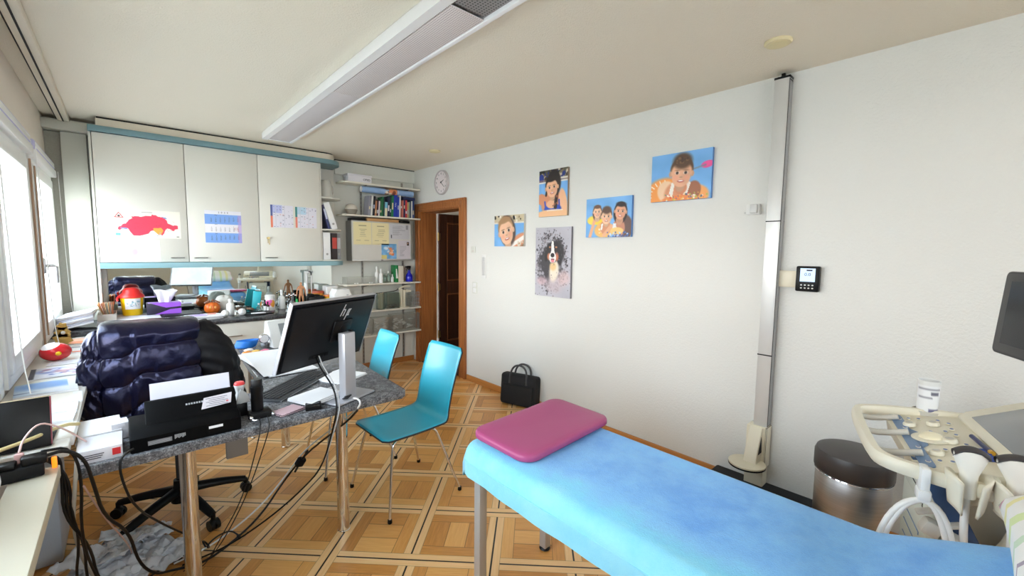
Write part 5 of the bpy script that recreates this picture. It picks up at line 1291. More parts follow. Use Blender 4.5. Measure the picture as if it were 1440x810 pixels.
b = B(); b.cbox((.02, .08, D + .006), (.25, .25, .011), .005, M=SM); b.mi = 1; b.cbox((.02, .08, D + .0005), (.252, .252, .002), M=SM); obj('foot_plate', b, [M_SIL, M_BLACKM], t)
b = B()
for i in range(5): b.cbox((-.08 + i * .017, -.12, .016), (.011, .014, .016), .001, M=MM)
b.cbox((-.05, -.12, .012), (.12, .02, .012), M=MM); obj('sockets', b, M_BLACKM, t)
b = B()
for i, (x, y) in enumerate(((-.05, -.12), (-.065, -.125))):
    p = MM @ Vector((x, y, .02)); b.tube([p, p + Vector((.0, -.05, -.04)), (.72 - i * .012, 2.03, .84), (.725 - i * .012, 2.015, DT + .02), (.715 - i * .012, 1.985, .745), (.70 - i * .01, 2.0, .66), (.66, 2.07, .45), (.60, 2.2, .30), (.48, 2.3, .16), (.30, 2.35, .06), (.16 - i * .03, 2.42, .012)], .0032 + .0008 * i, 8, 2)
    b.mi = 1
obj('cables', b, [mat('pale grey cable', (190, 190, 192), .5), M_BLACK], t)
# papers and keys beside the stand
b = B(); stack(b, .672, 2.168, D + .0125, .19, .15, 8, .0022, .42, .012, 8); single('loose_papers', b, M_PAPER, 'pile of white papers on the left half of the silver monitor foot', 'paper', (.672, 2.168, DT + .0125))
b = B(); stack(b, .85, 2.42, D, .21, .20, 6, .002, .5, .008, 9)
bmesh.ops.translate(b.bm, vec=(.05, .06, 0), verts=b.bm.verts[:]); single('loose_papers', b, M_PAPER, 'white papers lying on the desk behind the monitor stand', 'paper', (.90, 2.48, DT))
t = thing('key_bunch', 'bunch of dark keys lying on the silver monitor foot', 'keys', (.775, 2.04, D + .012))
for i in range(5):
    b = B(); a = .4 + i * .35; b.cbox((.76 + .012 * math.cos(a) + i * .004, 2.055 + .01 * math.sin(a), D + .0155 + i * .003), (.034, .012, .003), .001, rot=(.1, .12, a)); b.lathe([(.004, 0), (.011, 0), (.011, .003), (.004, .003)], n=14, M=T(.775 + i * .004, 2.058, D + .0145 + i * .003)); obj('key', b, mat('dark steel key', (60, 60, 64), .4, .7), t)
# monitoring device, cuff and packets at the far end of the desk
t = thing('ecg_device', 'white desk device with a tilted grey screen left of the monitor', 'medical device', (.86, 3.62, DT))
Mx = T(.895, 3.62, D) @ RZ(.25)
b = B(); b.prism([(-.09, 0), (.07, 0), (.05, .04), (-.015, .195), (-.055, .195)], .24, Mx @ Matrix(((0, 0, 1, -.12), (-1, 0, 0, 0), (0, 1, 0, 0), (0, 0, 0, 1))), .008); obj('case', b, M_WPL, t)
tl = math.atan2(.155, .065); MS2 = Mx @ T(0, -.0175, .118) @ RX(tl)
b = B(); b.cbox((.02, .005, .001), (.13, .10, .006), M=MS2); obj('screen', b, mat('grey lcd glass', (146, 150, 152), .2), t)
b = B(); b.cbox((.0, -.065, .001), (.03, .008, .006), .001, M=MS2); b.cbox((.05, -.065, .001), (.03, .008, .006), .001, M=MS2); obj('buttons', b, mat('rose button', (206, 120, 130), .5), t)
t = thing('blood_pressure_gauge', 'round chrome pressure gauge with a bright blue cuff on the desk', 'blood pressure gauge', (.70, 3.62, DT))
b = B(); b.lathe([(0, -.012), (.034, -.012), (.036, -.006), (.036, .006), (.032, .012), (0, .012)], n=28, M=T(.742, 3.56, D + .078) @ RX(PI / 2 + .25)); b.mi = 1; b.lathe([(0, .0125), (.029, .0125), (0, .013)], n=28, M=T(.742, 3.56, D + .078) @ RX(PI / 2 + .25)); obj('dial', b, [M_CHROME, M_PAPER], t)
b = B(); b.tube([(.744, 3.57, D + .05), (.75, 3.58, D + .03), (.75, 3.59, D + .022)], .008, 8); b.ball((.752, 3.60, D + .025), (.026, .034, .024), 16, 10); obj('bulb', b, mat('grey rubber bulb', (120, 122, 126), .5), t)
b = B()
def cuffn(u, v):
    a = u * 2 * PI; r1 = .05 + .004 * math.sin(3 * a); return (.64 + 1.35 * r1 * math.cos(a) + .02 * v, 3.68 + .9 * r1 * math.sin(a), D + .004 + .052 * v)
b.grid(cuffn, 40, 6, True); o = obj('cuff', b, mat('bright blue nylon cuff', (34, 122, 214), .5), t, 60, solid=.008)
b = B(); g = random.Random(6)
pk = []
PKC = [((236, 150, 56), 'orange sweet packet at the far end of the desk, nearest the white blotter'), ((226, 120, 150), 'pink sweet packet on the desk by the white device'), ((244, 200, 110), 'yellow sweet packet left of the white device'), ((240, 236, 236), 'white crumpled wrapper beside the orange packets')]
for i, (c, lb) in enumerate(PKC):
    x, y = (.615, .725, .67, .64)[i], (3.47, 3.46, 3.475, 3.555)[i]
    b = B(); cx0, cy0 = x, y
    b.grid(lambda u, v: (cx0 + (u - .5) * .058, cy0 + (v - .5) * .05, D + .0015 + .014 * (math.sin(u * PI) * math.sin(v * PI)) ** .5 + .003 * math.sin(u * 17 + v * 9)), 12, 10)
    single('sweet_packet', b, mat('packet foil %d' % i, c, .35), lb, 'packet', (x, y, DT), 'packets on the desk end', 180, solid=.002)
# ================================================================ office chair and jacket
hx, hy = .17, 2.95
t = thing('office_chair', 'black five-star office chair hidden under the quilted jacket', 'office chair', (hx, hy, 0))
b = B(); b.lathe([(0, .075), (.045, .075), (.05, .1), (.032, .17), (.03, .2), (0, .2)], (hx, hy, 0)); obj('hub', b, M_BLACK, t)
for i in range(5):
    a = R(2.5 + 72 * i); c, s_ = math.cos(a), math.sin(a)
    b = B(); b.tube([(hx + .03 * c, hy + .03 * s_, .135), (hx + .18 * c, hy + .18 * s_, .115), (hx + .315 * c, hy + .315 * s_, .082)], lambda q: .030 - .012 * q, 10, 1, .75); lg = obj('leg', b, M_BLACK, t)
    cx0, cy0 = hx + .317 * c, hy + .317 * s_
    b = B(); b.cyl((cx0, cy0, .05), (cx0, cy0, .085), .011)
    for sd in (-.014, .014):
        p = Vector((cx0 - sd * s_, cy0 + sd * c, .0285)); ax = Vector((-s_, c, 0)); b.cyl(p - ax * .009, p + ax * .009, .028, n=20)
    b.lathe([(.018, .03), (.024, .045), (.016, .056), (0, .058)], (cx0, cy0, 0), 16); obj('caster', b, M_BLACK, lg)
b = B(); b.cyl((hx, hy, .2), (hx, hy, .40), .017); obj('gas_column', b, mat('dark chrome', (90, 90, 94), .25, .9), t)
b = B(); b.cbox((hx, hy, .415), (.2, .22, .035), .01); b.tube([(hx, hy, .415), (hx + .2, hy + .02, .41), (hx + .24, hy + .02, .405)], .008, 8); obj('mechanism', b, M_BLACK, t)
b = B(); b.cbox((hx, hy + .03, .465), (.47, .46, .065), .03, seg=3); obj('seat', b, mat('black chair fabric', (22, 22, 25), .85), t)
b = B(); b.cbox((.10, 2.93, .85), (.36, .07, .46), .03, seg=3); b.tube([(hx, hy - .02, .42), (.13, 2.80, .45), (.11, 2.83, .62), (.10, 2.9, .7)], .022, 10, 2, .7); obj('backrest', b, mat('black chair fabric', (22, 22, 25), .85), t)
k = NT('dark navy quilted nylon'); co = k.coord(); n = k.noise(co, 22, 5, .7); n2 = k.noise(co, 60, 3, .6)
k.l(k.mix(n, rgb(6, 6, 22), rgb(14, 14, 40)), k.b.inputs['Base Color']); k.b.inputs['Roughness'].default_value = .22; k.b.inputs['Specular IOR Level'].default_value = .6; k.b.inputs['Specular Tint'].default_value = rgb(206, 206, 255)
k.bump(k.M('ADD', k.M('MULTIPLY', n, 1.0), k.M('MULTIPLY', n2, .3)), .22, .012); M_JKT = k.m
t = thing('quilted_jacket', 'shiny dark navy quilted jacket draped over the office chair', 'jacket', (.10, 2.93, .5))
from mathutils import noise as mno
SR = [1.16, 1.0, .86, .72, .58, .44, .30]; SL_ = [1.16, .955, .81, .665, .52, .40, .28]
def jseam(x, z):
    q = float(smoothstep(-.035, .05, x)); sv = [l * (1 - q) + r_ * q + .012 * (x - .1) for l, r_ in zip(SL_, SR)]
    for a_, c_ in zip(sv, sv[1:]):
        if c_ <= z <= a_:
            f_ = (a_ - z) / (a_ - c_); return math.sin(PI * f_) ** .42, min(f_, 1 - f_)
    return 0., 0.
NU, NV = 240, 170
def jfn(u, v):
    a = 2 * PI * u; c, s_ = math.cos(a), math.sin(a)
    zt = 1.118 - v * .70
    sh = (1 - (1 - min(1, v / .10)) ** 2) ** .5 if v < .10 else 1.0
    hw = (.205 + .02 * min(1, v * 1.5)) * (.80 + .20 * sh); hd = (.125 + .025 * v) * (.10 + .90 * sh)
    p = 3.4; den = (abs(c) ** p + abs(s_) ** p) ** (1 / p)
    x0 = .085 + hw * c / den; y0 = 2.945 + hd * s_ / den
    pf, e = jseam(x0, zt)
    P_ = Vector((x0 * 15 + zt * 5, y0 * 8, zt * 8 - x0 * 5))
    n1 = mno.noise(P_); n2 = 1 - 2 * abs(mno.noise(P_ * 1.8)); n3 = 1 - 2 * abs(mno.noise(Vector((x0 * 60 + 9 * zt, y0 * 20, zt * 16))))
    near = math.exp(-e * 6)
    pl = math.sin(x0 * 74 + 6 * n1 + 4 * math.sin(zt * 9)) * (.5 + .5 * n2); bul = .023 * pf + .008 * n1 * pf + .0065 * pl * math.exp(-e * 5) * pf + .003 * n3 * near
    if s_ < 0: bul -= .013 * math.exp(-((x0 - .005 - .05 * (zt - 1.0)) / .016) ** 2) * (.5 + .5 * n2)
    for xe in (-.118, .288): bul -= .014 * math.exp(-((x0 - xe) / .012) ** 2) * (1 + .6 * n3)
    bul *= .25 + .75 * sh
    x = x0 + bul * c / den * .8; y = y0 + bul * s_ / den
    return (x, y, zt + .008 * mno.noise(Vector((x0 * 12, 3, zt * 6))))
b = B(); rows = b.grid(jfn, NU, NV, True); b.cap(rows[0]); obj('body', b, M_JKT, t, 180)
M_JKT2 = mat('dull black jacket panel', (7, 7, 13), .55, spec=.3)
def sleeve(pts, r0, n, seed, flat):
    b = B(); g = random.Random(seed); ph = g.random() * 6
    P = [Vector(p) for p in pts]
    for _ in range(3):
        Q = [P[0]]
        for i in range(len(P) - 1): Q += [P[i] * .75 + P[i + 1] * .25, P[i] * .25 + P[i + 1] * .75]
        P = Q + [P[-1]]
    # resample
    L = [0]
    for i in range(len(P) - 1): L.append(L[-1] + (P[i + 1] - P[i]).length)
    def at(s):
        s *= L[-1]
        for i in range(len(P) - 1):
            if s <= L[i + 1]: return P[i].lerp(P[i + 1], (s - L[i]) / max(1e-6, L[i + 1] - L[i])), (P[i + 1] - P[i]).normalized()
        return P[-1], (P[-1] - P[-2]).normalized()
    def fn(u, v):
        p, d_ = at(v); w_ = Vector((0, 1, 0)); w_ = (w_ - d_ * w_.dot(d_)).normalized(); q = d_.cross(w_); a = 2 * PI * u
        bb = (v * n) % 1; pf = math.sin(PI * bb) ** .5; e = min(bb, 1 - bb)
        rr = r0 * (1 - .18 * v) + .018 * pf + .006 * math.sin(a * 13 + v * 30 + ph) * math.exp(-e * 5) + .004 * math.sin(a * 7 - v * 41 + ph)
        rr *= min(1, (v / .06 + .05)) ** .5 if v < .06 else 1
        return tuple(p + q * (rr * math.cos(a)) + w_ * (rr * flat * math.sin(a)))
    rows = b.grid(fn, 56, 80, True); b.cap(rows[0]); b.cap(rows[-1]); return b
obj('sleeve', sleeve([(.22, 2.93, 1.05), (.315, 2.91, .955), (.375, 2.90, .83), (.395, 2.89, .68), (.38, 2.88, .47)], .098, 2, 3, .8), M_JKT2, t, 180)
obj('sleeve', sleeve([(-.06, 2.94, 1.07), (-.115, 2.92, .99), (-.135, 2.90, .86), (-.135, 2.89, .70), (-.12, 2.88, .5)], .056, 4, 5, .9), M_JKT, t, 180)
b = B(); b.tube([(-.03, 3.0, 1.055), (.03, 3.03, 1.065), (.10, 3.04, 1.068), (.17, 3.03, 1.065), (.22, 3.0, 1.055)], lambda q: .03 + .008 * math.sin(q * PI), 14, 2); obj('collar', b, M_JKT, t, 180)
# ================================================================ things on the back counter
CT = .8706
M_YEL = mat('yellow plastic', (252, 206, 10), .35); M_REDL = mat('red plastic lid', (226, 44, 40), .35)
b = B(); b.box(-.185, .205, 4.60, 5.0, CT, CT + .042, .002); b.mi = 1; b.box(-.02, .04, 4.5985, 4.6, CT + .008, CT + .034); b.mi = 2
for i in range(3): b.box(.06, .15, 4.5988, 4.6, CT + .01 + .009 * i, CT + .013 + .009 * i)
single('flat_carton', b, [mat('white carton', (226, 224, 230), .6), mat('red carton print', (214, 44, 50), .5), mat('grey print', (170, 170, 172), .6)], 'long flat white carton with a red patch under the yellow sharps bin', 'box', (.01, 4.8, CT))
t = thing('sharps_bin', 'yellow sharps bin with a red lid on the flat white carton', 'bin', (.03, 4.90, CT + .0425)); zc = CT + .0428
b = B(); b.lathe([(0, 0), (.062, 0), (.066, .006), (.075, .15), (.078, .155), (0, .155)], (.03, 4.9, zc), 32); obj('container', b, M_YEL, t)
b = B(); b.lathe([(.084, .15), (.086, .156), (.08, .175), (.06, .195), (.056, .215), (.04, .232), (0, .238)], (.03, 4.9, zc), 32); b.tube([(-.052, 4.87, zc + .165), (-.064, 4.85, zc + .15), (-.06, 4.845, zc + .13)], .008, 8, 1); obj('lid', b, M_REDL, t)
a = Art(.1, .09, 30, (240, 240, 240)); a.specks(40, (.1, .2, .9, .8), [(120, 180, 190), (160, 160, 170), (220, 225, 230)], (.02, .06)); b = B()
a.mesh_into(b, lambda u, v: (.03 + .0755 * math.cos(-PI / 2 + (u - .45) * 1.5) * (1 - .05 * (1 - v)), 4.9 + .0765 * math.sin(-PI / 2 + (u - .45) * 1.5) * (1 - .05 * (1 - v)), zc + .055 + .09 * v)); obj('label', b, M_PRINT, t)
t = thing('card_index', 'open box of striped orange and cream cards left of the yellow bin', 'card box', (-.13, 4.75, CT + .0425))
b = B()
for q in ((-.18, -.177, 4.62, 4.9), (-.072, -.069, 4.62, 4.9), (-.177, -.072, 4.62, 4.623), (-.177, -.072, 4.897, 4.9)): b.box(q[0], q[1], q[2], q[3], zc, zc + .05)
b.box(-.177, -.072, 4.623, 4.897, zc, zc + .003); obj('tray', b, mat('clear smoky tray', (206, 196, 186), .3), t)
cols = [(232, 214, 176), (236, 160, 90), (240, 232, 214), (214, 130, 110), (226, 196, 150), (240, 120, 60), (232, 220, 190), (190, 170, 150)]
for i in range(14):
    b = B(); b.cbox((-.158 + i * .0052, 4.76, zc + .066), (.0016, .22, .125), rot=(0, -.32 + .03 * i, .02 * (i % 3))); obj('card', b, mat('card stock %d' % (i % 8), cols[i % 8], .7), t)
t = thing('tissue_box', 'purple and black tissue box with a white tissue sticking out', 'tissue box', (.24, 4.86, CT)); zt_ = CT + .0435
b = B(); stack(b, .36, 4.84, CT, .27, .28, 6, .007, -.04, .008, 12); single('folder_stack', b, [mat('dark folders', (40, 40, 46), .5)], 'dark flat folders under the purple tissue box', 'folders', (.25, 4.84, CT))
b = B(); b.box(.12, .355, 4.79, 4.915, zt_, zt_ + .098, .003); obj('carton', b, mat('near black violet carton', (34, 26, 54), .4), t)
b = B(); b.prism([(.15, .098), (.355, .098), (.355, .062), (.25, .055)], .0008, T(0, 4.789, zt_) @ FRONT_Y); b.prism([(.17, .0), (.355, .0), (.355, .045), (.28, .04)], .0008, T(0, 4.789, zt_) @ FRONT_Y); b.box(.13, .35, 4.80, 4.905, zt_ + .0975, zt_ + .0988); obj('printed_panels', b, mat('violet print', (164, 92, 224), .4), t)
b = B()
def tis(u, v):
    a = u * 2 * PI; r_ = (.02 + .03 * v + .008 * math.sin(5 * a + 3 * v)) ; return (.245 + 1.5 * r_ * math.cos(a) + .01 * v, 4.85 + .4 * r_ * math.sin(a) + .006 * math.sin(3 * a), zt_ + .098 + (.105 + .012 * math.sin(2 * a)) * v)
b.grid(tis, 40, 14, True); obj('tissue', b, M_PAPER, t, 180)
b = B(); stack(b, .50, 4.62, CT, .24, .17, 8, .004, .1, .02, 31); b.mi = 1; b.cbox((.46, 4.60, CT + .0335), (.10, .12, .002), rot=(0, 0, .25)); b.mi = 2; b.cbox((.56, 4.65, CT + .0335), (.06, .09, .002), rot=(0, 0, -.2))
single('paper_pile', b, [M_PAPER, mat('lilac form', (206, 186, 232), .7), mat('salmon form', (236, 160, 140), .7)], 'untidy pile of white, lilac and salmon forms on the counter before the tissue box', 'paper', (.50, 4.62, CT))
b = B(); b.cbox((.50, 4.93, CT + .004), (.09, .12, .008), .002, rot=(0, 0, .2)); b.mi = 1; b.cbox((.50, 4.93, CT + .0085), (.07, .1, .001), rot=(0, 0, .2))
single('notebook', b, [M_BLACK, M_PAPER], 'small dark notebook lying between the tissue box and the pumpkin dish', 'notebook', (.50, 4.93, CT))
# pumpkin figure in a dark dish
b = B(); b.lathe([(0, 0), (.085, 0), (.11, .022), (.106, .024), (.082, .006), (0, .006)], (.60, 4.84, CT), 36); single('dark_dish', b, mat('dark brown dish', (58, 40, 32), .35), 'dark brown dish under the orange pumpkin figure', 'dish', (.60, 4.84, CT))
t = thing('pumpkin_figure', 'orange pumpkin figure sitting in the dark dish on the counter', 'figure', (.59, 4.84, CT + .0065)); po = mat('orange glazed ceramic', (214, 104, 34), .3, var=.15)
b = B()
b.grid(lambda u, v: ((.59 + (.058 + .006 * abs(math.cos(4 * 2 * PI * u))) * math.cos(2 * PI * u) * math.sin(PI * v) ** .7), 4.84 + (.05 + .006 * abs(math.cos(4 * 2 * PI * u))) * math.sin(2 * PI * u) * math.sin(PI * v) ** .7, CT + .063 - .056 * math.cos(PI * v)), 48, 16, True)
obj('body', b, po, t, 180)
b = B(); b.tube([(.59, 4.84, CT + .115), (.592, 4.838, CT + .13), (.6, 4.835, CT + .14)], .009, 8, 1); b.cbox((.552, 4.84, CT + .122), (.05, .05, .012), .005, rot=(0, -.5, 0)); b.cbox((.628, 4.84, CT + .122), (.05, .05, .012), .005, rot=(0, .5, 0)); obj('stalk_and_leaves', b, mat('brown leaf glaze', (130, 70, 34), .4), t)
b = B()
for x in (.57, .607): b.ball((x, 4.792, CT + .072), (.012, .008, .014), 14, 8)
obj('eyes', b, mat('pale orange glaze', (246, 168, 84), .3), t)
bottle(.715, 4.72, CT, .032, .15, M_WPL, M_WPL, 'squat white bottle behind the two white balls on the counter', neck=.3, group='bottles on the counter')
for x, y, lb in ((.655, 4.60, 'white ball on the counter edge, nearer the pumpkin'), (.79, 4.62, 'white ball on the counter edge, nearer the medicine bottles')):
    b = B(); b.ball((x, y, CT + .0325), .0325, 24, 14); single('foam_ball', b, M_WPL, lb, 'ball', (x, y, CT), 'white balls on the counter')
b = B(); g = random.Random(2)
b.grid(lambda u, v: (.70 + (.075 * math.sin(PI * v) ** .6 + .006 * math.sin(7 * 2 * PI * u + 9 * v)) * math.cos(2 * PI * u), 4.92 + (.05 * math.sin(PI * v) ** .6) * math.sin(2 * PI * u), CT + .085 - .082 * math.cos(PI * v) + .006 * math.sin(5 * 2 * PI * u)), 40, 20, True)
single('cotton_bag', b, mat('milky white bag', (214, 212, 204), .5), 'crumpled milky bag behind the squat white bottle', 'bag', (.70, 4.92, CT), smooth=180)
t = thing('instrument_tray', 'dark oval tray with a white pad at the front edge of the counter', 'tray', (.93, 4.64, CT))
b = B(); b.lathe([(0, 0), (.10, 0), (.12, .012), (.116, .014), (.098, .004), (0, .004)], (0, 0, 0), 40, T(.93, 4.64, CT) @ Matrix.Diagonal((1.1, .8, 1, 1))); obj('tray_body', b, mat('dark grey tray', (70, 72, 74), .3, .5), t)
b = B(); b.cbox((.92, 4.60, CT + .012), (.12, .05, .012), .005); obj('gauze', b, M_PAPER, t)
b = B()
for i in range(24):
    a, q = g.uniform(0, 6.28), .055 * math.sqrt(g.random()); b.ball((.86 + q * math.cos(a) * 1.3, 4.93 + q * math.sin(a), CT + .012 + g.uniform(0, .012)), (.016, .013, .011), 8, 6, M=RZ(a))
o = single('pebbles', b, mat('brown pebbles', (140, 112, 92), .6, var=.3, scale=40), 'heap of small brown pebbles behind the dark oval tray', 'pebbles', (.86, 4.93, CT)); o['kind'] = 'stuff'
t = thing('leaning_packet', 'bright cyan packet leaning back beside the medicine bottles', 'packet', (.98, 4.98, CT))
b = B(); b.cbox((.985, 4.985, CT + .095), (.075, .02, .185), .005, rot=(-.10, .16, 0)); obj('pouch', b, mat('cyan foil', (60, 206, 222), .35), t)
b = B(); b.cbox((1.0, 4.973, CT + .05), (.05, .002, .06), rot=(-.10, .16, 0)); obj('printed_label', b, mat('orange print', (240, 160, 60), .5), t)
for x, r_, h, bd, cp, lb in ((.955, .02, .09, M_CLEAR2, M_WPL, 'small clear vial left of the black dropper bottles'), (.985, .014, .08, M_CLEAR2, M_WPL, 'thin clear vial touching the black dropper bottles'), (1.008, .015, .12, M_BLACK, M_BLACK, 'black dropper bottle, left one of the pair'), (1.032, .014, .10, mat('amber glass', (60, 34, 20), .2), M_BLACK, 'amber dropper bottle with a white label beside the white tub')):
    bottle(x, 4.74, CT, r_, h, bd, cp, lb, group='bottles on the counter', band=M_PAPER if bd is not M_CLEAR2 else None)
t = thing('wipes_tub', 'white tub with a pink and orange pattern right of the dropper bottles', 'tub', (1.06, 4.84, CT))
b = B(); b.lathe([(0, 0), (.045, 0), (.047, .004), (.045, .14), (0, .142)], (1.075, 4.84, CT), 28); obj('tub', b, M_WPL, t)
b = B(); b.lathe([(.046, .141), (.047, .15), (.04, .158), (.015, .162), (0, .162)], (1.075, 4.84, CT), 28); obj('lid', b, M_WPL, t)
a = Art(.12, .08, 30, (246, 240, 244)); a.ell(.3, .5, .25, .35, (236, 90, 170)); a.ell(.7, .55, .2, .4, (248, 170, 60)); a.ell(.5, .3, .15, .2, (240, 120, 190)); b = B()
a.mesh_into(b, lambda u, v: (1.075 + .0468 * math.cos(-PI / 2 + (u - .55) * 2.4), 4.84 + .0468 * math.sin(-PI / 2 + (u - .55) * 2.4), CT + .03 + .09 * v)); obj('label', b, M_PRINT, t)
bottle(1.195, 4.88, CT, .032, .20, M_WPL, M_WPL, 'tall white squeeze bottle standing alone left of the wooden figure', neck=.36, capr=.42, group='bottles on the counter')
b = B()
for i in range(5): b.tube([(1.27 + .016 * i, 4.95, CT + .002), (1.262 + .022 * i, 4.94, CT + .11 + .012 * (i % 2))], .004, 6); b.lathe([(.009, -.002), (.013, 0), (.009, .002)], n=12, M=T(1.262 + .022 * i, 4.94, CT + .125 + .012 * (i % 2)) @ RX(PI / 2))
b.lathe([(0, 0), (.04, 0), (.042, .07), (.038, .07), (.036, .004), (0, .004)], (1.30, 4.95, CT), 24)
single('instrument_beaker', b, M_CHROME, 'steel beaker of shiny scissors behind the white squeeze bottle', 'beaker', (1.30, 4.95, CT))
t = thing('green_clamp', 'small bright green plastic clip left of the wooden figure', 'clip', (1.315, 4.80, CT))
b = B(); b.prism([(-.03, 0), (.03, 0), (.008, .055), (.006, .10), (-.006, .10), (-.008, .055)], .02, T(1.32, 4.82, CT) @ FRONT_Y, .003); obj('clip_body', b, mat('bright green plastic', (24, 178, 92), .35), t)
b = B(); b.cyl((1.32, 4.798, CT + .06), (1.32, 4.822, CT + .06), .006); obj('pivot', b, M_STEEL, t)
# anatomical muscle figure: one continuous skin-modified body
def manikin():
    V = [(0, 0, .50), (0, .0, .58), (0, .0, .68), (0, .0, .78), (0, 0, .84), (0, -.012, .93),
         (-.09, 0, .775), (-.13, 0, .70), (-.155, .005, .58), (-.17, -.02, .46), (-.175, -.03, .40),
         (.09, 0, .775), (.13, 0, .70), (.155, .005, .58), (.17, -.02, .46), (.175, -.03, .40),
         (-.05, 0, .47), (-.062, 0, .28), (-.066, .01, .06), (-.07, -.06, .015), (.05, 0, .47), (.062, 0, .28), (.066, .01, .06), (.07, -.06, .015), (0, -.005, .97)]
    E_ = [(0, 1), (1, 2), (2, 3), (3, 4), (4, 5), (5, 24), (3, 6), (6, 7), (7, 8), (8, 9), (9, 10), (3, 11), (11, 12), (12, 13), (13, 14), (14, 15), (0, 16), (16, 17), (17, 18), (18, 19), (0, 20), (20, 21), (21, 22), (22, 23)]
    Rr = [.075, .065, .08, .085, .035, .055, .045, .036, .03, .024, .022, .045, .036, .03, .024, .022, .062, .045, .026, .02, .062, .045, .026, .02, .04]
    me = bpy.data.meshes.new('muscle_body'); me.from_pydata([(x * .265, y * .265, z * .265) for x, y, z in V], E_, [])
    o = bpy.data.objects.new('body', me); COL.objects.link(o)
    sk = o.modifiers.new('Skin', 'SKIN'); 
    for i, d_ in enumerate(me.skin_vertices[0].data): d_.radius = (Rr[i] * .265, Rr[i] * .265 * .8); d_.use_root = (i == 0)
    ss = o.modifiers.new('Subdivision', 'SUBSURF'); ss.levels = 2; ss.render_levels = 2
    me.materials.append(mat('striped muscle orange', (202, 140, 98), .5, var=.35, scale=60)); return o
t = thing('anatomy_figure', 'small standing anatomical muscle figure beside the black case on the counter', 'figure', (1.39, 4.90, CT))
o = manikin(); o.parent = t; o.location = (0, 0, .012)
b = B(); b.lathe([(0, 0), (.05, 0), (.052, .003), (.05, .0115), (0, .0115)], (1.39, 4.9, CT + .0), 28); obj('base', b, M_BLACK, t)
t = thing('otoscope_case', 'black instrument case standing between the muscle figure and the yellow tubs', 'case', (1.49, 4.86, CT))
b = B(); b.box(1.44, 1.60, 4.8, 4.93, CT, CT + .115, .006); obj('case_body', b, M_BLACK, t)
b = B(); b.box(1.45, 1.50, 4.82, 4.91, CT + .1155, CT + .14, .004); b.box(1.52, 1.56, 4.82, 4.9, CT + .1155, CT + .13, .004); obj('top_fittings', b, M_BLACKM, t)
for x, y, h, c, lb in ((1.60, 5.02, .155, (240, 160, 50), 'orange tub with a red-brown lid behind the black case'), (1.665, 4.86, .12, (250, 206, 40), 'yellow tub with an orange lid beside the white dispenser')):
    t = thing('specimen_tub', lb, 'tub', (x, y, CT), group='coloured tubs on the counter')
    b = B(); b.lathe([(0, 0), (.05, 0), (.056, h * .85), (0, h * .86)], (x, y, CT), 28); obj('tub', b, mat('tub %d' % c[1], c, .4), t)
    b = B(); b.lathe([(.06, h * .85), (.062, h * .87), (.058, h), (0, h)], (x, y, CT), 28); obj('lid', b, mat('rust orange lid', (206, 84, 44), .4) if h > .14 else mat('orange lid', (240, 130, 30), .4), t)
t = thing('white_dispenser', 'white desktop dispenser with a small dark badge at the right end of the counter', 'dispenser', (1.73, 4.66, CT))
b = B(); b.prism([(-.10, 0), (.10, 0), (.09, .14), (.06, .20), (-.07, .20), (-.10, .15)], .16, T(1.725, 4.74, CT) @ FRONT_Y, .012); obj('housing', b, M_WPL, t)
b = B(); b.box(1.755, 1.775, 4.5785, 4.5802, CT + .13, CT + .142); b.box(1.72, 1.79, 4.5785, 4.5802, CT + .1, CT + .104); obj('badge', b, mat('grey print', (120, 120, 124), .6), t)
b = B(); b.box(1.665, 1.79, 4.92, 5.08, CT, CT + .21, .01); single('white_printer', b, M_WPL, 'plain white box-shaped printer at the mirror, behind the dispenser', 'printer', (1.7, 5.0, CT))
t = thing('tap', 'white slim tap standing before the mirror', 'tap', (1.505, 5.05, CT))
b = B(); b.cyl((1.50, 5.07, CT), (1.50, 5.07, CT + .36), .012); b.cyl((1.55, 5.07, CT), (1.55, 5.07, CT + .36), .006); b.cbox((1.52, 5.06, CT + .37), (.09, .03, .03), .006); obj('riser', b, M_WPL, t)
b = B(); b.tube([(1.52, 5.05, CT + .37), (1.52, 4.99, CT + .375), (1.52, 4.97, CT + .34)], .008, 8, 1); obj('spout', b, M_STEEL, t)

# ================================================================ windowsill things
SZ = .8306
t = thing('red_ball', 'red painted ball with a white cap and a yellow patch on the windowsill', 'ball', (-.325, 3.60, SZ))
b = B(); b.ball((-.325, 3.60, SZ + .052), (.068, .06, .052), 32, 20); obj('shell', b, mat('glossy red paint', (216, 30, 40), .2, coat=.5), t)
b = B(); b.ball((-.333, 3.595, SZ + .067), (.052, .048, .041), 28, 16); obj('white_cap', b, mat('white paint flakes', (240, 232, 230), .4), t)
b = B(); b.ball((-.31, 3.545, SZ + .05), (.014, .009, .012), 14, 10); obj('yellow_patch', b, mat('yellow paint', (250, 196, 30), .4), t)
t = thing('gold_figure', 'golden paper tree ornament standing between the red ball and the counter', 'ornament', (-.335, 4.15, SZ))
b = B()
def star(cx, cz, r_, n_, ph): return [((r_ if i % 2 else r_ * .72) * math.cos(PI * i / n_ + ph) + cx, (r_ if i % 2 else r_ * .72) * math.sin(PI * i / n_ + ph) + cz) for i in range(2 * n_)]
b.prism(star(0, .04, .052, 6, .2), .012, T(-.335, 4.15, SZ) @ FRONT_Y); b.prism(star(0, .088, .042, 6, .5), .012, T(-.335, 4.15, SZ) @ FRONT_Y); b.prism(star(0, .126, .03, 6, .3), .012, T(-.335, 4.15, SZ) @ FRONT_Y); b.box(-.375, -.295, 4.125, 4.16, SZ, SZ + .006, .002)
bmesh.ops.remove_doubles(b.bm, verts=b.bm.verts[:], dist=1e-5); obj('layers', b, mat('gold card', (206, 170, 92), .4, .3), t)
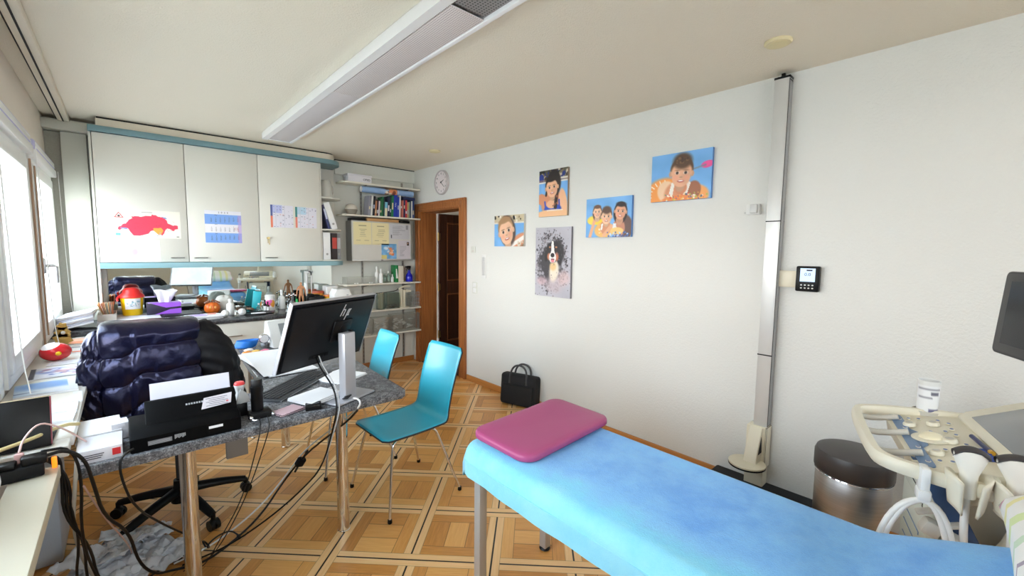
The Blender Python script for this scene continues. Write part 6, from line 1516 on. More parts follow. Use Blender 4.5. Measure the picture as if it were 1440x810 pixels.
b = B(); b.ball((-.332, 4.136, SZ + .085), .012, 14, 10); obj('bead', b, M_WPL, t)
def magazine(x, y, w_, d_, rot, art, lab, th=.004, z=SZ, name='magazine', cat='magazine', grp='magazines along the windowsill'):
    b = B(); Mx = T(x, y, z) @ RZ(rot)
    art.mesh_into(b, lambda u, v: tuple(Mx @ Vector(((u - .5) * w_, (v - .5) * d_, th + .0004 + .0015 * math.sin(u * 4))))); b.mi = 1; b.cbox((0, 0, th / 2), (w_, d_, th), M=Mx)
    single(name, b, [paint_mat(), M_PAPER], lab, cat, (x, y, z), grp)
a = Art(.2, .28, 40, (226, 228, 240)); a.ell(.4, .4, .3, .22, (130, 150, 210), 10, .4); a.ell(.6, .5, .2, .2, (206, 170, 180), 0, .5); a.rect(0, 0, .08, 1, (60, 60, 80)); a.noise(20, 8); a.rect(.75, .75, 1, .9, (210, 80, 190)); a.specks(20, (.2, .2, .9, .8), [(90, 110, 180), (240, 240, 245), (170, 120, 140)], (.03, .07))
magazine(-.285, 3.26, .215, .26, .06, a, 'magazine with blue and pink pictures in front of the red ball')
a = Art(.2, .28, 40, (206, 224, 246)); a.ell(.5, .3, .5, .3, (120, 170, 232), 12, .5); a.rect(0, .72, .9, .8, (60, 90, 150), .5); a.ell(.7, .8, .4, .2, (236, 242, 250), 0, .5)
magazine(-.300, 2.90, .20, .24, .10, a, 'pale blue brochure nearest the open black screen', .009)
a = Art(.18, .2, 30, (236, 236, 238)); 
for i in range(10): a.rect(.1, .1 + .08 * i, .8, .13 + .08 * i, (120, 120, 130) if i % 2 else (180, 180, 190))
magazine(-.27, 3.50, .16, .12, -.05, a, 'sheet of black barcodes and lines lying under the red ball', .002, name='printed_sheet', cat='paper')
magazine(-.26, 3.90, .19, .22, .03, Art(.19, .2, 20, (238, 236, 234)).rect(.1, .1, .7, .3, (150, 150, 160)).rect(0, .85, 1, 1, (240, 120, 60)), 'white form with an orange edge beside the gold ornament', .003, name='printed_sheet', cat='paper')
magazine(-.25, 4.22, .2, .22, -.1, Art(.19, .2, 20, (244, 150, 96)).rect(.1, .1, .9, .5, (248, 200, 170)), 'orange brochure next to the counter end of the sill', .004)
for i, (y, w_, d_, c, lb) in enumerate(((2.66, .20, .17, (236, 226, 214), 'cream envelope crossing the sill behind the black screen'), (2.50, .19, .13, (238, 238, 240), 'white envelope second from the near end of the sill'), (2.36, .19, .12, (214, 226, 242), 'pale blue envelope nearest the end of the sill'))):
    magazine(-.27, y, w_, d_, .06 - .04 * i, Art(w_, d_, 16, c).rect(.1, .2, .5, .3, tuple(v * .85 for v in c)), lb, .005 + .002 * i, name='envelope', cat='envelope', grp='envelopes on the sill')
# slanting pile of newspapers in the corner
for i in range(7):
    b = B(); lbs = ['lowest newspaper', 'second newspaper from the bottom', 'third newspaper from the bottom', 'middle newspaper with a grey edge', 'third newspaper from the top', 'second newspaper from the top', 'topmost newspaper']
    b.cbox((-.305 + .004 * i, 4.66 + .008 * (i % 3), CT + .012 + .0135 * i + .02), (.20, .30, .012), .003, rot=(0, -.22, .08 - .03 * i))
    single('newspaper', b, mat('newsprint %d' % (i % 3), [(226, 226, 232), (190, 190, 204), (240, 238, 240)][i % 3], .8), lbs[i] + ' in the slanting pile in the window corner', 'newspaper', (-.275, 4.66, CT), 'newspapers in the corner')
# dark tablet leaning at the end of the sill
t = thing('laptop', 'open black laptop screen with a reddish edge at the near end of the sill', 'laptop', (-.32, 2.08, SZ))
Mx = T(-.315, 2.055, SZ + .003) @ RX(PI / 2 - .30)
b = B(); b.cbox((0, .083, 0), (.205, .16, .008), .003, M=Mx); obj('lid', b, M_BLACK, t)
b = B(); b.cbox((.104, .083, 0), (.003, .16, .009), M=Mx); b.mi = 1; b.cbox((0, .1645, 0), (.205, .003, .009), M=Mx); obj('edge_trim', b, [mat('dark red edge', (130, 50, 60), .4), mat('tan edge', (176, 160, 130), .4)], t)
b = B(); b.box(-.418, -.212, 2.058, 2.24, SZ, SZ + .010, .003); obj('keyboard_base', b, M_BLACKM, t)
# ================================================================ ultrasound machine
UA = R(15)
t = thing('ultrasound_machine', 'cream and blue ultrasound machine with keyboard console and probes, beyond the couch', 'ultrasound machine', (2.10, -.085, 0), (0, 0, UA))
M_USC = mat('cream machine plastic', (228, 221, 200), .38, var=.02); M_USB = mat('grey blue machine plastic', (104, 132, 168), .4, var=.04); M_USD = mat('dark blue panel', (52, 76, 112), .45); M_USG = mat('pale grey rubber', (196, 192, 182), .5)
def U(name, b, m, parent=None, sm=40): return obj(name, b, m, parent or t, sm, local=True)
b = B(); b.prism([(-.27, -.34), (.27, -.34), (.30, -.1), (.27, .26), (.12, .31), (-.12, .31), (-.27, .26), (-.30, -.1)], .13, T(0, 0, .11), .03); b.mi = 1; b.prism([(-.2, -.28), (.2, -.28), (.2, .2), (-.2, .2)], .10, T(0, 0, .23), .02); U('base', b, [M_USC, M_USB])
for x in (-.2, .2):
    for y in (-.26, .2):
        b = B(); b.cyl((x - .028, y, .055), (x + .028, y, .055), .055, n=24); b.lathe([(.02, .06), (.03, .09), (.03, .115), (0, .115)], (x, y, 0), 16); U('caster', b, M_BLACKM)
# leaning pedestal, blue flanks, rear housing
def along(pts, w0, w1, m, name, th=.0, bev=.012, parent=None):
    """profile in local yz extruded over x from w0 to w1"""
    b = B(); b.prism(pts, w1 - w0, Matrix(((0, 0, 1, w0), (1, 0, 0, 0), (0, 1, 0, 0), (0, 0, 0, 1))), bev); return U(name, b, m, parent)
along([(.16, .30), (-.06, .30), (-.02, .80), (.03, .86), (.14, .86), (.12, .72)], -.10, .10, M_USC, 'pedestal')
along([(-.08, .28), (-.34, .28), (-.36, .60), (-.30, .88), (-.12, .88), (-.07, .60)], -.17, .17, M_USB, 'rear_housing')
along([(.12, .30), (-.30, .30), (-.24, .86), (-.08, .86), (.0, .62)], -.205, -.165, M_USD, 'side_panel')
along([(.12, .30), (-.30, .30), (-.24, .86), (-.08, .86), (.0, .62)], .165, .205, M_USD, 'side_panel')
b = B(); b.tube([(-.19, .20, .33), (-.19, .06, .52), (-.19, -.02, .70), (-.18, .02, .84)], .028, 12, 2, .7); U('side_rib', b, M_USC)
for i, y in enumerate((.10, .03)):
    b = B(); b.cbox((-.235, .20 - i * .055, .655 - i * .03), (.05, .05, .05), .014, rot=(.4, 0, 0)); b.cbox((-.225, .21 - i * .055, .70 - i * .03), (.025, .055, .014), .005, rot=(-.4, 0, 0)); U('cable_hook', b, M_USG)
b = B(); b.prism([(.25, .85), (.19, .85), (.03, .52), (.09, .52)], .022, Matrix(((0, 0, 1, -.20), (1, 0, 0, 0), (0, 1, 0, 0), (0, 0, 0, 1))), .004); U('diagonal_brace', b, M_USD)
# front: white drawer panel with dark slot (faces the mirror)
b = B(); b.box(-.16, .16, .16, .195, .38, .78, .015); b.mi = 1; b.box(-.12, .12, .193, .198, .66, .70, .003); b.mi = 2
for i in range(3): b.box(-.1, .1, .1935, .1975, .45 + .05 * i, .462 + .05 * i, .002)
U('front_panel', b, [mat('pale grey-green panel', (206, 212, 202), .4), M_BLACK, M_USB])
# console: sloping deck with rounded plan
CX = T(0, 0, .885) @ RX(R(-9)) 
def deck(x0, x1, y0, y1, r, z0, z1, bev, b, M):
    pts = []
    for cxs, cys, a0 in ((x1 - r, y1 - r, 0), (x0 + r, y1 - r, PI / 2), (x0 + r, y0 + r, PI), (x1 - r, y0 + r, 3 * PI / 2)):
        for i in range(6): a = a0 + i * PI / 10; pts.append((cxs + r * math.cos(a), cys + r * math.sin(a)))
    b.prism(pts, z1 - z0, M @ T(0, 0, z0), bev)
b = B(); deck(-.27, .27, -.28, .255, .06, -.045, .0, .014, b, CX); U('console', b, M_USC)
b = B(); deck(-.255, .255, .205, .24, .015, .0005, .004, .0, b, CX); b.prism([(.05, .185), (-.06, .185), (-.10, .21), (.10, .21)], .0035, CX @ T(0, 0, .0005)); U('wrist_strip', b, M_USB)
b = B(); b.lathe([(.052, 0), (.053, .004), (.045, .006), (.034, .006)], (0, 0, 0), 36, CX @ T(0, .165, .003)); b.mi = 1; b.ball((0, 0, 0), (.034, .034, .02), 24, 12, CX @ T(0, .165, .006)); b.mi = 0
U('trackball', b, [M_USC, mat('ivory trackball', (236, 226, 196), .25)])
g = random.Random(12); n = 0
KP = [(-.14, .10, .019), (.13, .13, .019), (-.02, .0, .021), (.15, .01, .019)]
for (x, y, r_) in KP:
    y = .08 + (y + .075) * .58
    b = B(); b.lathe([(r_, 0), (r_, .008), (r_ * .8, .013), (0, .014)], (0, 0, 0), 24, CX @ T(x, y, .002)); b.mi = 1; b.lathe([(r_ * .55, .0142), (r_ * .5, .0146), (0, .0147)], (0, 0, 0), 20, CX @ T(x, y, .002)); U('dial', b, [M_USC, M_USG])
spots = [(-.21, .16), (-.2, .11), (-.2, .06), (-.2, .01), (-.15, .03), (-.1, .05), (-.09, .0), (.07, .05), (.2, .16), (.21, .11), (.21, .06), (.08, -.02), (-.15, -.03), (-.1, -.05), (.1, .16), (-.09, .16), (.2, -.03), (.05, -.055), (-.2, -.05), (.11, -.06), (-.04, -.06), (.17, -.07)]
for (x, y) in spots:
    y = .08 + (y + .075) * .58
    b = B(); b.lathe([(.0085, 0), (.0085, .003), (.007, .004), (0, .004)], (0, 0, 0), 14, CX @ T(x, y, .0015) @ Matrix.Diagonal((1.2, .8, 1, 1))); b.mi = 1; b.lathe([(.0066, .0041), (.0045, .0044), (0, .0044)], (0, 0, 0), 14, CX @ T(x, y, .0015) @ Matrix.Diagonal((1.2, .8, 1, 1))); U('button', b, [M_USC, mat('blue key legend', (110, 128, 170), .5)])
for i in range(5):
    b = B(); b.cbox((-.16 + i * .018, .064, .006), (.010, .022, .012), .003, M=CX); U('slide_key', b, mat('dark blue slider', (54, 78, 150), .4))
b = B(); b.cyl(CX @ Vector((-.11, .052, .012)), CX @ Vector((.02, .06, .014)), .007); b.mi = 1; b.cyl(CX @ Vector((-.125, .0512, .012)), CX @ Vector((-.11, .052, .012)), .0072)
U('pen', b, [mat('dark navy pen', (30, 40, 90), .3), mat('gold pen ring', (220, 170, 60), .3, .6)])
# raised touch panel behind the keys
TX = CX @ T(0, .038, .0) @ RX(R(-16))
b = B(); deck(-.27, .27, -.27, .0, .03, -.05, .014, .010, b, TX); U('touch_housing', b, M_USC)
b = B(); b.cbox((.02, -.125, .015), (.36, .19, .004), .002, M=TX); U('touch_screen', b, mat('grey touch screen', (140, 142, 146), .18), None)
b = B()
for i in range(6): b.cbox((-.238 + i * .011, -.05, .0145), (.004, .045, .003), M=TX)
U('speaker_slots', b, M_DARK)
# handle rail all round the front and near side
hz = .845
def sweep(pts, w_, h_, n=2):
    b = B(); P = [Vector(p) for p in pts]
    for _ in range(n):
        Q = [P[0]]
        for i in range(len(P) - 1): Q += [P[i] * .75 + P[i + 1] * .25, P[i] * .25 + P[i + 1] * .75]
        P = Q + [P[-1]]
    prev = None
    for i, p in enumerate(P):
        d_ = P[min(i + 1, len(P) - 1)] - P[max(i - 1, 0)]; sd = Vector((d_.y, -d_.x, 0)).normalized(); up_ = Vector((0, 0, 1)); r_ = .3
        k_ = [b.bm.verts.new(p + sd * (x * w_ / 2) + up_ * (z_ * h_ / 2)) for x, z_ in ((-1, -.5), (-.6, -1), (.6, -1), (1, -.5), (1, .5), (.6, 1), (-.6, 1), (-1, .5))]
        if prev: b.bridge(prev, k_)
        else: b.cap(k_, True)
        prev = k_
    b.cap(prev); return b
U('handle_rail', sweep([(.285, -.12, hz + .03), (.29, .14, hz + .02), (.275, .33, hz + .005), (.20, .35, hz), (-.20, .35, hz + .008), (-.285, .335, hz + .012), (-.315, .24, hz + .006), (-.318, -.10, hz - .03)], .034, .042), M_USC, None, 50)
for x in (-.17, .02, .19):
    b = B(); b.tube([(x, .22, hz + .02), (x + .015, .29, hz - .005), (x, .34, hz)], .011, 10, 1); U('handle_bracket', b, M_USG)
# probe holders and probes on the near side
def probe(y, wide, tilt, lab):
    px, pz = -.325, .845; Mx = T(px, y, pz) @ RX(tilt)
    b = B()
    for s0, s1 in ((R(25), R(155)), (R(205), R(335))):
        b.grid(lambda u, v: tuple(Mx @ Vector(((.036 + .012 * v) * math.cos(s0 + (s1 - s0) * u), (.034 + .012 * v) * math.sin(s0 + (s1 - s0) * u), -.055 + .095 * v - .02 * abs(2 * u - 1) ** 3))), 14, 8)
    o = U('probe_holder', b, M_USC, None, 60); q = o.modifiers.new('Solidify', 'SOLIDIFY'); q.thickness = .007; q.offset = 0
    b = B()
    def body(u, v):
        a = 2 * PI * u; zz = -.03 + .125 * v
        wx = .019 + (wide - .019) * smoothstep(.45, 1.0, v); wy = .017 - .001 * v
        return tuple(Mx @ Vector((wy * math.cos(a), wx * math.sin(a), zz + (.010 * (1 - (math.sin(a)) ** 2) if v > .99 else 0))))
    rows = b.grid(body, 32, 20, True); b.cap(rows[0]); b.cap(rows[-1]); pr = U('probe', b, mat('ivory probe shell', (238, 234, 222), .3), None, 60)
    b = B()
    b.grid(lambda u, v: tuple(Mx @ Vector((.0165 * math.cos(2 * PI * v), (wide + .001) * (2 * u - 1) * .99, .094 + .016 * (1 - (2 * u - 1) ** 2) + .008 * math.sin(2 * PI * v)))), 20, 14); U('lens', b, mat('dark grey lens rubber', (62, 58, 58), .5), pr)
    b = B(); p0 = Mx @ Vector((0, 0, -.03)); b.tube([p0, p0 + Vector((0, 0, -.09)), p0 + Vector((.02, -.015, -.22)), p0 + Vector((.09, -.03, -.36)), p0 + Vector((.14, -.02, -.46))], .009, 10, 2); U('probe_cable', b, mat('white probe cable', (232, 230, 224), .4), pr)
probe(.155, .036, 0, 0); probe(.062, .044, 0, 1)
b = B(); b.box(-.30, -.275, -.05, .2, .82, .85, .006); U('holder_bar', b, M_USC)
# looped cable hung from the rail
b = B(); b.cbox((-.318, .245, .84), (.05, .024, .075), .008); b.cbox((-.325, .245, .795), (.045, .032, .035), .008); U('cable_clip', b, M_WPL)
b = B()
for k_ in (0, .012): b.tube([(-.335, .355 - k_, .42), (-.335, .345 - k_, .62), (-.335, .305 - k_, .745), (-.335, .245, .788), (-.335, .195 + k_, .75), (-.335, .165 + k_, .62), (-.335, .15 + k_, .42)], .0085, 10, 2)
U('looped_cable', b, mat('white probe cable', (232, 230, 224), .4))
# monitor on its arm (turned a little towards the couch)
FE = Vector((2.35, -.055, 0)); dirx = Vector((-.906, -.423, 0)); nn = Vector((-.423, .906, 0))
LM = (T(2.10, -.085, 0) @ RZ(UA)).inverted()
xa = -dirx; ce = FE + dirx * .215; ce.z = 1.30
MM = LM @ Matrix(((-xa.x, 0, nn.x, ce.x), (-xa.y, 0, nn.y, ce.y), (0, 1, 0, ce.z), (0, 0, 0, 1))) @ RX(R(-4))
b = B(); pts = []
for cxs, cys, a0 in ((.195, .128, 0), (-.195, .128, PI / 2), (-.195, -.128, PI), (.195, -.128, 3 * PI / 2)):
    for i in range(5): a = a0 + i * PI / 8; pts.append((cxs + .02 * math.cos(a), cys + .02 * math.sin(a)))
b.prism(pts, .05, MM @ T(0, 0, -.05), .006); U('monitor_housing', b, mat('black monitor plastic', (22, 22, 25), .35))
b = B(); b.cbox((0, .002, .0008), (.345, .222, .004), M=MM); U('monitor_screen', b, mat('dark grey screen', (40, 43, 47), .2))
b = B(); b.tube([MM @ Vector((.182, -.07, .001)), MM @ Vector((.187, .10, .001))], .005, 8); U('monitor_bezel_ridge', b, mat('glossy black ridge', (40, 40, 44), .15))
p0 = MM @ Vector((0, 0, -.05)); b = B(); b.tube([p0 + Vector((0, 0, -.0)), p0 + Vector((.0, -.06, -.02)), (.0, -.26, 1.16), (.0, -.24, 1.0), (0, -.22, .93)], .026, 12, 1); U('monitor_arm', b, M_USC)
# gel bottle in the far-side holder
b = B(); b.lathe([(0, 0), (.042, 0), (.044, .05), (.040, .05), (.038, .004), (0, .004)], (2.365, .106, .83), 24); b.box(2.33, 2.345, .085, .12, .835, .86)
single_h = obj('bottle_holder', b, M_USG, t)
t2 = thing('white_cup', 'open white labelled cup standing behind the ultrasound console', 'cup', (2.365, .106, .835))
b = B(); b.lathe([(0, 0), (.03, 0), (.031, .004), (.034, .165), (.0345, .168), (.032, .168), (.031, .16), (.028, .006), (0, .006)], (2.365, .106, .8345), 28); obj('body', b, M_WPL, t2)
a = Art(.12, .08, 30, (240, 240, 242)); a.rect(.05, .1, .9, .14, (150, 150, 160)); a.rect(.55, .2, .85, .28, (110, 110, 125)); a.rect(.1, .35, .6, .38, (150, 150, 160)); a.rect(.5, .7, .95, .9, (120, 120, 150)); a.rect(.1, .75, .35, .78, (160, 160, 165)); b = B()
a.mesh_into(b, lambda u, v: (2.365 + (.0318 + .0026 * v) * math.cos(PI + .2 + (u - .5) * 2.6), .106 + (.0318 + .0026 * v) * math.sin(PI + .2 + (u - .5) * 2.6), .855 + .13 * v)); obj('label', b, M_PRINT, t2)
# ================================================================ pedal bin
t = thing('waste_bin', 'round stainless steel waste bin with a dark lid in front of the wall', 'bin', (2.59, .35, 0))
k = NT('brushed stainless steel'); co = k.coord(); mp = k.n('ShaderNodeMapping'); k.l(co, mp.inputs[0]); mp.inputs['Scale'].default_value = (3, 3, 160); n = k.noise(mp.outputs[0], 1, 3)
k.l(k.mix(n, rgb(160, 158, 158), rgb(200, 198, 196)), k.b.inputs['Base Color']); k.b.inputs['Metallic'].default_value = 1; k.l(k.M('MULTIPLY_ADD', n, .15, .3), k.b.inputs['Roughness'])
b = B(); b.lathe([(0, .03), (.146, .03), (.15, .035), (.15, .435), (.146, .44), (0, .44)], (2.59, .35, 0), 48); obj('body', b, k.m, t)
b = B(); b.lathe([(.152, .0), (.156, .004), (.153, .034), (0, .034)], (2.59, .35, 0.0), 48); b.box(2.42, 2.46, .33, .37, .005, .02, .004); obj('base_ring', b, M_BLACKM, t)
M_LID = mat('dark brown-grey lid', (66, 61, 60), .42)
b = B(); b.lathe([(.151, .441), (.158, .45), (.158, .52), (.15, .54), (.12, .55), (0, .556)], (2.59, .35, 0), 48); obj('lid', b, M_LID, t)
b = B(); b.tube([(2.59 + .1535 * math.cos(a), .35 + .1535 * math.sin(a), .437) for a in [2 * PI * i / 40 for i in range(41)]], .003, 6); obj('rim_ring', b, M_CHROME, t)
b = B(); b.cbox((2.475, .385, .541), (.02, .085, .008), .003, rot=(0, -.25, -.3)); obj('lid_logo_plate', b, M_CHROME, t)
# ================================================================ cables, power strip, things under the desk
M_CBK = mat('black cable rubber', (10, 10, 11), .45); M_CBG = mat('grey cable', (186, 182, 172), .5); M_CBW = mat('white cable', (226, 224, 222), .45); M_CBY = mat('pale yellow cable', (226, 206, 150), .5)
t = thing('power_strip', 'black power strip with an orange lit switch between sill and cream board', 'power strip', (-.31, 1.90, .80)); z = .8008
b = B(); b.cbox((-.315, 1.895, z + .019), (.20, .055, .038), .005, rot=(0, 0, .10)); obj('strip_body', b, M_BLACKM, t)
b = B(); b.cbox((-.235, 1.905, z + .048), (.055, .038, .03), .006, rot=(0, 0, .1)); b.cbox((-.29, 1.896, z + .046), (.04, .04, .02), .006); obj('plugs', b, M_BLACK, t)
b = B(); b.cbox((-.196, 1.925, z + .018), (.012, .012, .036), .003); obj('lit_switch', b, mat('orange neon switch', (255, 140, 30), .3, emit=1.2), t)
b = B(); b.cbox((-.268, 1.93, z + .05), (.02, .02, .035), .005); obj('pink_plug', b, mat('pale pink plug', (226, 180, 176), .5), t)
def cable(pts, r_, m, lab, n=2, extra=None):
    b = B(); b.tube(pts, r_, 8, n)
    if extra: extra(b)
    p = min(pts, key=lambda q: q[2]); single('cable', b, m, lab, 'cable', (p[0], p[1], p[2]), 'loose cables under and around the desk', 180)
F0 = .006
cable([(-.21, 1.905, .852), (-.17, 1.93, .85), (-.13, 1.95, .80), (-.115, 1.96, .70), (-.10, 2.02, .55), (-.04, 2.15, .40), (-.02, 2.25, .20), (.03, 2.35, .06), (.10, 2.42, F0), (.20, 2.38, F0), (.33, 2.45, F0 + .004), (.50, 2.62, F0), (.66, 2.80, .07), (.74, 2.60, .30), (.80, 2.12, .62), (.80, 1.985, .72)], .0055, M_CBK, 'thick black cable running from the power strip across the floor to the desk')
cable([(-.22, 1.915, .865), (-.16, 1.95, .85), (-.14, 1.96, .74), (-.16, 2.02, .50), (-.14, 2.2, .22), (-.10, 2.35, .03), (-.02, 2.42, F0), (.08, 2.46, F0 + .012)], .0045, M_CBK, 'black cable dropping from the power strip onto the heap of paper')
cable([(-.01, 2.005, .775), (-.045, 1.985, .765), (-.05, 1.98, .70), (-.02, 2.02, .55), (.06, 2.2, .36), (.14, 2.35, .20), (.20, 2.42, .10), (.12, 2.45, .02), (.08, 2.5, F0)], .004, M_CBK, 'black cable leaving the left end of the scanner and drooping under the desk')
cable([(.40, 2.06, .765), (.39, 1.993, .752), (.38, 1.985, .70), (.33, 2.08, .42), (.25, 2.22, .18), (.21, 2.3, .05), (.17, 2.35, F0)], .0022, M_CBK, 'thin black lead hanging from the upright instrument charger, nearer the scanner')
cable([(.43, 2.06, .765), (.425, 1.993, .752), (.41, 1.985, .70), (.35, 2.1, .42), (.28, 2.25, .17), (.22, 2.33, .04), (.13, 2.38, F0)], .0022, M_CBK, 'thin black lead hanging from the upright instrument charger, nearer the chrome leg')
cable([(.10, 2.45, F0 + .012), (.22, 2.47, F0 + .012), (.36, 2.56, F0 + .01), (.52, 2.70, .02), (.68, 2.82, .09), (.76, 2.7, .28), (.81, 2.2, .60), (.815, 1.985, .735), (.82, 2.0, .765), (.80, 2.03, .77)], .0045, M_CBW, 'white cable running beside the thick black one across the floor')
t = thing('cable_adapter', 'small black block hanging in the cable under the desk', 'adapter', (.73, 2.62, .19))
b = B(); b.cbox((.715, 2.64, .235), (.045, .035, .055), .008, rot=(.5, .3, .2)); obj('block', b, M_BLACKM, t)
b = B(); b.tube([(.70, 2.7, .155), (.715, 2.64, .235), (.74, 2.58, .315)], .0065, 8); obj('lead', b, M_CBK, t)
cable([(-.15, 1.96, .79), (-.16, 1.965, .70), (-.18, 2.05, .52), (-.17, 2.25, .25), (-.12, 2.38, .05), (-.06, 2.4, F0 + .02)], .0055, M_CBG, 'grey cable hanging down beside the end of the cream board')
cable([(-.14, 1.97, .70), (-.10, 2.1, .50), (-.06, 2.3, .3), (-.04, 2.5, .12), (-.05, 2.62, .04)], .003, mat('pinkish cable', (206, 170, 160), .5), 'thin pinkish lead hanging to the heap of paper')
for i in range(3):
    cable([(-.26 + .02 * i, 1.94, .826), (-.22 + .015 * i, 1.985, .818), (-.172 - .008 * i, 1.985, .74), (-.175 - .01 * i, 2.0, .60), (-.165 + .012 * i, 2.06, .48 - .02 * i), (-.20 + .03 * i, 2.22, .22), (-.17 + .035 * i, 2.3, .05), (-.15 + .05 * i, 2.32 + .03 * i, F0 + .01)], .0045, M_CBK, ['black cable nearest the computer tower, behind the board end', 'black cable in the middle of the bundle behind the board end', 'black cable on the desk side of the bundle behind the board end'][i])
cable([(-.425, 2.0, .835), (-.34, 1.95, .875), (-.25, 2.03, .875), (-.19, 2.16, .865), (-.155, 2.2, .845)], .006, M_CBY, 'pale yellow cable lying across the end of the sill')
cable([(-.268, 1.93, .868), (-.262, 1.96, .90), (-.235, 2.03, .925), (-.20, 2.05, .90), (-.165, 2.06, .862), (-.135, 2.12, .80)], .003, mat('pale pink lead', (230, 196, 190), .5), 'thin pink lead arching from the pink plug')
cable([(-.42, 1.86, .86), (-.34, 1.82, .885), (-.285, 1.80, .87), (-.29, 1.74, .81), (-.36, 1.66, .81)], .004, M_CBW, 'white lead looping over the power strip at the picture edge')
b = B(); b.tube([(.21, 2.30, .13 + .0), (.20, 2.33, .15), (.215, 2.36, .12), (.23, 2.33, .10), (.21, 2.30, .13), (.26, 2.36, .13), (.32, 2.38, .12), (.345, 2.36, .095)], .0035, 8, 2); b.cyl((.345, 2.36, .095), (.352, 2.352, .075), .007)
single('cable', b, M_CBK, 'short knotted black lead with a round plug hanging by the near chrome leg', 'cable', (.21, 2.3, .1), 'loose cables under and around the desk', 180)
t = thing('computer_tower', 'pale blue-grey computer tower on the floor under the windowsill', 'computer', (-.36, 2.98, 0))
b = B(); b.box(-.425, -.285, 2.82, 3.14, .012, .46, .006); obj('case', b, mat('pale blue grey case', (190, 198, 210), .45), t)
b = B()
for i in range(3): b.box(-.36, -.31, 2.8185, 2.8205, .33 + .012 * i, .336 + .012 * i)
for x in (-.41, -.30):
    for y in (2.84, 3.12): b.cyl((x, y, 0.0005), (x, y, .0125), .01)
obj('vents_and_feet', b, M_DARK, t)
# crumpled heap of paper sheets on the floor
g = random.Random(21)
def crumple(x, y, z, w_, d_, rz, rx, ry, seed):
    gg = np.random.RandomState(seed); ph = gg.uniform(0, 6, 8)
    Mx = T(x, y, z) @ RZ(rz) @ RX(rx) @ RY(ry); b = B()
    def fn(u, v):
        X, Y = (u - .5) * w_, (v - .5) * d_
        zz = .6 * gg.uniform(-.006, .006) + .016 * abs(math.sin(X * 34 + Y * 15 + ph[0])) + .014 * abs(math.sin(Y * 41 - X * 22 + ph[1])) + .006 * abs(math.sin(X * 70 + ph[2])) + .02 * math.sin(X * 9 + ph[3]) * math.sin(Y * 9 + ph[4])
        p = Mx @ Vector((X, Y, zz)); p.z = max(p.z, .003 + .002 * math.sin(X * 50)); return tuple(p)
    b.grid(fn, 22, 22); return b
HP = [(-.20, 2.50, .02, .24, .22), (-.08, 2.52, .03, .26, .2), (.02, 2.60, .02, .22, .2), (-.14, 2.66, .05, .25, .22), (-.02, 2.70, .05, .24, .2), (-.10, 2.58, .09, .22, .2), (-.19, 2.60, .08, .2, .18), (.0, 2.62, .09, .2, .18), (-.06, 2.78, .03, .22, .18), (-.24, 2.42, .02, .22, .2), (-.06, 2.44, .03, .2, .18), (.05, 2.50, .025, .2, .16)]
for i, (x, y, z, w_, d_) in enumerate(HP):
    b = crumple(x, y, z, w_, d_, g.uniform(-1, 1), g.uniform(-.3, .3), g.uniform(-.3, .3), i)
    single('crumpled_sheet', b, mat('crumpled white paper', (224, 226, 232), .7), 'crumpled white sheet in the paper heap on the floor under the desk', 'paper', (x, y, 0), 'heap of crumpled sheets', 25, solid=.0008)
# ================================================================ outside the windows
M_HOUSE = mat('pale house render', (226, 220, 206), .9); M_GREEN = mat('garden green', (126, 150, 116), .95, var=.4, scale=3)
b = B(); b.box(-60, -1.2, -30, 70, -4.2, -4); struct('ground_outside', b, mat('pale gravel ground', (190, 186, 176), .95, var=.2, scale=2))
t = thing('neighbour_house', 'pale house with shuttered windows seen through the windows', 'house', (-6.5, 20, -4))
b = B(); b.box(-10, -4.2, 16, 24, -4, 1.3); obj('walls', b, M_HOUSE, t)
b = B(); b.prism([(-6.6, 0), (0.4, 0), (-3.1, 2.2)], 9.0, T(-4.0, 24.5, 1.3) @ RX(PI / 2)); obj('roof', b, mat('brown tiles', (150, 110, 92), .9), t)
for y in (17.5, 20, 22.5):
    for z in (-2.6, -.2):
        b = B(); b.box(-4.21, -4.17, y - .5, y + .5, z, z + 1.2); b.mi = 1; b.box(-4.22, -4.16, y - .9, y - .52, z, z + 1.2); b.box(-4.22, -4.16, y + .52, y + .9, z, z + 1.2); obj('window', b, [mat('window glass dark', (110, 130, 150), .2), mat('blue grey shutter', (150, 170, 185), .7)], t)
g = random.Random(8)
for i, (x, y, h) in enumerate(((-2.6, 11.5, 3.6), (-3.6, 14.0, 4.4), (-6.0, 9.5, 4.2))):
    lb = ['low green tree outside the window, nearest the building', 'tall green tree in front of the pale house', 'green tree outside, to the left of the pale house'][i]
    t = thing('garden_tree', lb, 'tree', (x, y, -4), group='trees outside')
    b = B(); b.tube([(x, y, -4), (x + .05, y, -4 + h * .4), (x - .05, y + .1, -4 + h * .7)], lambda q: .16 - .1 * q, 10, 1); obj('trunk', b, mat('tree bark', (110, 92, 76), .9), t)
    b = B()
    for k_ in range(34):
        a, q = g.uniform(0, 6.28), g.uniform(0, 1) ** .5; zz = g.uniform(.42, 1.0); rr = 1.15 * math.sin(PI * min(1, (zz - .36) / .68)) ** .7
        r_ = g.uniform(.28, .5); b.ball((x + rr * q * math.cos(a), y + rr * q * math.sin(a), -4 + h * zz), (r_, r_, r_ * .8), 10, 7)
    for v in b.bm.verts: v.co += Vector((g.uniform(-.07, .07), g.uniform(-.07, .07), g.uniform(-.07, .07)))
    obj('crown', b, M_GREEN, t)
SKY = 17.0
EXPO = -0.12
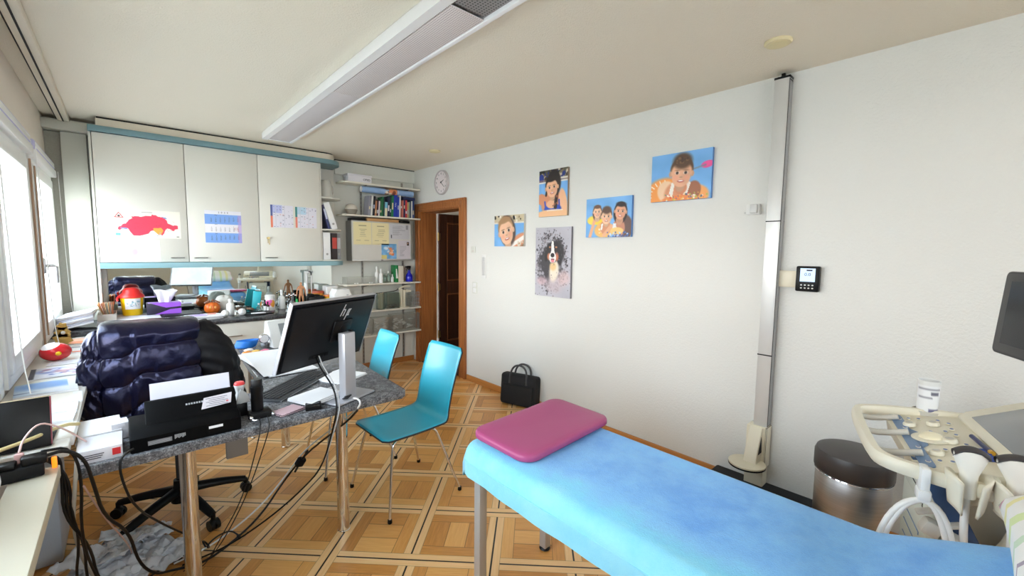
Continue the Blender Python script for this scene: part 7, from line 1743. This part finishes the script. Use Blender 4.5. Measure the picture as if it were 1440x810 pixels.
# ================================================================ outdoors, light, camera
w = bpy.data.worlds.new('daylight'); SC.world = w; w.use_nodes = True
nt = w.node_tree; bg = nt.nodes['Background']
tc = nt.nodes.new('ShaderNodeTexCoord'); sp = nt.nodes.new('ShaderNodeSeparateXYZ'); nt.links.new(tc.outputs['Generated'], sp.inputs[0])
rp = nt.nodes.new('ShaderNodeValToRGB'); nt.links.new(sp.outputs[2], rp.inputs[0])
rp.color_ramp.elements[0].position = 0.0; rp.color_ramp.elements[0].color = (1.0, .98, .95, 1)
rp.color_ramp.elements[1].position = .7; rp.color_ramp.elements[1].color = (.72, .86, 1.0, 1)
nt.links.new(rp.outputs[0], bg.inputs[0]); bg.inputs[1].default_value = SKY
def portal(name, loc, rot, sx, sy):
    l = bpy.data.lights.new(name, 'AREA'); l.shape = 'RECTANGLE'; l.size = sx; l.size_y = sy; l.cycles.is_portal = True
    o = bpy.data.objects.new(name, l); COL.objects.link(o); o.location = loc; o.rotation_euler = rot
for i, (y0, y1) in enumerate(WIN): portal('window_light', (-.62, (y0 + y1) / 2, 1.5), (0, -PI / 2, 0), 1.15, y1 - y0)
for i, (x0, x1) in enumerate(FILL_WIN): portal('window_light', ((x0 + x1) / 2, REAR - .18, (RZ0 + RZ1) / 2), (PI / 2, 0, 0), x1 - x0, RZ1 - RZ0)

# pose found from the room's own vanishing lines
F, YAW, PITCH, ROLL = 598.676, .738305, .086994, .011167
f = Vector((math.sin(YAW) * math.cos(PITCH), math.cos(YAW) * math.cos(PITCH), -math.sin(PITCH)))
r = Vector((math.cos(YAW), -math.sin(YAW), 0)); u = r.cross(f)
r2 = r * math.cos(ROLL) + u * math.sin(ROLL); u2 = -r * math.sin(ROLL) + u * math.cos(ROLL)
cam = bpy.data.cameras.new('camera'); co = bpy.data.objects.new('camera', cam); COL.objects.link(co)
co.matrix_world = Matrix(((r2.x, u2.x, -f.x, 0), (r2.y, u2.y, -f.y, 0), (r2.z, u2.z, -f.z, 1.5), (0, 0, 0, 1)))
cam.sensor_width = 36; cam.lens = F / 1440 * 36; cam.clip_start = .02
SC.camera = co
vs = SC.view_settings; vs.view_transform = 'Standard'; vs.look = 'None'; vs.gamma = 1; vs.use_curve_mapping = False; vs.exposure = EXPO
SC.cycles.use_denoising = True
SC.cycles.max_bounces = 10; SC.cycles.diffuse_bounces = 5; SC.cycles.glossy_bounces = 4; SC.cycles.transparent_max_bounces = 12
SC.cycles.sample_clamp_indirect = 12.0
